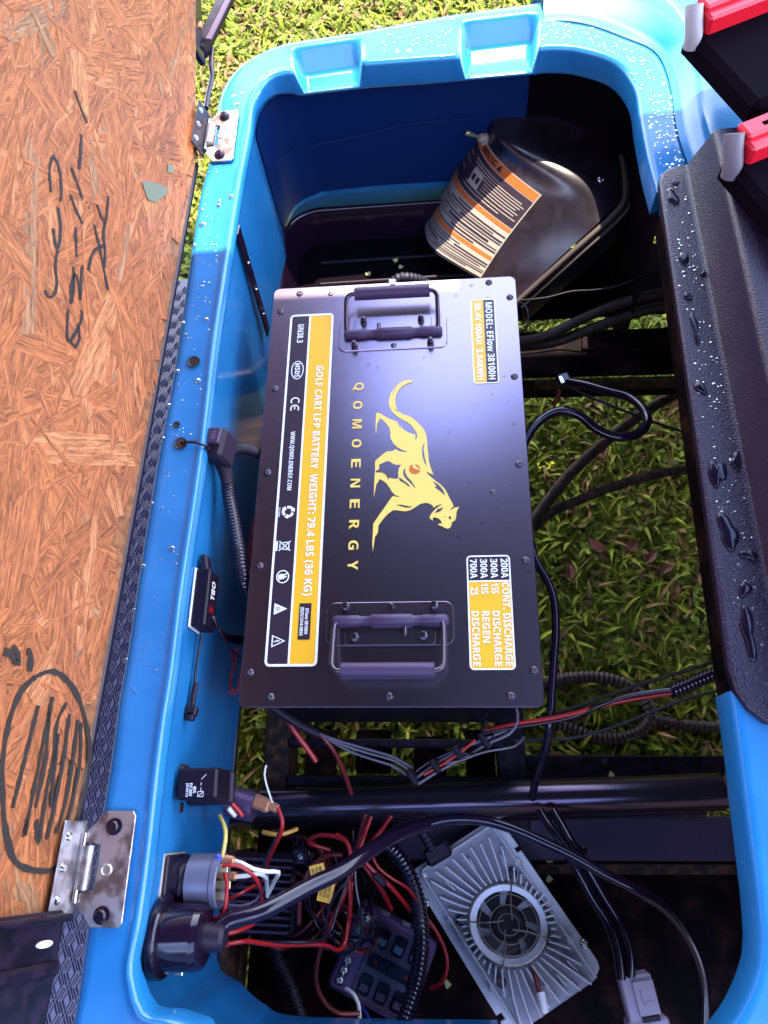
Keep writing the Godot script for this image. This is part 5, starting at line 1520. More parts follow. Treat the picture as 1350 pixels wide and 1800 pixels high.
func converter() -> void:
	var A := Vector3(0.1236, 0.398, 0.3939)
	var u := Vector3(0.573, 0, 0.8195)
	var v := Vector3(-0.8566, 0, 0.516)
	var t := thing("power_converter", "silver power converter with curved cooling fins and a wire guarded fan", "converter", A + u * 0.11 + v * 0.065 + Vector3(0, -0.065, 0))
	var xf := Transform3D(Basis(u, Vector3.UP, v), A)
	var s := begin()
	plate(s, PackedVector2Array([Vector2(0.0, 0.0), Vector2(0.045, 0.0), Vector2(0.045, 0.006), Vector2(0.051, 0.006), Vector2(0.051, 0.0), Vector2(0.200, 0.0), Vector2(0.208, 0.003), Vector2(0.212, 0.010), Vector2(0.2125, 0.018), Vector2(0.214, 0.125), Vector2(0.212, 0.136), Vector2(0.206, 0.139), Vector2(0.195, 0.139), Vector2(0.195, 0.132), Vector2(0.188, 0.132), Vector2(0.188, 0.139), Vector2(0.004, 0.137), Vector2(0.0, 0.134)]), 0.0, 0.004, 0.0008, xf)
	part("mounting_plate", s, M.silver, t)
	s = begin()
	plate(s, rounded(0.006, 0.014, 0.216, 0.124, 0.006), -0.062, 0.0, 0.0, xf)
	part("housing", s, M.fin_dark, t)
	s = begin()
	plate(s, rounded(0.005, 0.0135, 0.2145, 0.1235, 0.004), 0.0042, 0.0100, 0.001, xf)
	part("finned_deck", s, M.shaded_deck, t)
	for q in [[0.006, 0.0135, 0.212, 0.0135], [0.008, 0.1235, 0.214, 0.1235], [0.006, 0.016, 0.006, 0.121]]:
		s = begin()
		bar(s, xf * Vector3(q[0], 0.012, q[1]), xf * Vector3(q[2], 0.012, q[3]), 0.003, 0.010, Vector3.UP, 0.001)
		part("side_rail", s, M.silver, t)
	for q in [[0.06, 0.0125], [0.165, 0.0125], [0.012, 0.1225], [0.072, 0.1245], [0.16, 0.1245]]:
		s = begin()
		lathe(s, [[0.0, 0.009], [0.0035, 0.0085], [0.005, 0.007], [0.005, 0.0]], Transform3D(xf.basis, xf * Vector3(q[0], 0.004, q[1])), 14)
		part("corner_boss", s, M.silver, t)
	# curved fins
	var c := Vector2(0.1116, 0.066)
	var n := 44
	for k in n:
		var a := TAU * (k + 0.5) / n
		var p := c + Vector2(cos(a), sin(a)) * 0.050
		var d := Vector2(cos(a), sin(a)).rotated(-0.15)
		var pts := [p]
		for i in 30:
			var goal := Vector2(signf(cos(a)) * 1.0, sin(a) * 0.12)
			d = d.lerp(goal.normalized(), 0.085 * absf(sin(a))).normalized()
			p += d * 0.006
			if p.x < 0.012 or p.x > 0.2135 or p.y < 0.018 or p.y > 0.119: break
			pts.append(p)
		if pts.size() < 2:
			pts = [c + Vector2(cos(a), sin(a)) * 0.046, p]
		s = begin()
		s.set_smooth_group(-1)
		var rows := []
		for i in pts.size():
			var e: Vector2 = (pts[mini(i + 1, pts.size() - 1)] - pts[maxi(i - 1, 0)]).normalized().orthogonal()
			var top := 0.0250
			rows.append([xf * Vector3(pts[i].x + e.x * 0.0017, 0.0095, pts[i].y + e.y * 0.0017), xf * Vector3(pts[i].x + e.x * 0.0008, top, pts[i].y + e.y * 0.0008), xf * Vector3(pts[i].x - e.x * 0.0008, top, pts[i].y - e.y * 0.0008), xf * Vector3(pts[i].x - e.x * 0.0017, 0.0095, pts[i].y - e.y * 0.0017)])
		sheet(s, rows, Vector3.ZERO, -1)
		for r in [rows[0], rows[rows.size() - 1]]:
			quad(s, r[0], r[1], r[2], r[3], Vector3.ZERO)
		part("fin", s, M.silver, t)
	for k in 22:   # short fins between the long ones
		var a := TAU * (k + 0.2) / 22
		var b := c + Vector2(cos(a), sin(a) * 0.9) * rng.randf_range(0.066, 0.085)
		var q := b + Vector2(signf(cos(a)) * 0.8, sin(a) * 0.4).normalized() * 0.016
		if minf(b.y, q.y) < 0.02 or maxf(b.y, q.y) > 0.117 or q.x < 0.014 or q.x > 0.211: continue
		s = begin()
		bar(s, xf * Vector3(b.x, 0.014, b.y), xf * Vector3(q.x, 0.014, q.y), 0.0022, 0.009, Vector3.UP, 0.0006)
		part("short_fin", s, M.silver, t)
	# fan
	var f := group_part("fan", t, xf * Vector3(c.x, 0.012, c.y))
	var fx := Transform3D(xf.basis, xf * Vector3(c.x, 0, c.y))
	s = begin()
	lathe(s, [[0.0480, 0.0098], [0.0475, 0.0195], [0.0460, 0.0200], [0.0385, 0.0190], [0.0375, 0.0104]], fx, 40)
	part("fan_ring", s, M.silver, f)
	s = begin()
	lathe(s, [[0.0, 0.0103], [0.0436, 0.0103]], fx, 32)
	part("fan_well", s, M.shaded_deck, f)
	s = begin()
	lathe(s, [[0.0, 0.0190], [0.018, 0.0187], [0.0205, 0.0165], [0.0205, 0.0104]], fx, 28)
	part("fan_hub", s, M.rubber, f)
	for k in 7:
		var a := TAU * k / 7.0
		s = begin()
		var rows := []
		for i in 5:
			var r := 0.02 + 0.0043 * i
			var row := []
			for j in 4:
				var aa := a + (j / 3.0) * 0.62 + i * 0.05
				row.append(fx * Vector3(cos(aa) * r, 0.0108 + 0.006 * j / 3.0, sin(aa) * r))
			rows.append(row)
		sheet(s, rows, Vector3.ZERO, 0)
		part("fan_blade", s, M.rubber, f)
	for r in [0.0465, 0.0350, 0.0225, 0.0125]:
		s = begin()
		var pts := []
		for k in 41: pts.append(fx * Vector3(cos(TAU * k / 40) * r, 0.0235, sin(TAU * k / 40) * r))
		tube(s, pts, 0.0007, 6)
		part("guard_ring", s, M.guard, f)
	for k in 4:
		var px := [Vector3(0.0654,0.4200,0.4726), Vector3(0.0715,0.4200,0.5165), Vector3(0.1813,0.4200,0.5348), Vector3(0.1191,0.4200,0.5815)]
		var e: Vector3 = px[[0, 1, 2, 3][k]]
		var ctr := fx * Vector3(0, 0.0248, 0)
		e = Vector3(e.x, ctr.y, e.z)
		if k == 0: e = ctr + (Vector3(0.1363,0.4200,0.4712) - Vector3(0.1285,0.4200,0.5282)) * Vector3(1, 0, 1)
		s = begin()
		tube(s, soft([ctr + (e - ctr).normalized() * 0.006 + (e - ctr).normalized().cross(Vector3.UP) * 0.004, ctr + (e - ctr) * 0.5, e - Vector3(0, 0.002, 0)]), 0.0010, 6)
		part("guard_spoke", s, M.guard, f)
		inst("guard_screw", screw_shape(0.0062, 0.004), M.screw, f, Vector3(e.x, e.y - 0.005, e.z), Basis(Vector3.UP, k * 1.3))
	for q in [Vector3(0.0282,0.4020,0.5000), Vector3(0.2231,0.4020,0.5397)]:
		inst("plate_screw", screw_shape(0.0058, 0.004), M.chrome, t, Vector3(q.x, 0.4022, q.z), Basis(Vector3.UP, q.x * 9))
	s = begin()
	tube(s, soft([Vector3(0.1590,0.4150,0.5681),Vector3(0.1614,0.4250,0.5800),Vector3(0.1637,0.4300,0.5890),Vector3(0.1641,0.4300,0.5930)]), 0.003, 8)
	part("fan_lead", s, M.dark_red, f)
	s = begin()
	tube(s, soft([Vector3(0.1645,0.4280,0.5893),Vector3(0.1665,0.4300,0.5975),Vector3(0.1679,0.4280,0.6081)]), 0.0052, 12)
	part("fan_plug", s, M.white, f)
	s = begin()   # cord grip at the far corner
	bar(s, Vector3(0.0285,0.4150,0.4491), Vector3(0.0597,0.4150,0.4318), 0.022, 0.02, Vector3.UP, 0.004)
	part("cord_block", s, M.black, t)
	s = begin()
	tube(s, soft([Vector3(0.0390,0.4180,0.4395),Vector3(0.0321,0.4250,0.4260),Vector3(0.0250,0.4300,0.4152),Vector3(0.0199,0.4300,0.4071)]), 0.007, 12, 0.006)
	part("cord_grip", s, M.black, t)

func fuse_block() -> void:
	var o := Vector3(-0.0594,0.3850,0.5027)
	var ex := (Vector3(0.0387,0.3850,0.5447) - o).normalized()
	var ez := Vector3(-ex.z, 0, ex.x)
	var t := thing("fuse_block", "smoked plastic covered fuse block with two rows of fuses and screw terminals", "fuse block", o + ex * 0.055 + ez * 0.05 + Vector3(0, -0.05, 0))
	var xf := Transform3D(Basis(ex, Vector3.UP, ez), o)
	var s := begin()
	plate(s, rounded(-0.002, -0.002, 0.112, 0.105, 0.008), -0.05, -0.022, 0.002, xf)
	part("base", s, M.fin_dark, t)
	s = begin()
	plate(s, rounded(0.0, 0.0, 0.110, 0.103, 0.008), -0.021, 0.0, 0.004, xf)
	part("cover", s, M.smoke_cover, t)
	s = begin()
	plate(s, rounded(0.030, 0.006, 0.104, 0.098, 0.006), 0.0002, 0.004, 0.0015, xf)
	part("raised_window", s, M.smoked, t)
	for r in [0.012, 0.068]:
		for k in 3:
			s = begin()
			plate(s, rounded(0.036 + 0.023 * k, r, 0.053 + 0.023 * k, r + 0.024, 0.004), 0.0042, 0.0062, 0.001, xf)
			part("fuse_pocket", s, M.gloss, t)
			s = begin()
			plate(s, rounded(0.039 + 0.023 * k, r + 0.012, 0.050 + 0.023 * k, r + 0.020, 0.001), 0.0064, 0.0072, 0.0002, xf)
			part("fuse", s, M.chrome if r < 0.03 else M.smoked, t)
	s = begin()
	plate(s, rounded(0.036, 0.043, 0.099, 0.060, 0.003), 0.0042, 0.0055, 0.0005, xf)
	part("middle_window", s, M.gloss, t)
	for k in 3:
		s = begin()
		lathe(s, [[0.0, 0.0014], [0.002, 0.001], [0.0026, 0.0]], Transform3D(xf.basis, xf * Vector3(0.046 + 0.021 * k, 0.0056, 0.0515)), 10)
		part("indicator", s, M.dark_red, t)
	s = begin()
	plate(s, rounded(0.006, 0.006, 0.022, 0.048, 0.003), 0.0002, 0.0016, 0.0004, xf)
	part("terminal_strip", s, M.chrome, t)
	var sm := screw_shape(0.0058, 0.004)
	for k in 3:
		inst("terminal_screw", sm, M.chrome, t, xf * Vector3(0.014, 0.0016, 0.013 + 0.0145 * k), Basis(Vector3.UP, k))
	s = begin()
	plate(s, rounded(0.006, 0.060, 0.020, 0.096, 0.003), 0.0002, 0.0014, 0.0004, xf)
	part("ground_strip", s, M.fin_dark, t)
	for k in 3:
		inst("terminal_screw", sm, M.chrome, t, xf * Vector3(0.013, 0.0014, 0.066 + 0.012 * k), Basis(Vector3.UP, k * 2))
	for k in 2:
		s = begin()
		bx(s, Transform3D(xf.basis, xf * Vector3(0.035 + 0.03 * k, -0.004, -0.002)), Vector3(0.012, 0.008, 0.006), 0.001)
		part("cover_clip", s, M.grey_rubber, t)

func heat_sink() -> void:
	var t := thing("finned_module", "black finned metal module on the left wall side of the near compartment", "electronic module", Vector3(-0.18, 0.40, 0.49))
	var s := begin()
	bx(s, Transform3D(Basis(Vector3.UP, 0.02), Vector3(-0.178, 0.415, 0.490)), Vector3(0.084, 0.045, 0.092), 0.004)
	part("module_body", s, M.black, t)
	for k in 11:
		s = begin()
		bar(s, Vector3(-0.2205, 0.445, 0.4500 + k * 0.0081), Vector3(-0.1385, 0.445, 0.4515 + k * 0.0081), 0.0032, 0.016, Vector3.UP, 0.0012)
		part("fin", s, M.fin_dark, t)
	for q in [[-0.131, 0.447], [-0.131, 0.493]]:
		s = begin()
		plate(s, rounded(q[0] - 0.012, q[1] - 0.009, q[0] + 0.008, q[1] + 0.009, 0.005), 0.430, 0.434, 0.001)
		part("mounting_ear", s, M.fin_dark, t)
		inst("ear_screw", screw_shape(0.006, 0.005), M.chrome, t, Vector3(q[0], 0.434, q[1]))

func wall_devices() -> void:
	# warning buzzer with threaded neck
	var t := thing("beeper", "grey metal barrel beeper screwed through the blue wall with copper terminals", "beeper", Vector3(-0.20, 0.645, 0.463))
	var bs := Basis(Vector3(0, 0, 1), Vector3(1, 0, 0), Vector3(0, 1, 0)) * Basis(Vector3.UP, 0.0)
	var at := func(x): return Transform3D(bs, Vector3(x, 0.640, 0.463))
	var s := begin()
	var R := 0.0255
	lathe(s, [[0.0, 0.012], [R * 0.82, 0.012], [R * 0.84, 0.0]], at.call(-0.2255), 20)
	lathe(s, [[R * 0.9, 0.0], [R * 0.95, 0.004], [R * 0.9, 0.008], [R * 0.85, 0.008]], at.call(-0.2150), 6)
	part("threaded_neck", s, M.black, t)
	s = begin()
	lathe(s, [[R * 0.8, 0.0], [R, 0.001], [R, 0.026], [R * 1.06, 0.0275], [R * 1.07, 0.033], [R * 1.0, 0.0345], [R * 0.94, 0.033], [R * 0.90, 0.026], [0.0, 0.025]], at.call(-0.2055), 36)
	part("barrel", s, M.buzzer_grey, t)
	s = begin()
	lathe(s, [[0.0, 0.0], [R * 0.88, 0.0]], at.call(-0.1795), 24)
	part("back_face", s, M.rust, t)
	for q in [[0.010, -0.012], [-0.004, 0.004], [0.0, 0.014]]:
		s = begin()
		bx(s, Transform3D(Basis(), Vector3(-0.172, 0.644 + q[0], 0.463 + q[1])), Vector3(0.018, 0.0016, 0.0075), 0.0005)
		part("terminal", s, M.brass, t)
	s = begin()
	bx(s, Transform3D(Basis(), Vector3(-0.2262, 0.640, 0.4655)), Vector3(0.003, 0.064, 0.056), 0.001)
	part("rough_cutout", s, M.cream, t)
	s = begin()
	bx(s, Transform3D(Basis(), Vector3(-0.2225, 0.640, 0.4655)), Vector3(0.004, 0.061, 0.053), 0.002)
	part("backing_plate", s, M.black, t)
	s = begin()
	bx(s, Transform3D(Basis(), Vector3(-0.211, 0.605, 0.4875)), Vector3(0.04, 0.02, 0.028), 0.003)
	part("lower_bracket", s, M.black, t)
	# charger socket
	t = thing("charger_socket", "large round black charger socket on the blue wall with thick cable leaving it", "socket", Vector3(-0.20, 0.66, 0.515))
	var ax := func(x): return Transform3D(bs, Vector3(x, 0.662, 0.512))
	s = begin()
	lathe(s, [[0.0, 0.0], [0.037, 0.0], [0.038, 0.002], [0.038, 0.007], [0.0365, 0.009], [0.030, 0.0095]], ax.call(-0.2245), 40)
	part("flange", s, M.gloss, t)
	s = begin()
	lathe(s, [[0.0305, 0.0], [0.0300, 0.030], [0.0285, 0.036], [0.025, 0.038], [0.0, 0.0385]], ax.call(-0.2150), 40)
	part("barrel", s, M.gloss, t)
	s = begin()
	lathe(s, [[0.0, 0.020], [0.010, 0.020], [0.0125, 0.016], [0.014, 0.0]], ax.call(-0.1770), 20)
	part("strain_relief", s, M.black, t)
	s = begin()
	bx(s, Transform3D(Basis(), Vector3(-0.212, 0.632, 0.5475)), Vector3(0.012, 0.006, 0.006), 0.001)
	part("clip", s, M.chrome, t)
	# relay
	t = thing("relay", "square black relay with a white printed circuit diagram beside the blue wall", "relay", Vector3(-0.19, 0.62, 0.345))
	s = begin()
	var o := Vector3(-0.2205,0.6680,0.3558)
	var e1 := (Vector3(-0.1852,0.6680,0.3544) - o)
	var e2 := (Vector3(-0.2236,0.6680,0.3858) - o)
	var rx := Transform3D(Basis(e1.normalized(), Vector3.UP, e1.normalized().cross(Vector3.UP)), o + (e1 + e2) * 0.5)
	bx(s, rx.translated_local(Vector3(0.004, -0.024, 0)), Vector3(e1.length() + 0.008, 0.048, e2.length() * 1.05), 0.0025)
	part("relay_case", s, M.powder, t)
	s = begin()
	bx(s, rx.translated_local(Vector3(0.004, -0.052, 0.002)), Vector3(e1.length() + 0.016, 0.012, e2.length() * 1.2), 0.003)
	bx(s, rx.translated_local(Vector3(-0.032, -0.030, -0.004)), Vector3(0.03, 0.03, 0.036), 0.004)
	bx(s, rx.translated_local(Vector3(-0.028, -0.034, 0.022)), Vector3(0.012, 0.012, 0.012), 0.002)
	part("socket_bracket", s, M.black, t)
	s = begin()
	var al: Vector3 = -rx.basis.z
	for k in 3:
		letters(s, ["JD2912", "DC36V", "40A"][k], rx * Vector3(-0.006 + 0.0042 * k, 0.0003, 0.006), al * -1.0, rx.basis.x, [0.014, 0.013, 0.007][k], 0.0032)
	part("printed_text", s, M.white, t, false)
	s = begin()
	var dl := func(a: Vector2, b: Vector2):
		var pa := rx * Vector3(a.x, 0.0003, a.y)
		var pb := rx * Vector3(b.x, 0.0003, b.y)
		stroke(s, Vector2(pa.x, pa.z), Vector2(pb.x, pb.z), 0.0005, pa.y)
	for q in [[0.006, 0.008, 0.012, 0.008], [0.006, 0.013, 0.012, 0.013], [0.006, 0.008, 0.006, 0.013], [0.012, 0.008, 0.012, 0.013], [0.006, 0.013, 0.012, 0.008], [0.009, 0.004, 0.009, 0.008], [0.009, -0.001, 0.009, 0.002], [0.009, -0.004, 0.014, -0.009]]:
		dl.call(Vector2(q[0], q[1]), Vector2(q[2], q[3]))
	part("printed_diagram", s, M.white, t)
	# second dark relay body to the right
	t = thing("solenoid", "dark round solenoid with copper terminal and a red wire beside the relay", "solenoid", Vector3(-0.15, 0.55, 0.38))
	s = begin()
	tube(s, [Vector3(-0.1904,0.5800,0.3846),Vector3(-0.1591,0.5800,0.3904)], 0.017, 20)
	part("coil_body", s, M.fin_dark, t)
	s = begin()
	bx(s, Transform3D(Basis(Vector3.UP, -0.35), Vector3(-0.1493,0.5880,0.3868)), Vector3(0.022, 0.012, 0.016), 0.003)
	bx(s, Transform3D(Basis(Vector3.UP, -0.35), Vector3(-0.1359,0.5880,0.3903)), Vector3(0.014, 0.009, 0.010), 0.002)
	part("copper_terminal", s, M.copper, t)
	# plug on the left wall
	t = thing("cable_plug", "black moulded plug with a corrugated lead tied to a hole in the blue rim", "plug", Vector3(-0.21, 0.66, 0.0))
	var pb := Basis(Vector3.UP, -0.15) * Basis(Vector3.FORWARD, -0.18)
	var pc := Vector3(-0.2040,0.6950,-0.0135)
	s = begin()
	bx(s, Transform3D(pb, pc), Vector3(0.024, 0.036, 0.040), 0.004)
	part("plug_body", s, M.black, t)
	s = begin()
	bx(s, Transform3D(pb, pc + pb * Vector3(-0.001, 0.020, -0.006)), Vector3(0.019, 0.006, 0.022), 0.002)
	part("plug_latch", s, M.grip, t)
	s = begin()
	letters(s, "TOP", pc + pb * Vector3(0.0, 0.0234, -0.006), pb * Vector3(0, 0, 1), pb * Vector3(1, 0, 0), 0.012, 0.005)
	part("moulded_text", s, M.grey_rubber, t, false)
	s = begin()
	tube(s, soft([Vector3(-0.2050,0.6800,-0.0000),Vector3(-0.2027,0.6700,0.0108),Vector3(-0.2018,0.6650,0.0201)]), 0.010, 14, 0.0, 0.008)
	part("boot", s, M.black, t)
	s = begin()
	tube(s, soft([Vector3(-0.2024,0.6650,0.0139),Vector3(-0.2005,0.6600,0.0334),Vector3(-0.1914,0.6550,0.0696),Vector3(-0.1839,0.6500,0.1049),Vector3(-0.1791,0.6400,0.1342),Vector3(-0.1770,0.6100,0.1468),Vector3(-0.1712,0.5700,0.1465)], 0.003), 0.0088, 14, 0.0042)
	part("corrugated_lead", s, M.gloss, t)
	s = begin()
	tube(s, soft([Vector3(-0.1991,0.6800,-0.0132),Vector3(-0.1920,0.6750,-0.0219),Vector3(-0.1822,0.6600,-0.0293),Vector3(-0.1719,0.6300,-0.0362),Vector3(-0.1628,0.5900,-0.0433)], 0.003), 0.0072, 12, 0.0030)
	part("braided_lead", s, M.rubber, t)
	s = begin()
	tube(s, soft([Vector3(-0.2445,0.7220,-0.0085),Vector3(-0.2341,0.7270,-0.0062),Vector3(-0.2232,0.7280,-0.0045),Vector3(-0.2143,0.7270,-0.0016),Vector3(-0.2119,0.7180,-0.0033)]), 0.0017, 8)
	part("cable_tie", s, M.gloss, t)
	s = begin()
	bx(s, Transform3D(Basis(), Vector3(-0.2142,0.7150,-0.0034)), Vector3(0.007, 0.006, 0.006), 0.001)
	part("tie_head", s, M.black, t)
	# small module stuck to the wall
	t = thing("sensor_module", "small flat black electronic module stuck to the blue wall with a dangling lead", "electronic module", Vector3(-0.21, 0.65, 0.165))
	s = begin()
	var z0 := 0.137
	var z1 := 0.205
	bx(s, Transform3D(Basis(), Vector3(-0.2125, 0.668, (z0 + z1) / 2)), Vector3(0.017, 0.036, z1 - z0), 0.002)
	part("module_case", s, M.powder, t)
	s = begin()
	bx(s, Transform3D(Basis(), Vector3(-0.2222, 0.668, (z0 + z1) / 2)), Vector3(0.0022, 0.037, z1 - z0 + 0.002), 0.0005)
	part("foam_tape", s, M.white, t)
	s = begin()
	bx(s, Transform3D(Basis(Vector3.UP, 0.2), Vector3(-0.2145, 0.672, z0 - 0.008)), Vector3(0.008, 0.020, 0.022), 0.002)
	part("antenna_tab", s, M.black, t)
	s = begin()
	letters(s, "OBT", Vector3(-0.2038, 0.670, 0.160), Vector3(0, 0, -1) * -1.0, Vector3(0, 1, 0), 0.022, 0.012)
	part("printed_text", s, M.white, t, false)
	s = begin()
	letters(s, "Z", Vector3(-0.2038, 0.670, 0.182), Vector3(0, 0, 1), Vector3(0, 1, 0), 0.010, 0.012)
	part("printed_letter", s, M.red, t, false)
	s = begin()
	tube(s, soft([Vector3(-0.2132,0.6600,0.1836),Vector3(-0.2164,0.6550,0.2005),Vector3(-0.2185,0.6550,0.2237),Vector3(-0.2196,0.6550,0.2497),Vector3(-0.2197,0.6550,0.2720),Vector3(-0.2195,0.6550,0.2907)]), 0.0017, 8)
	part("lead", s, M.gloss, t)
	s = begin()
	tube(s, soft([Vector3(-0.2171,0.6560,0.2627),Vector3(-0.2186,0.6560,0.2784),Vector3(-0.2188,0.6560,0.2878)]), 0.0034, 10)
	bx(s, Transform3D(Basis(Vector3.UP, -0.1), Vector3(-0.2188,0.6560,0.2939)), Vector3(0.013, 0.010, 0.011), 0.0015)
	bx(s, Transform3D(Basis(Vector3.UP, -0.1), Vector3(-0.2194,0.6560,0.2995)), Vector3(0.009, 0.010, 0.010), 0.0015)
	part("plug_end", s, M.black, t)
	s = begin()
	for k in 3:
		tube(s, soft([Vector3(-0.2083,0.6620,0.1855) + Vector3(0.002 * k, 0, 0.001 * k), Vector3(-0.2042,0.6500,0.1960) + Vector3(0.002 * k, 0, 0.002 * k), Vector3(-0.1992,0.6200,0.1997) + Vector3(0, 0, 0.003 * k), Vector3(-0.1838,0.5700,0.1923) + Vector3(0, 0, 0.004 * k)]), 0.0024, 8)
	tube(s, soft([Vector3(-0.2039,0.6600,0.1884),Vector3(-0.1942,0.6400,0.2106),Vector3(-0.1882,0.6100,0.2210),Vector3(-0.1819,0.5800,0.2253)]), 0.0012, 6)
	part("lead_bundle", s, M.gloss, t)
	# nuts on the near part of the wall
	for q in [[-0.2222, 0.655, 0.4890, "black bolt end in the blue wall between the beeper and the charger socket"], [-0.2215, 0.675, 0.5750, "black bolt end in the blue wall below the charger socket"]]:
		t = thing("wall_bolt", q[3], "bolt", Vector3(q[0], q[1], q[2]))
		s = begin()
		lathe(s, [[0.0, 0.011], [0.0035, 0.011], [0.0038, 0.007], [0.0075, 0.0065], [0.008, 0.002], [0.010, 0.0018], [0.0105, 0.0]], Transform3D(bs, Vector3(q[0] - 0.003, q[1], q[2])), 6)
		part("nut", s, M.black, t)

func big_cables() -> void:
	# right of the battery
	wire("brown_cable", "upper thick dirty brown cable sweeping over the far crossmember", "cable", [Vector3(0.1727,0.4000,-0.3539),Vector3(0.2362,0.4300,-0.3460),Vector3(0.2923,0.4400,-0.3673),Vector3(0.3535,0.4450,-0.3907),Vector3(0.4039,0.4500,-0.4008),Vector3(0.4591,0.4500,-0.4064)], 0.0085, M.dirty_hose, "", 12)
	wire("brown_cable", "lower thick dirty brown cable sweeping over the far crossmember", "cable", [Vector3(0.1736,0.3850,-0.3562),Vector3(0.2469,0.4150,-0.3425),Vector3(0.3123,0.4250,-0.3590),Vector3(0.3687,0.4300,-0.3771),Vector3(0.4240,0.4350,-0.3883),Vector3(0.4743,0.4350,-0.3897)], 0.0085, M.dirty_hose, "", 12)
	wire("brake_cable", "rusty straight brown tube lying diagonally above the grass", "tube", [Vector3(0.2115,0.2000,-0.0968),Vector3(0.2339,0.2000,-0.1266),Vector3(0.2891,0.2100,-0.1927),Vector3(0.3547,0.2200,-0.2501),Vector3(0.4311,0.2300,-0.3064),Vector3(0.5060,0.2400,-0.3472)], 0.0105, M.rust, "", 14)
	wire("ribbed_conduit", "rusty brown ribbed conduit curving away from the diagonal tube", "conduit", [Vector3(0.2173,0.1900,-0.0951),Vector3(0.2502,0.1900,-0.1246),Vector3(0.3072,0.2000,-0.1472),Vector3(0.3896,0.2100,-0.1744),Vector3(0.4492,0.2200,-0.1860),Vector3(0.5202,0.2200,-0.1950)], 0.0095, M.rust, "", 12, 0.005)
	wire("battery_cable", "thick glossy black cable looping out of the battery side over the grass", "cable", [Vector3(0.1619,0.5200,-0.0268),Vector3(0.1727,0.5200,-0.0798),Vector3(0.1868,0.5200,-0.1141),Vector3(0.2086,0.5200,-0.1385),Vector3(0.2338,0.5200,-0.1497),Vector3(0.2607,0.5150,-0.1438),Vector3(0.2852,0.5100,-0.1222),Vector3(0.3119,0.5100,-0.1090),Vector3(0.3400,0.5100,-0.1125),Vector3(0.3580,0.5050,-0.1341),Vector3(0.3557,0.5000,-0.1599),Vector3(0.3403,0.4900,-0.1861),Vector3(0.3147,0.4800,-0.2034),Vector3(0.2810,0.4650,-0.2277),Vector3(0.2538,0.4500,-0.2459)], 0.0068, M.gloss, "", 14)
	wire("thin_lead", "thin dark lead running beside the loop to the side plate", "wire", [Vector3(0.2508,0.4400,-0.2482),Vector3(0.2885,0.4400,-0.2222),Vector3(0.3300,0.4400,-0.1996),Vector3(0.3735,0.4300,-0.1831),Vector3(0.4173,0.4200,-0.1697),Vector3(0.4538,0.4200,-0.1552)], 0.0022, M.rubber)
	var t := thing("cable_clip", "shiny black cable clip at the far end of the looping cable", "clip", Vector3(0.2535,0.4500,-0.2417))
	var s := begin()
	bx(s, Transform3D(Basis(Vector3.UP, 0.3), Vector3(0.2535,0.4520,-0.2446)), Vector3(0.022, 0.018, 0.020), 0.004)
	part("clip_body", s, M.gloss, t)
	s = begin()
	bx(s, Transform3D(Basis(Vector3.UP, 0.3), Vector3(0.2488,0.4640,-0.2371)), Vector3(0.007, 0.004, 0.014), 0.001)
	part("clip_pin", s, M.chrome, t)
	s = begin()
	tube(s, soft([Vector3(0.2496,0.4300,-0.2407),Vector3(0.2473,0.4200,-0.2310),Vector3(0.2407,0.4100,-0.2246)]), 0.004, 8)
	part("clip_lead", s, M.dark_red, t)
	wire("grey_wire", "thin grey wire lying across the dark far corner", "wire", [Vector3(0.1950,0.4600,-0.3970),Vector3(0.2370,0.4600,-0.4001),Vector3(0.2784,0.4650,-0.4061),Vector3(0.3093,0.4700,-0.4023),Vector3(0.3447,0.4750,-0.4027),Vector3(0.3807,0.4800,-0.4122),Vector3(0.4185,0.4800,-0.4280),Vector3(0.4456,0.4800,-0.4308)], 0.0016, M.rubber)
	wire("black_loop_wire", "small thin black wire loop beside the far right corner of the battery", "wire", [Vector3(0.1820,0.5500,-0.3241),Vector3(0.1923,0.5500,-0.3129),Vector3(0.1944,0.5500,-0.2920),Vector3(0.1903,0.5400,-0.2811),Vector3(0.1784,0.5200,-0.2861)], 0.0013, M.rubber)
	# vertical cable right of the battery
	wire("long_black_cable", "long glossy black cable hanging down along the right side of the battery", "cable", [Vector3(0.1714,0.5500,0.0368),Vector3(0.1807,0.5500,0.0887),Vector3(0.1933,0.5500,0.1159),Vector3(0.2006,0.5450,0.1409),Vector3(0.2004,0.5400,0.1802),Vector3(0.1951,0.5350,0.2221),Vector3(0.1899,0.5300,0.2630),Vector3(0.1865,0.5200,0.2957),Vector3(0.1798,0.4900,0.3265),Vector3(0.1726,0.4500,0.3512),Vector3(0.1684,0.4200,0.3777)], 0.0052, M.gloss, "", 12)
	# hoses on the ground
	wire("ground_hose", "brown ribbed hose lying in a loop on the grass near the crossmember", "hose", [Vector3(0.2064,0.0600,0.1709),Vector3(0.2541,0.0600,0.1575),Vector3(0.3116,0.0600,0.1505),Vector3(0.3623,0.0600,0.1569),Vector3(0.3961,0.0600,0.1735),Vector3(0.4180,0.0600,0.2021),Vector3(0.4191,0.0550,0.2264),Vector3(0.3946,0.0500,0.2487),Vector3(0.3586,0.0500,0.2587),Vector3(0.3186,0.0500,0.2569),Vector3(0.2745,0.0500,0.2410),Vector3(0.2143,0.0500,0.2230)], 0.0125, M.dirty_hose, "", 14, 0.009)
	wire("ground_hose", "brown ribbed hose branching from the loop towards the side plate", "hose", [Vector3(0.4165,0.0550,0.2234),Vector3(0.4517,0.0500,0.2307),Vector3(0.4955,0.0500,0.2366),Vector3(0.5636,0.0500,0.2404)], 0.011, M.dirty_hose, "", 12, 0.009)
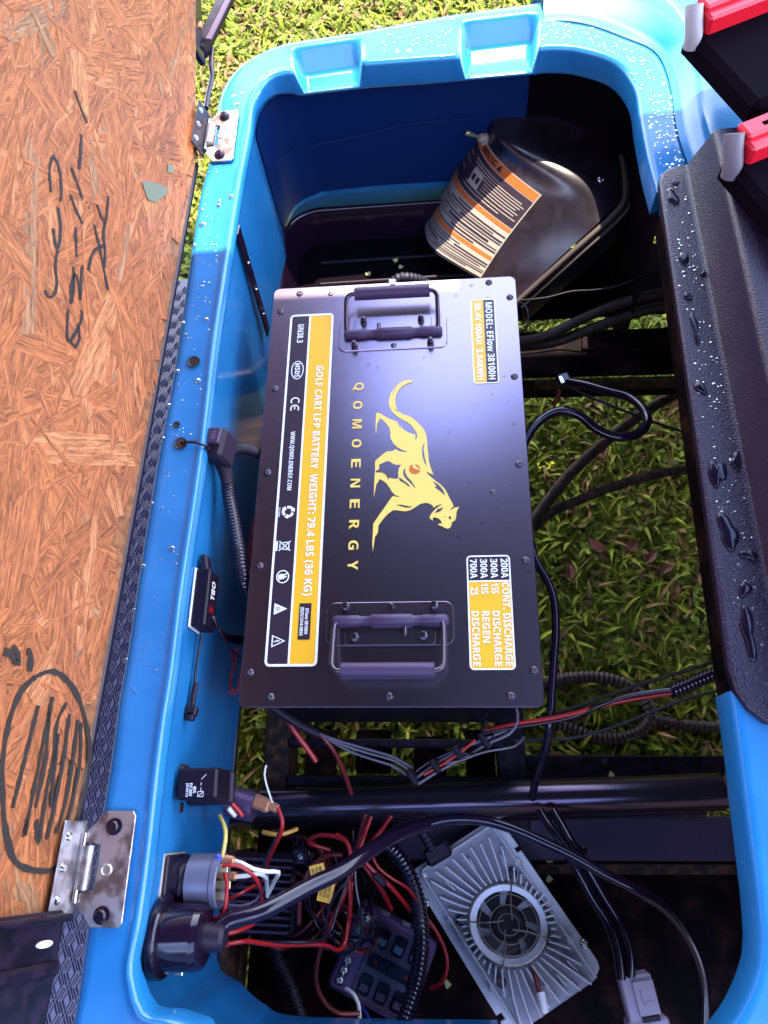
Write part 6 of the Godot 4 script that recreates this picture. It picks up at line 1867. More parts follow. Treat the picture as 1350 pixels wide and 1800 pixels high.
	# red and black pair with its black conduit
	wire("red_wire", "red wire of the pair crossing above the grass to the black conduit", "wire", [Vector3(0.1061,0.5200,0.2986),Vector3(0.1406,0.5300,0.2922),Vector3(0.1809,0.5400,0.2874),Vector3(0.2137,0.5500,0.2820),Vector3(0.2459,0.5600,0.2742),Vector3(0.2772,0.5700,0.2686),Vector3(0.3205,0.5800,0.2631)], 0.0026, M.red)
	wire("black_wire", "black wire of the pair crossing above the grass to the black conduit", "wire", [Vector3(0.0990,0.5200,0.3026),Vector3(0.1407,0.5250,0.2957),Vector3(0.1847,0.5350,0.2901),Vector3(0.2142,0.5450,0.2847),Vector3(0.2451,0.5650,0.2736),Vector3(0.2767,0.5750,0.2648),Vector3(0.3197,0.5850,0.2600)], 0.0026, M.gloss)
	wire("black_conduit", "black ribbed conduit leaving the side plate over the near grass", "conduit", [Vector3(0.3194,0.5800,0.2618),Vector3(0.3341,0.5800,0.2567),Vector3(0.3543,0.5800,0.2483),Vector3(0.3778,0.5800,0.2399),Vector3(0.4138,0.5800,0.2322)], 0.0085, M.gloss, "", 14, 0.005)
	wire("black_wire", "thin black wire sagging below the red and black pair", "wire", [Vector3(0.1464,0.4800,0.3065),Vector3(0.1858,0.4800,0.3050),Vector3(0.2214,0.4800,0.3028),Vector3(0.2702,0.4900,0.2900),Vector3(0.3186,0.5000,0.2725),Vector3(0.3590,0.5100,0.2581),Vector3(0.4117,0.5200,0.2468)], 0.0019, M.rubber)
	wire("black_wire", "thin dusty wire above the red and black pair close to the grass", "wire", [Vector3(0.2163,0.3000,0.2501),Vector3(0.2597,0.3000,0.2366),Vector3(0.3189,0.3100,0.2172),Vector3(0.3684,0.3200,0.2021),Vector3(0.4340,0.3300,0.1849),Vector3(0.4776,0.3300,0.1665)], 0.0028, M.dirty_hose)
	# bottom right
	wire("charger_cable", "thick glossy black cable from the round charger socket up under the round tube", "cable", [Vector3(-0.168, 0.662, 0.510)] + [Vector3(-0.1584,0.6550,0.4987),Vector3(-0.1240,0.6450,0.4888),Vector3(-0.0862,0.6200,0.4691),Vector3(-0.0536,0.6000,0.4534),Vector3(-0.0235,0.5700,0.4325),Vector3(0.0053,0.5300,0.4148),Vector3(0.0410,0.5000,0.4044)], 0.0086, M.gloss, "", 16)
	wire("charger_cable", "black cable arching over the silver converter into the dark near corner", "cable", [Vector3(0.0275,0.5050,0.4084),Vector3(0.0618,0.5050,0.4003),Vector3(0.1027,0.5000,0.4010),Vector3(0.1395,0.5000,0.4106),Vector3(0.1754,0.5000,0.4250),Vector3(0.2073,0.5000,0.4392),Vector3(0.2382,0.5000,0.4560),Vector3(0.2748,0.5000,0.4736),Vector3(0.3064,0.4900,0.4923),Vector3(0.3292,0.4800,0.5198),Vector3(0.3424,0.4700,0.5517),Vector3(0.3452,0.4600,0.5864),Vector3(0.3401,0.4500,0.6317)], 0.0062, M.gloss, "", 14)
	wire("drop_cable", "left one of two black cables dropping past the silver converter to the grey plug", "cable", [Vector3(0.1754,0.4400,0.3883),Vector3(0.1872,0.4500,0.4082),Vector3(0.2037,0.4550,0.4306),Vector3(0.2149,0.4600,0.4524),Vector3(0.2290,0.4600,0.4829),Vector3(0.2450,0.4600,0.5095),Vector3(0.2539,0.4550,0.5392),Vector3(0.2563,0.4500,0.5685)], 0.0058, M.gloss, "", 12)
	wire("drop_cable", "right one of two black cables dropping past the silver converter to the grey plug", "cable", [Vector3(0.1926,0.4400,0.3881),Vector3(0.2027,0.4500,0.4080),Vector3(0.2134,0.4600,0.4303),Vector3(0.2283,0.4600,0.4540),Vector3(0.2437,0.4600,0.4826),Vector3(0.2565,0.4600,0.5063),Vector3(0.2670,0.4550,0.5388),Vector3(0.2670,0.4500,0.5654)], 0.0058, M.gloss, "", 12)
	t = thing("cable_tie", "black cable tie where the cables cross right of the silver converter", "cable tie", Vector3(0.2147,0.4700,0.4395))
	s = begin()
	bx(s, Transform3D(Basis(Vector3.UP, 0.6), Vector3(0.2137,0.4680,0.4383)), Vector3(0.03, 0.018, 0.012), 0.004)
	part("tie_band", s, M.gloss, t)
	# grey plug at the bottom
	t = thing("grey_plug", "pale grey rectangular cable plug at the bottom edge beside the silver converter", "plug", Vector3(0.2801,0.4200,0.6015))
	var a := Vector3(0.2713,0.4520,0.5632)
	var b := Vector3(0.2845,0.4520,0.6385)
	var z := (b - a).normalized()
	var xf := Transform3D(Basis(Vector3.UP.cross(z), Vector3.UP, z), a)
	s = begin()
	bx(s, xf.translated_local(Vector3(0, -0.012, 0.024)), Vector3(0.036, 0.026, 0.046), 0.002)
	part("plug_nose", s, M.connector, t)
	s = begin()
	bx(s, xf.translated_local(Vector3(0.002, -0.014, 0.078)), Vector3(0.046, 0.032, 0.066), 0.0025)
	part("plug_body", s, M.connector, t)
	s = begin()
	bx(s, xf.translated_local(Vector3(0.006, 0.003, 0.024)), Vector3(0.024, 0.004, 0.034), 0.001)
	bx(s, xf.translated_local(Vector3(0.002, 0.0055, 0.022)), Vector3(0.003, 0.002, 0.014), 0.0005)
	bx(s, xf.translated_local(Vector3(0.008, 0.0055, 0.029)), Vector3(0.012, 0.002, 0.003), 0.0005)
	part("plug_latch", s, M.connector, t)
	s = begin()
	bx(s, xf.translated_local(Vector3(0.006, 0.0025, 0.045)), Vector3(0.020, 0.003, 0.005), 0.0005)
	part("latch_slot", s, M.ink, t)
	s = begin()
	bx(s, xf.translated_local(Vector3(0.004, 0.0035, 0.078)), Vector3(0.003, 0.004, 0.062), 0.0008)
	part("plug_rib", s, M.connector, t)

func thin_wires() -> void:
	var g := ""
	wire("yellow_wire", "yellow wire hanging from the relay to the beeper terminals", "wire", [Vector3(-0.1872,0.6200,0.4008),Vector3(-0.1767,0.6350,0.4099),Vector3(-0.1709,0.6450,0.4198),Vector3(-0.1700,0.6500,0.4317),Vector3(-0.1725,0.6480,0.4436)], 0.0022, M.wire_yellow)
	wire("white_wire", "upper white wire leaving the beeper through a copper spade", "wire", [Vector3(-0.1619,0.6450,0.4435),Vector3(-0.1514,0.6450,0.4460),Vector3(-0.1402,0.6400,0.4514),Vector3(-0.1274,0.6350,0.4541),Vector3(-0.1175,0.6200,0.4552),Vector3(-0.1263,0.6000,0.4658),Vector3(-0.1389,0.5700,0.4792)], 0.0022, M.wire_white)
	wire("white_wire", "lower white wire leaving the beeper above the finned module", "wire", [Vector3(-0.1584,0.6350,0.4594),Vector3(-0.1470,0.6350,0.4582),Vector3(-0.1363,0.6300,0.4566),Vector3(-0.1329,0.6100,0.4626),Vector3(-0.1400,0.5700,0.4821)], 0.0022, M.wire_white)
	var t := thing("spade_terminal", "copper coloured crimped spade on the upper white wire", "terminal", Vector3(-0.1679,0.6450,0.4442))
	var s := begin()
	bx(s, Transform3D(Basis(Vector3.UP, -0.15), Vector3(-0.1676,0.6460,0.4441)), Vector3(0.018, 0.008, 0.011), 0.002)
	part("crimp", s, M.copper, t)
	t = thing("spade_terminal", "brown crimped spade on the lower white wire", "terminal", Vector3(-0.1714,0.6350,0.4575))
	s = begin()
	bx(s, Transform3D(Basis(Vector3.UP, -0.1), Vector3(-0.1692,0.6360,0.4580)), Vector3(0.024, 0.008, 0.008), 0.002)
	part("crimp", s, M.copper, t)
	t = thing("spade_terminal", "blue crimped spade on the beeper", "terminal", Vector3(-0.1764,0.6500,0.4462))
	s = begin()
	bx(s, Transform3D(Basis(Vector3.UP, 1.3), Vector3(-0.1752,0.6540,0.4460)), Vector3(0.017, 0.007, 0.007), 0.002)
	part("crimp", s, M.wire_blue, t)
	t = thing("spade_terminal", "dull copper spade between beeper and charger socket", "terminal", Vector3(-0.1875,0.6200,0.4835))
	s = begin()
	bx(s, Transform3D(Basis(Vector3.UP, 0.05), Vector3(-0.1888,0.6200,0.4830)), Vector3(0.026, 0.009, 0.010), 0.002)
	bx(s, Transform3D(Basis(Vector3.UP, 0.05), Vector3(-0.1765,0.6200,0.4827)), Vector3(0.016, 0.006, 0.007), 0.002)
	part("crimp", s, M.copper, t)
	t = thing("spade_terminal", "red crimped terminal with a bare tip below the charger socket cable", "terminal", Vector3(-0.1726,0.6300,0.5210))
	s = begin()
	tube(s, [Vector3(-0.1774,0.6320,0.5199),Vector3(-0.1619,0.6320,0.5215)], 0.0032, 10)
	part("crimp", s, M.red, t)
	s = begin()
	tube(s, [Vector3(-0.1887,0.6320,0.5207),Vector3(-0.1774,0.6320,0.5204)], 0.0018, 8)
	part("bare_tip", s, M.chrome, t)
	wire("red_wire", "red wire arching from the beeper down over the finned module", "wire", [Vector3(-0.1754,0.6500,0.4510),Vector3(-0.1633,0.6550,0.4479),Vector3(-0.1497,0.6500,0.4495),Vector3(-0.1377,0.6400,0.4593),Vector3(-0.1357,0.6200,0.4728),Vector3(-0.1377,0.6000,0.4889)], 0.0019, M.red)
	wire("red_wire", "red wire looping from the beeper down beside the charger socket", "wire", [Vector3(-0.1687,0.6500,0.4514),Vector3(-0.1625,0.6550,0.4631),Vector3(-0.1616,0.6550,0.4785),Vector3(-0.1647,0.6500,0.4918),Vector3(-0.1745,0.6450,0.4976),Vector3(-0.1855,0.6400,0.4927)], 0.0021, M.red)
	wire("orange_wire", "orange red wire slanting over the finned module fins", "wire", [Vector3(-0.1692,0.6200,0.4820),Vector3(-0.1557,0.6200,0.4759),Vector3(-0.1474,0.6000,0.4695)], 0.0019, M.red)
	wire("red_wire", "red wire under the thick charger cable at the socket", "wire", [Vector3(-0.1870,0.6400,0.5116),Vector3(-0.1675,0.6400,0.5116),Vector3(-0.1529,0.6300,0.5094),Vector3(-0.1436,0.6100,0.5051)], 0.0023, M.red)
	wire("red_wire", "long red wire from the terminal below the socket to the red bundle", "wire", [Vector3(-0.1631,0.6320,0.5210),Vector3(-0.1504,0.6250,0.5196),Vector3(-0.1453,0.6100,0.5213),Vector3(-0.1279,0.5800,0.5278),Vector3(-0.1028,0.5500,0.5310),Vector3(-0.0807,0.5300,0.5330),Vector3(-0.0674,0.5100,0.5403),Vector3(-0.0612,0.5000,0.5329),Vector3(-0.0576,0.5000,0.5007),Vector3(-0.0558,0.5000,0.4706)], 0.0024, M.red)
	wire("black_wire", "thin black wire running above the long red wire to the bundle", "wire", [Vector3(-0.1480,0.6000,0.5216),Vector3(-0.1178,0.5700,0.5261),Vector3(-0.0880,0.5450,0.5274),Vector3(-0.0748,0.5300,0.5211),Vector3(-0.0694,0.5200,0.4991),Vector3(-0.0609,0.5200,0.4754),Vector3(-0.0511,0.5200,0.4452)], 0.0017, M.gloss)
	wire("grey_wire", "thin grey wire looping on top of the finned module", "wire", [Vector3(-0.1901,0.5500,0.4933),Vector3(-0.1789,0.5300,0.4960),Vector3(-0.1652,0.5200,0.4906),Vector3(-0.1536,0.5300,0.4766),Vector3(-0.1439,0.5600,0.4628)], 0.0017, M.wire_grey)
	wire("black_wire", "thin black wire crossing the finned module diagonally", "wire", [Vector3(-0.1943,0.6200,0.4889),Vector3(-0.1859,0.6000,0.4807),Vector3(-0.1732,0.5700,0.4714),Vector3(-0.1619,0.5400,0.4673),Vector3(-0.1576,0.5200,0.4833),Vector3(-0.1565,0.5000,0.5089)], 0.0016, M.gloss)
	# between the round tube and the lower edge
	wire("red_wire", "red wire rising from the solenoid terminal past the finned module", "wire", [Vector3(-0.1301,0.5900,0.3915),Vector3(-0.1241,0.5900,0.4033),Vector3(-0.1251,0.5850,0.4151),Vector3(-0.1347,0.5700,0.4301),Vector3(-0.1463,0.5500,0.4457),Vector3(-0.1594,0.5200,0.4690)], 0.0025, M.red)
	wire("green_wire", "thin dark green wire beside the red solenoid wire", "wire", [Vector3(-0.1304,0.5700,0.4164),Vector3(-0.1386,0.5600,0.4274),Vector3(-0.1503,0.5400,0.4432),Vector3(-0.1645,0.5100,0.4630)], 0.0016, M.wire_green)
	wire("orange_wire", "short orange yellow wire under the red solenoid wire", "wire", [Vector3(-0.1577,0.5400,0.4176),Vector3(-0.1406,0.5450,0.4198),Vector3(-0.1283,0.5400,0.4178),Vector3(-0.1190,0.5300,0.4134)], 0.0026, M.wire_orange)
	wire("grey_wire", "thin pale wire hanging to the solenoid terminal", "wire", [Vector3(-0.1442,0.6000,0.3465),Vector3(-0.1453,0.6000,0.3569),Vector3(-0.1422,0.5950,0.3707),Vector3(-0.1359,0.5920,0.3862)], 0.0011, M.wire_white)
	wire("red_wire", "short red wire stub with white companion right of the relay", "wire", [Vector3(-0.1780,0.6100,0.3877),Vector3(-0.1724,0.6050,0.3934),Vector3(-0.1673,0.6000,0.4004)], 0.0030, M.red)
	wire("white_wire", "short white wire stub right of the relay", "wire", [Vector3(-0.1814,0.6100,0.3924),Vector3(-0.1779,0.6050,0.3970),Vector3(-0.1758,0.6000,0.3999)], 0.0028, M.wire_white)
	wire("red_wire", "left red wire coming out under the near edge of the battery", "wire", [Vector3(-0.1338,0.5600,0.2862),Vector3(-0.1243,0.5500,0.3032),Vector3(-0.1126,0.5400,0.3189),Vector3(-0.0994,0.5300,0.3366)], 0.0036, M.red)
	wire("red_wire", "right red wire coming out under the near edge of the battery", "wire", [Vector3(-0.0982,0.5300,0.3029),Vector3(-0.0835,0.5200,0.3182),Vector3(-0.0728,0.5000,0.3390),Vector3(-0.0630,0.4700,0.3713)], 0.0030, M.dark_red)
	wire("black_sleeve", "black sleeve with grey wires coming out under the near battery edge", "sleeve", [Vector3(-0.1557,0.5700,0.2727),Vector3(-0.1348,0.5650,0.2855),Vector3(-0.1141,0.5600,0.2976),Vector3(-0.0921,0.5550,0.3070)], 0.0062, M.rubber, "", 12, 0.0)
	for k in 3:
		wire("grey_wire", ["upper pale grey wire fanning from the black sleeve", "middle pale grey wire fanning from the black sleeve", "lower pale grey wire fanning from the black sleeve"][k], "wire", soft([Vector3(-0.0934,0.5560,0.3064), [Vector3(-0.0688,0.5550,0.3148), Vector3(-0.0652,0.5550,0.3188), Vector3(-0.0589,0.5500,0.3248)][k], [Vector3(-0.0382,0.5500,0.3228), Vector3(-0.0346,0.5500,0.3280), Vector3(-0.0311,0.5500,0.3345)][k], [Vector3(-0.0037,0.5500,0.3324), Vector3(-0.0003,0.5500,0.3375), Vector3(-0.0037,0.5500,0.3427)][k], [Vector3(0.0200,0.5500,0.3451), Vector3(0.0234,0.5500,0.3527), Vector3(0.0133,0.5500,0.3528)][k]]), 0.0016, M.wire_grey)
	# knot of thin wires right of the middle
	var knot := [[Vector3(0.0200,0.5500,0.3591),Vector3(0.0404,0.5550,0.3453),Vector3(0.0641,0.5600,0.3315),Vector3(0.0843,0.5600,0.3212),Vector3(0.1079,0.5600,0.3121),Vector3(0.1321,0.5500,0.3025)], [Vector3(0.0167,0.5500,0.3553),Vector3(0.0371,0.5550,0.3402),Vector3(0.0709,0.5600,0.3251),Vector3(0.0979,0.5600,0.3135),Vector3(0.1054,0.5550,0.2933),Vector3(0.0979,0.5500,0.2794)], [Vector3(0.0264,0.5450,0.3625),Vector3(0.0502,0.5500,0.3487),Vector3(0.0807,0.5550,0.3336),Vector3(0.1110,0.5600,0.3173),Vector3(0.1347,0.5600,0.3069),Vector3(0.1458,0.5550,0.2920),Vector3(0.1456,0.5500,0.2767)], [Vector3(0.0709,0.5650,0.3268),Vector3(0.0907,0.5600,0.3301),Vector3(0.1081,0.5600,0.3250),Vector3(0.1168,0.5600,0.3069),Vector3(0.1055,0.5600,0.2887),Vector3(0.1185,0.5500,0.2754)], [Vector3(0.0506,0.5600,0.3424),Vector3(0.0786,0.5650,0.3369),Vector3(0.1039,0.5650,0.3280),Vector3(0.1409,0.5550,0.3205),Vector3(0.1526,0.5400,0.3086)]]
	for k in 5:
		wire("harness_wire", ["lowest grey wire of the knotted harness below the battery", "grey wire of the knotted harness that bends up to the left", "grey wire of the knotted harness that bends up on the right", "looping thin wire in the middle of the knotted harness", "thin wire of the knotted harness that ends at the right"][k], "wire", knot[k], 0.0019 if k < 3 else 0.0013, M.wire_grey if k % 2 == 0 else M.gloss)
	wire("red_wire", "thin red wire in the knotted harness below the battery", "wire", [Vector3(0.0339,0.5600,0.3532),Vector3(0.0574,0.5650,0.3408),Vector3(0.0809,0.5700,0.3260),Vector3(0.0944,0.5700,0.3145)], 0.0018, M.red)
	for k in 4:
		t = thing("cable_tie", ["black tie at the left end of the knotted harness", "second black tie along the knotted harness", "third black tie along the knotted harness", "black tie at the right end of the knotted harness"][k], "cable tie", [Vector3(0.0200,0.5500,0.3553), Vector3(0.0471,0.5550,0.3427), Vector3(0.0742,0.5600,0.3277), Vector3(0.1046,0.5600,0.3134)][k])
		s = begin()
		bx(s, Transform3D(Basis(Vector3.UP, 0.55), [Vector3(0.0204,0.5560,0.3556), Vector3(0.0473,0.5610,0.3431), Vector3(0.0742,0.5660,0.3282), Vector3(0.1044,0.5660,0.3140)][k]), Vector3(0.008, 0.014, 0.018), 0.002)
		part("tie_band", s, M.rubber, t)
	# red bundle in the middle of the near compartment
	wire("red_wire", "thickest red wire of the hanging bundle, running straight down", "wire", [Vector3(-0.0411,0.5000,0.3964),Vector3(-0.0468,0.5050,0.4239),Vector3(-0.0543,0.5050,0.4520),Vector3(-0.0636,0.5000,0.4829),Vector3(-0.0749,0.5000,0.5070),Vector3(-0.0878,0.4900,0.5290),Vector3(-0.0982,0.4700,0.5582),Vector3(-0.1019,0.4500,0.5848),Vector3(-0.0895,0.4400,0.6083),Vector3(-0.0734,0.4300,0.6178),Vector3(-0.0526,0.4200,0.6185)], 0.0030, M.dark_red)
	wire("red_wire", "bright red wire beside the thickest one of the hanging bundle", "wire", [Vector3(-0.0329,0.5100,0.3984),Vector3(-0.0401,0.5150,0.4205),Vector3(-0.0491,0.5150,0.4454),Vector3(-0.0584,0.5100,0.4731),Vector3(-0.0684,0.5100,0.4941),Vector3(-0.0799,0.5000,0.5159)], 0.0026, M.red)
	wire("red_wire", "red wire leaning right at the top of the hanging bundle", "wire", [Vector3(-0.0089,0.5000,0.3973),Vector3(-0.0221,0.5050,0.4154),Vector3(-0.0370,0.5100,0.4330),Vector3(-0.0482,0.5100,0.4517)], 0.0026, M.red)
	wire("red_wire", "red wire looping over the top left of the hanging bundle", "wire", [Vector3(-0.0598,0.5200,0.4270),Vector3(-0.0737,0.5200,0.4210),Vector3(-0.0948,0.5100,0.4201),Vector3(-0.1097,0.5000,0.4256),Vector3(-0.1078,0.4900,0.4308),Vector3(-0.0865,0.4800,0.4371)], 0.0027, M.red)
	wire("red_wire", "red wire from the loop down the right of the hanging bundle", "wire", [Vector3(-0.0724,0.5200,0.4191),Vector3(-0.0605,0.5250,0.4257),Vector3(-0.0547,0.5250,0.4390),Vector3(-0.0559,0.5200,0.4634),Vector3(-0.0551,0.5100,0.4938),Vector3(-0.0609,0.4900,0.5254),Vector3(-0.0699,0.4800,0.5432)], 0.0028, M.red)
	wire("red_wire", "wide red wire arch left of the hanging bundle around the yellow tag", "wire", [Vector3(-0.0707,0.4800,0.4420),Vector3(-0.0898,0.4800,0.4436),Vector3(-0.1057,0.4800,0.4540),Vector3(-0.1161,0.4800,0.4699),Vector3(-0.1222,0.4750,0.4921),Vector3(-0.1224,0.4700,0.5195)], 0.0033, M.dark_red)
	wire("black_wire", "thin black wire of the hanging bundle curving left", "wire", [Vector3(-0.0459,0.5300,0.4387),Vector3(-0.0565,0.5250,0.4661),Vector3(-0.0700,0.5200,0.4815),Vector3(-0.0803,0.5100,0.5003),Vector3(-0.0843,0.5000,0.5248),Vector3(-0.0755,0.4900,0.5316)], 0.0018, M.gloss)
	wire("black_wire", "thin black wire of the hanging bundle curving right", "wire", [Vector3(-0.0473,0.5300,0.4388),Vector3(-0.0477,0.5250,0.4689),Vector3(-0.0423,0.5200,0.4985),Vector3(-0.0410,0.5100,0.5226),Vector3(-0.0510,0.5000,0.5401),Vector3(-0.0669,0.4900,0.5464),Vector3(-0.0821,0.4800,0.5435)], 0.0019, M.gloss)
	wire("black_wire", "thin black wire arch left of the yellow tag", "wire", [Vector3(-0.1081,0.4700,0.4416),Vector3(-0.1147,0.4700,0.4673),Vector3(-0.1111,0.4650,0.4989),Vector3(-0.1032,0.4600,0.5208),Vector3(-0.0944,0.4600,0.5297)], 0.0014, M.gloss)
	wire("red_wire", "left red wire running from the bundle to the fuse block", "wire", [Vector3(-0.0495,0.4900,0.4476),Vector3(-0.0389,0.4900,0.4574),Vector3(-0.0288,0.4850,0.4698),Vector3(-0.0219,0.4700,0.4818),Vector3(-0.0132,0.4400,0.5040)], 0.0028, M.red)
	wire("red_wire", "right red wire running from the bundle to the fuse block", "wire", [Vector3(-0.0442,0.5000,0.4446),Vector3(-0.0314,0.4950,0.4582),Vector3(-0.0146,0.4900,0.4717),Vector3(0.0011,0.4700,0.4899),Vector3(0.0109,0.4400,0.5059)], 0.0028, M.red)
	wire("red_wire", "thin red wire above the two that run to the fuse block", "wire", [Vector3(-0.0311,0.5000,0.4425),Vector3(-0.0246,0.4950,0.4550),Vector3(-0.0078,0.4900,0.4673),Vector3(0.0086,0.4800,0.4768),Vector3(0.0227,0.4500,0.4973)], 0.0018, M.red)
	t = thing("cable_tie", "black tie round the red wires above the fuse block", "cable tie", Vector3(-0.0228,0.4900,0.4688))
	s = begin()
	bx(s, Transform3D(Basis(Vector3.UP, -0.7), Vector3(-0.0222,0.4960,0.4678)), Vector3(0.018, 0.012, 0.008), 0.002)
	part("tie_band", s, M.rubber, t)
	wire("red_wire", "red wire curving round the right of the ribbed conduit", "wire", [Vector3(0.0211,0.4200,0.5063),Vector3(0.0401,0.4200,0.5279),Vector3(0.0517,0.4200,0.5492),Vector3(0.0541,0.4150,0.5681),Vector3(0.0467,0.4100,0.5859),Vector3(0.0336,0.4000,0.5934)], 0.0026, M.red)
	wire("white_wire", "white wire leaving the lower terminals of the fuse block", "wire", [Vector3(-0.0729,0.4000,0.5972),Vector3(-0.0635,0.4050,0.6009),Vector3(-0.0575,0.4000,0.6112),Vector3(-0.0556,0.3950,0.6259),Vector3(-0.0564,0.3900,0.6476)], 0.0026, M.wire_white)
	wire("blue_wire", "thin blue wire beside the white one at the fuse block", "wire", [Vector3(-0.0561,0.3700,0.6204),Vector3(-0.0471,0.3700,0.6323),Vector3(-0.0381,0.3700,0.6483)], 0.0018, M.wire_blue)
	wire("ribbed_conduit", "black ribbed conduit passing between fuse block and silver converter", "conduit", [Vector3(-0.0256,0.4400,0.4279),Vector3(-0.0046,0.4450,0.4440),Vector3(0.0115,0.4500,0.4693),Vector3(0.0206,0.4500,0.4974),Vector3(0.0246,0.4500,0.5279),Vector3(0.0221,0.4450,0.5585),Vector3(0.0149,0.4400,0.5888),Vector3(-0.0006,0.4400,0.6293)], 0.0105, M.gloss, "", 14, 0.0055)
	wire("ribbed_conduit", "dark ribbed conduit lying below the finned module", "conduit", [Vector3(-0.1806,0.4200,0.5108),Vector3(-0.1736,0.4100,0.5374),Vector3(-0.1603,0.4000,0.5700),Vector3(-0.1442,0.3900,0.6023),Vector3(-0.1269,0.3800,0.6462)], 0.0095, M.rubber, "", 12, 0.0055)
	wire("red_wire", "orange red wire loop between the blue wall and the battery corner", "wire", [Vector3(-0.2249,0.5000,0.1897),Vector3(-0.2293,0.5000,0.2089),Vector3(-0.2326,0.5000,0.2317),Vector3(-0.2288,0.5000,0.2467),Vector3(-0.2192,0.5000,0.2505),Vector3(-0.2140,0.5000,0.2393),Vector3(-0.2133,0.5000,0.2129)], 0.0016, M.red)
	wire("red_wire", "inner orange red wire loop near the battery corner", "wire", [Vector3(-0.2140,0.5200,0.1941),Vector3(-0.2173,0.5200,0.2168),Vector3(-0.2206,0.5200,0.2390),Vector3(-0.2151,0.5200,0.2493),Vector3(-0.2062,0.5200,0.2464)], 0.0014, M.red)
	wire("red_wire", "thin red wire rising along the left battery side", "wire", [Vector3(-0.2087,0.5200,0.0063),Vector3(-0.2095,0.5200,0.0366),Vector3(-0.2102,0.5200,0.0579),Vector3(-0.2043,0.5200,0.0789)], 0.0014, M.red)
	# the rest of the tangle
	for k in 22:
		var a := Vector3(rng.randf_range(-0.17, -0.03), 0.43 + rng.randf_range(0.0, 0.05), rng.randf_range(0.41, 0.50))
		var path := [a]
		var d := Vector3(rng.randf_range(-0.6, 0.6), 0, rng.randf_range(0.3, 1.0)).normalized()
		for i in 5:
			d = (d + Vector3(rng.randf_range(-0.9, 0.9), 0, rng.randf_range(-0.7, 0.7))).normalized()
			a += d * rng.randf_range(0.022, 0.042)
			a.x = clampf(a.x, -0.19, -0.035)
			a.z = clampf(a.z, 0.41, 0.55)
			a.y = 0.40 + rng.randf_range(0.0, 0.06)
			path.append(a)
		if k % 3 == 0:
			wire("tangled_wire", "thin dark red wire in the tangle on the near floor pan", "wire", path, rng.randf_range(0.0013, 0.002), M.dark_red, "dark red tangled wires on the near floor")
		else:
			wire("tangled_wire", "thin black wire in the tangle on the near floor pan", "wire", path, rng.randf_range(0.0011, 0.002), M.gloss, "black tangled wires on the near floor")
	# yellow flags
	for q in [[Vector3(-0.0933,0.5150,0.4632), 0.25, "upper yellow printed wire tag left of the thick cable"], [Vector3(-0.0837,0.5150,0.4804), -0.2, "lower yellow printed wire tag right of the thick cable"]]:
		t = thing("wire_tag", q[2], "tag", q[0])
		var bs := Basis(Vector3.UP, q[1])
		s = begin()
		bx(s, Transform3D(bs * Basis(Vector3.RIGHT, 0.2), q[0]), Vector3(0.018, 0.0008, 0.024), 0.0003)
		part("tag_flag", s, M.yellow, t)
		s = begin()
		for k in 3:
			letters(s, ["ACC 12V", "FUSED", "MAX 5A"][k], q[0] + bs * Vector3(-0.005 + 0.0045 * k, 0.0026, -0.001), bs * Vector3(0, 0, 1), bs * Vector3(1, 0, 0), 0.014, 0.003)
		part("tag_print", s, M.ink, t, false)

func cases() -> void:
	for c in [[Vector3(0.3834,0.8450,-0.5021), "black box with red grip bar and pale corner at the upper right frame edge", 0.0], [Vector3(0.3951,0.8450,-0.2877), "black box with red grip bar and grey corner lower on the black panel", 1.0]]:
		var p: Vector3 = c[0]
		var ex := (Vector3(0.4586,0.8450,-0.5233) - Vector3(0.3846,0.8450,-0.4916)).normalized()
		var ez := Vector3(-ex.z, 0, ex.x)
		var t := thing("tool_box", c[1], "box", p + Vector3(0.05, -0.10, 0.06), "")
		var xf := Transform3D(Basis(ex, Vector3.UP, ez) * Basis(Vector3.FORWARD, 0.0), p)
		var s := begin()
		bx(s, xf.translated_local(Vector3(0.074, -0.033, 0.070)), Vector3(0.160, 0.038, 0.158), 0.008)
		part("box_shell", s, M.box_black, t)
		s = begin()
		bx(s, xf.translated_local(Vector3(0.082, -0.004, 0.006)), Vector3(0.150, 0.024, 0.030), 0.003)
		part("red_bar", s, M.red_grip, t)
		s = begin()
		bx(s, xf.translated_local(Vector3(0.082, 0.0095, -0.004)), Vector3(0.148, 0.010, 0.024), 0.003)
		part("red_bar_top", s, M.red_grip, t)
		for k in 2:
			s = begin()
			bx(s, xf.translated_local(Vector3(0.035 + k * 0.02, 0.0138, -0.002)), Vector3(0.011, 0.0014, 0.007), 0.0005)
			part("embossed_mark", s, M.dark_red, t)
		s = begin()
		tube(s, soft([xf * Vector3(-0.001, 0.012, -0.006), xf * Vector3(-0.003, 0.004, 0.000), xf * Vector3(-0.004, -0.012, 0.010), xf * Vector3(-0.004, -0.028, 0.014)], 0.003), 0.0105, 18)
		part("corner_bumper", s, M.bumper if c[2] < 0.5 else M.grey_rubber, t)

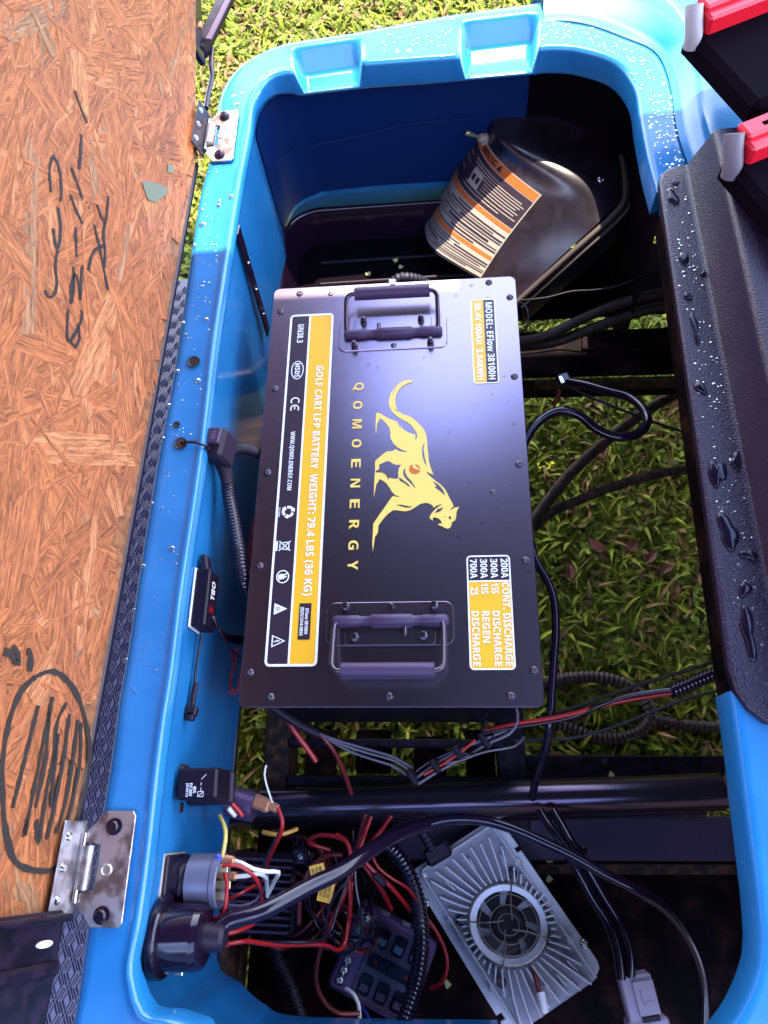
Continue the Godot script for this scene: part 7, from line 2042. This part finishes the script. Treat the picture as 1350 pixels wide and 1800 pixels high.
func litter() -> void:
	var spots: Array = [Vector3(0.3926,0.0300,-0.4333),Vector3(0.4233,0.0300,-0.1097),Vector3(0.4592,0.0300,-0.0848),Vector3(0.3563,0.0300,-0.1112),Vector3(0.4898,0.0300,-0.0664),Vector3(0.3013,0.0300,-0.0580),Vector3(0.2950,0.0300,-0.1938),Vector3(0.3925,0.0300,-0.3086),Vector3(0.4938,0.0300,-0.0138)]
	for i in spots.size():
		var s := begin()
		s.set_smooth_group(-1)
		var c: Vector3 = spots[i] + Vector3(0, 0.02, 0)
		var a := rng.randf() * TAU
		var l := rng.randf_range(0.016, 0.026)
		var d := Vector3(cos(a), rng.randf_range(-0.1, 0.3), sin(a)) * l
		var e := Vector3(-sin(a), 0.2, cos(a)) * l * 0.42
		var q := [c - d, c - d * 0.3 + e, c + d * 0.3 + e * 0.9, c + d, c + d * 0.3 - e + Vector3(0, 0.006, 0), c - d * 0.3 - e + Vector3(0, 0.006, 0)]
		for k in range(1, 5): tri(s, q[0], q[k], q[k + 1], Vector3.UP)
		tag(part("dead_leaf", s, M.dead_leaf), "red brown dead leaf lying in the shaded grass under the cart", "leaf", "dead leaves in the shaded grass")
	spots = [Vector3(-0.0189,0.3930,-0.5547),Vector3(-0.0104,0.3930,-0.5396),Vector3(-0.0692,0.3930,-0.5279),Vector3(-0.1417,0.3360,0.4478),Vector3(-0.1677,0.3360,0.5621),Vector3(0.0527,0.3360,0.5993),Vector3(0.1940,0.3360,0.4508),Vector3(0.1932,0.3360,0.4725),Vector3(0.2904,0.3300,0.3377),Vector3(0.1019,0.3360,0.4279)]
	for i in spots.size():
		var s := begin()
		s.set_smooth_group(-1)
		var c: Vector3 = spots[i]
		var pts := PackedVector2Array()
		for k in 7: pts.append(Vector2(c.x, c.z) + Vector2(cos(TAU * k / 7), sin(TAU * k / 7)) * rng.randf_range(0.003, 0.0065))
		plate(s, pts, c.y, c.y + 0.001, 0.0)
		tag(part("leaf_scrap", s, M.pale_leaf), "small pale yellow scrap of leaf lying on a dark floor pan", "leaf scrap", "leaf scraps on the floor pans")

func dome(r: float, h: float, n := 14) -> ArrayMesh:
	var s := begin()
	lathe(s, [[0.0, h], [r * 0.25, h * 0.95], [r * 0.5, h * 0.78], [r * 0.75, h * 0.48], [r * 0.92, h * 0.2], [r, 0.0], [r * 0.5, -0.0003], [0.0, -0.0003]], Transform3D(), n, true)
	s.generate_normals()
	return s.commit()

func drops() -> void:
	var m := dome(1.0, 0.6)


	var list := [[Vector3(-0.2204,0.7235,-0.3933), 6.4], [Vector3(-0.2368,0.7235,-0.3792), 5.0], [Vector3(-0.2557,0.7235,-0.3462), 6.6], [Vector3(-0.2636,0.7235,-0.3111), 4.0], [Vector3(-0.2639,0.7235,-0.1836), 4.2], [Vector3(-0.2336,0.7235,-0.1871), 4.6], [Vector3(-0.2623,0.7235,-0.1105), 4.6], [Vector3(-0.2344,0.7235,-0.0950), 5.6], [Vector3(-0.2677,0.7235,-0.0618), 4.0], [Vector3(-0.2394,0.7235,0.1253), 5.2], [Vector3(-0.2702,0.7235,0.1454), 4.2], [Vector3(-0.2732,0.7235,0.1954), 3.4], [Vector3(-0.2737,0.7235,0.2504), 3.8], [Vector3(-0.2603,0.7235,-0.3730), 3.2], [Vector3(-0.2390,0.7235,-0.3092), 3.0], [Vector3(-0.2681,0.7235,-0.0163), 3.0], [Vector3(-0.2703,0.7235,0.0689), 3.0], [Vector3(-0.2392,0.7235,0.2614), 2.6], [Vector3(-0.2352,0.7235,-0.5937), 4.2], [Vector3(-0.2291,0.7235,-0.5752), 4.8], [Vector3(-0.2226,0.7235,-0.5983), 3.4], [Vector3(0.0272,0.7235,-0.6596), 5.4], [Vector3(0.0093,0.7235,-0.6593), 4.0], [Vector3(0.0760,0.7235,-0.6425), 3.6]]
	for q in list:
		var k: float = q[1] * 0.00075
		var o := inst("water_drop", m, M.water, null, q[0] - Vector3(0, 0.0031, 0), Basis(Vector3.UP, rng.randf() * 6).scaled(Vector3(k * rng.randf_range(0.9, 1.15), k, k)))
		tag(o, "clear round water drop standing on the glossy blue rim", "water drop", "large water drops on the blue rim")
	# droplets too many to count on the blue plastic
	var mm := MultiMesh.new()
	mm.transform_format = MultiMesh.TRANSFORM_3D
	mm.mesh = dome(1.0, 0.5, 8)
	var tr := []
	for i in 420:
		var p: Vector3
		var pick := rng.randf()
		if pick < 0.25:
			p = Vector3(rng.randf_range(-0.262, -0.228), RIM + 0.0002, rng.randf_range(-0.54, 0.3))
		elif pick < 0.5:
			p = Vector3(rng.randf_range(-0.13, 0.26), RIM + 0.0002, rng.randf_range(-0.73, -0.66))
			if (p.x < -0.04 and p.x > -0.16) or (p.x > 0.1 and p.x < 0.235): continue
		elif pick < 0.75:
			var a := rng.randf() * PI / 2
			var r := rng.randf_range(0.125, 0.165)
			p = Vector3(0.222 + sin(a) * r, RIM + 0.0002, -0.535 - cos(a) * r)
		else:
			p = Vector3(rng.randf_range(0.354, 0.39), RIM + 0.0002, rng.randf_range(-0.53, -0.38))
		var k := rng.randf_range(0.0005, 0.0016)
		tr.append(Transform3D(Basis(Vector3.UP, rng.randf() * 6).scaled(Vector3(k * rng.randf_range(0.8, 1.8), k, k)), p))
	for i in 160:
		var k := rng.randf_range(0.0005, 0.0019)
		tr.append(Transform3D(Basis(Vector3.UP, rng.randf() * 6).scaled(Vector3(k * rng.randf_range(0.8, 1.5), k, k)), Vector3(rng.randf_range(0.352, 0.382), 0.7293, rng.randf_range(-0.35, 0.29))))
	mm.instance_count = tr.size()
	for i in tr.size(): mm.set_instance_transform(i, tr[i])
	var o := MultiMeshInstance3D.new()
	o.name = "rain_droplets"
	o.multimesh = mm
	o.material_override = M.water
	add_child(o, true)
	tag(o, "fine rain droplets sprinkled over the blue rim and the black panel", "water droplets", "", "stuff")
	# puddles on the black panel
	var n := 0
	for q in [[Vector3(0.3637,0.7305,-0.3338), 9, 20, "long rain puddle by the rivet at the far end of the black panel"], [Vector3(0.3638,0.7305,-0.2332), 7, 14, "tear shaped rain puddle on the upper black panel flange"], [Vector3(0.3832,0.7305,-0.2101), 5, 5, "small square rain puddle by the ridge of the black panel"], [Vector3(0.3622,0.7305,-0.1326), 6, 30, "thin long rain puddle along the edge of the black panel"], [Vector3(0.3567,0.7305,-0.0516), 8, 14, "rain puddle at the flange edge level with the panther tail"], [Vector3(0.3582,0.7305,0.0550), 13, 24, "large oval rain puddle in the middle of the black panel flange"], [Vector3(0.3802,0.7305,0.0421), 8, 15, "rain puddle close to the ridge beside the large oval one"], [Vector3(0.3590,0.7305,0.1235), 14, 28, "largest rain puddle below the large oval one on the black panel"], [Vector3(0.3756,0.7305,0.1488), 12, 9, "wide rain puddle at the right frame edge"], [Vector3(0.3652,0.7305,0.1847), 9, 12, "rain puddle above the long narrow one near the panel end"], [Vector3(0.3611,0.7305,0.2281), 10, 36, "long narrow rain puddle near the near end of the black panel"], [Vector3(0.3601,0.7305,-0.1778), 7, 8, "small rain puddle halfway up the black panel flange"]]:
		var c: Vector3 = q[0]
		var s := begin()
		var sc := 0.0008
		var rows := []
		var rr := []
		for k in 25: rr.append(1.0 + 0.0)
		for k in 24: rr[k] = 0.85 + 0.16 * sin(TAU * k / 12.0 + n * 1.7) + 0.14 * sin(TAU * k / 8.0 + n * 2.9) + 0.07 * sin(TAU * k / 4.8 + n)
		rr[24] = rr[0]
		for f in [[0.0, 0.0030], [0.4, 0.0029], [0.7, 0.0025], [0.9, 0.0017], [0.97, 0.0009], [1.0, -0.0004]]:
			var row := []
			for k in 25:
				var a := TAU * k / 24
				row.append(c + Vector3(cos(a) * q[1] * sc * rr[k] * f[0], f[1] - 0.001, sin(a) * q[2] * sc * rr[k] * f[0]))
			rows.append(row)
		var last := []
		for k in 25: last.append(c + Vector3(0, -0.0016, 0))
		rows.append(last)
		sheet(s, rows, Vector3.ZERO, 0)
		tag(part("rain_puddle", s, M.puddle), q[3], "puddle")
		n += 1
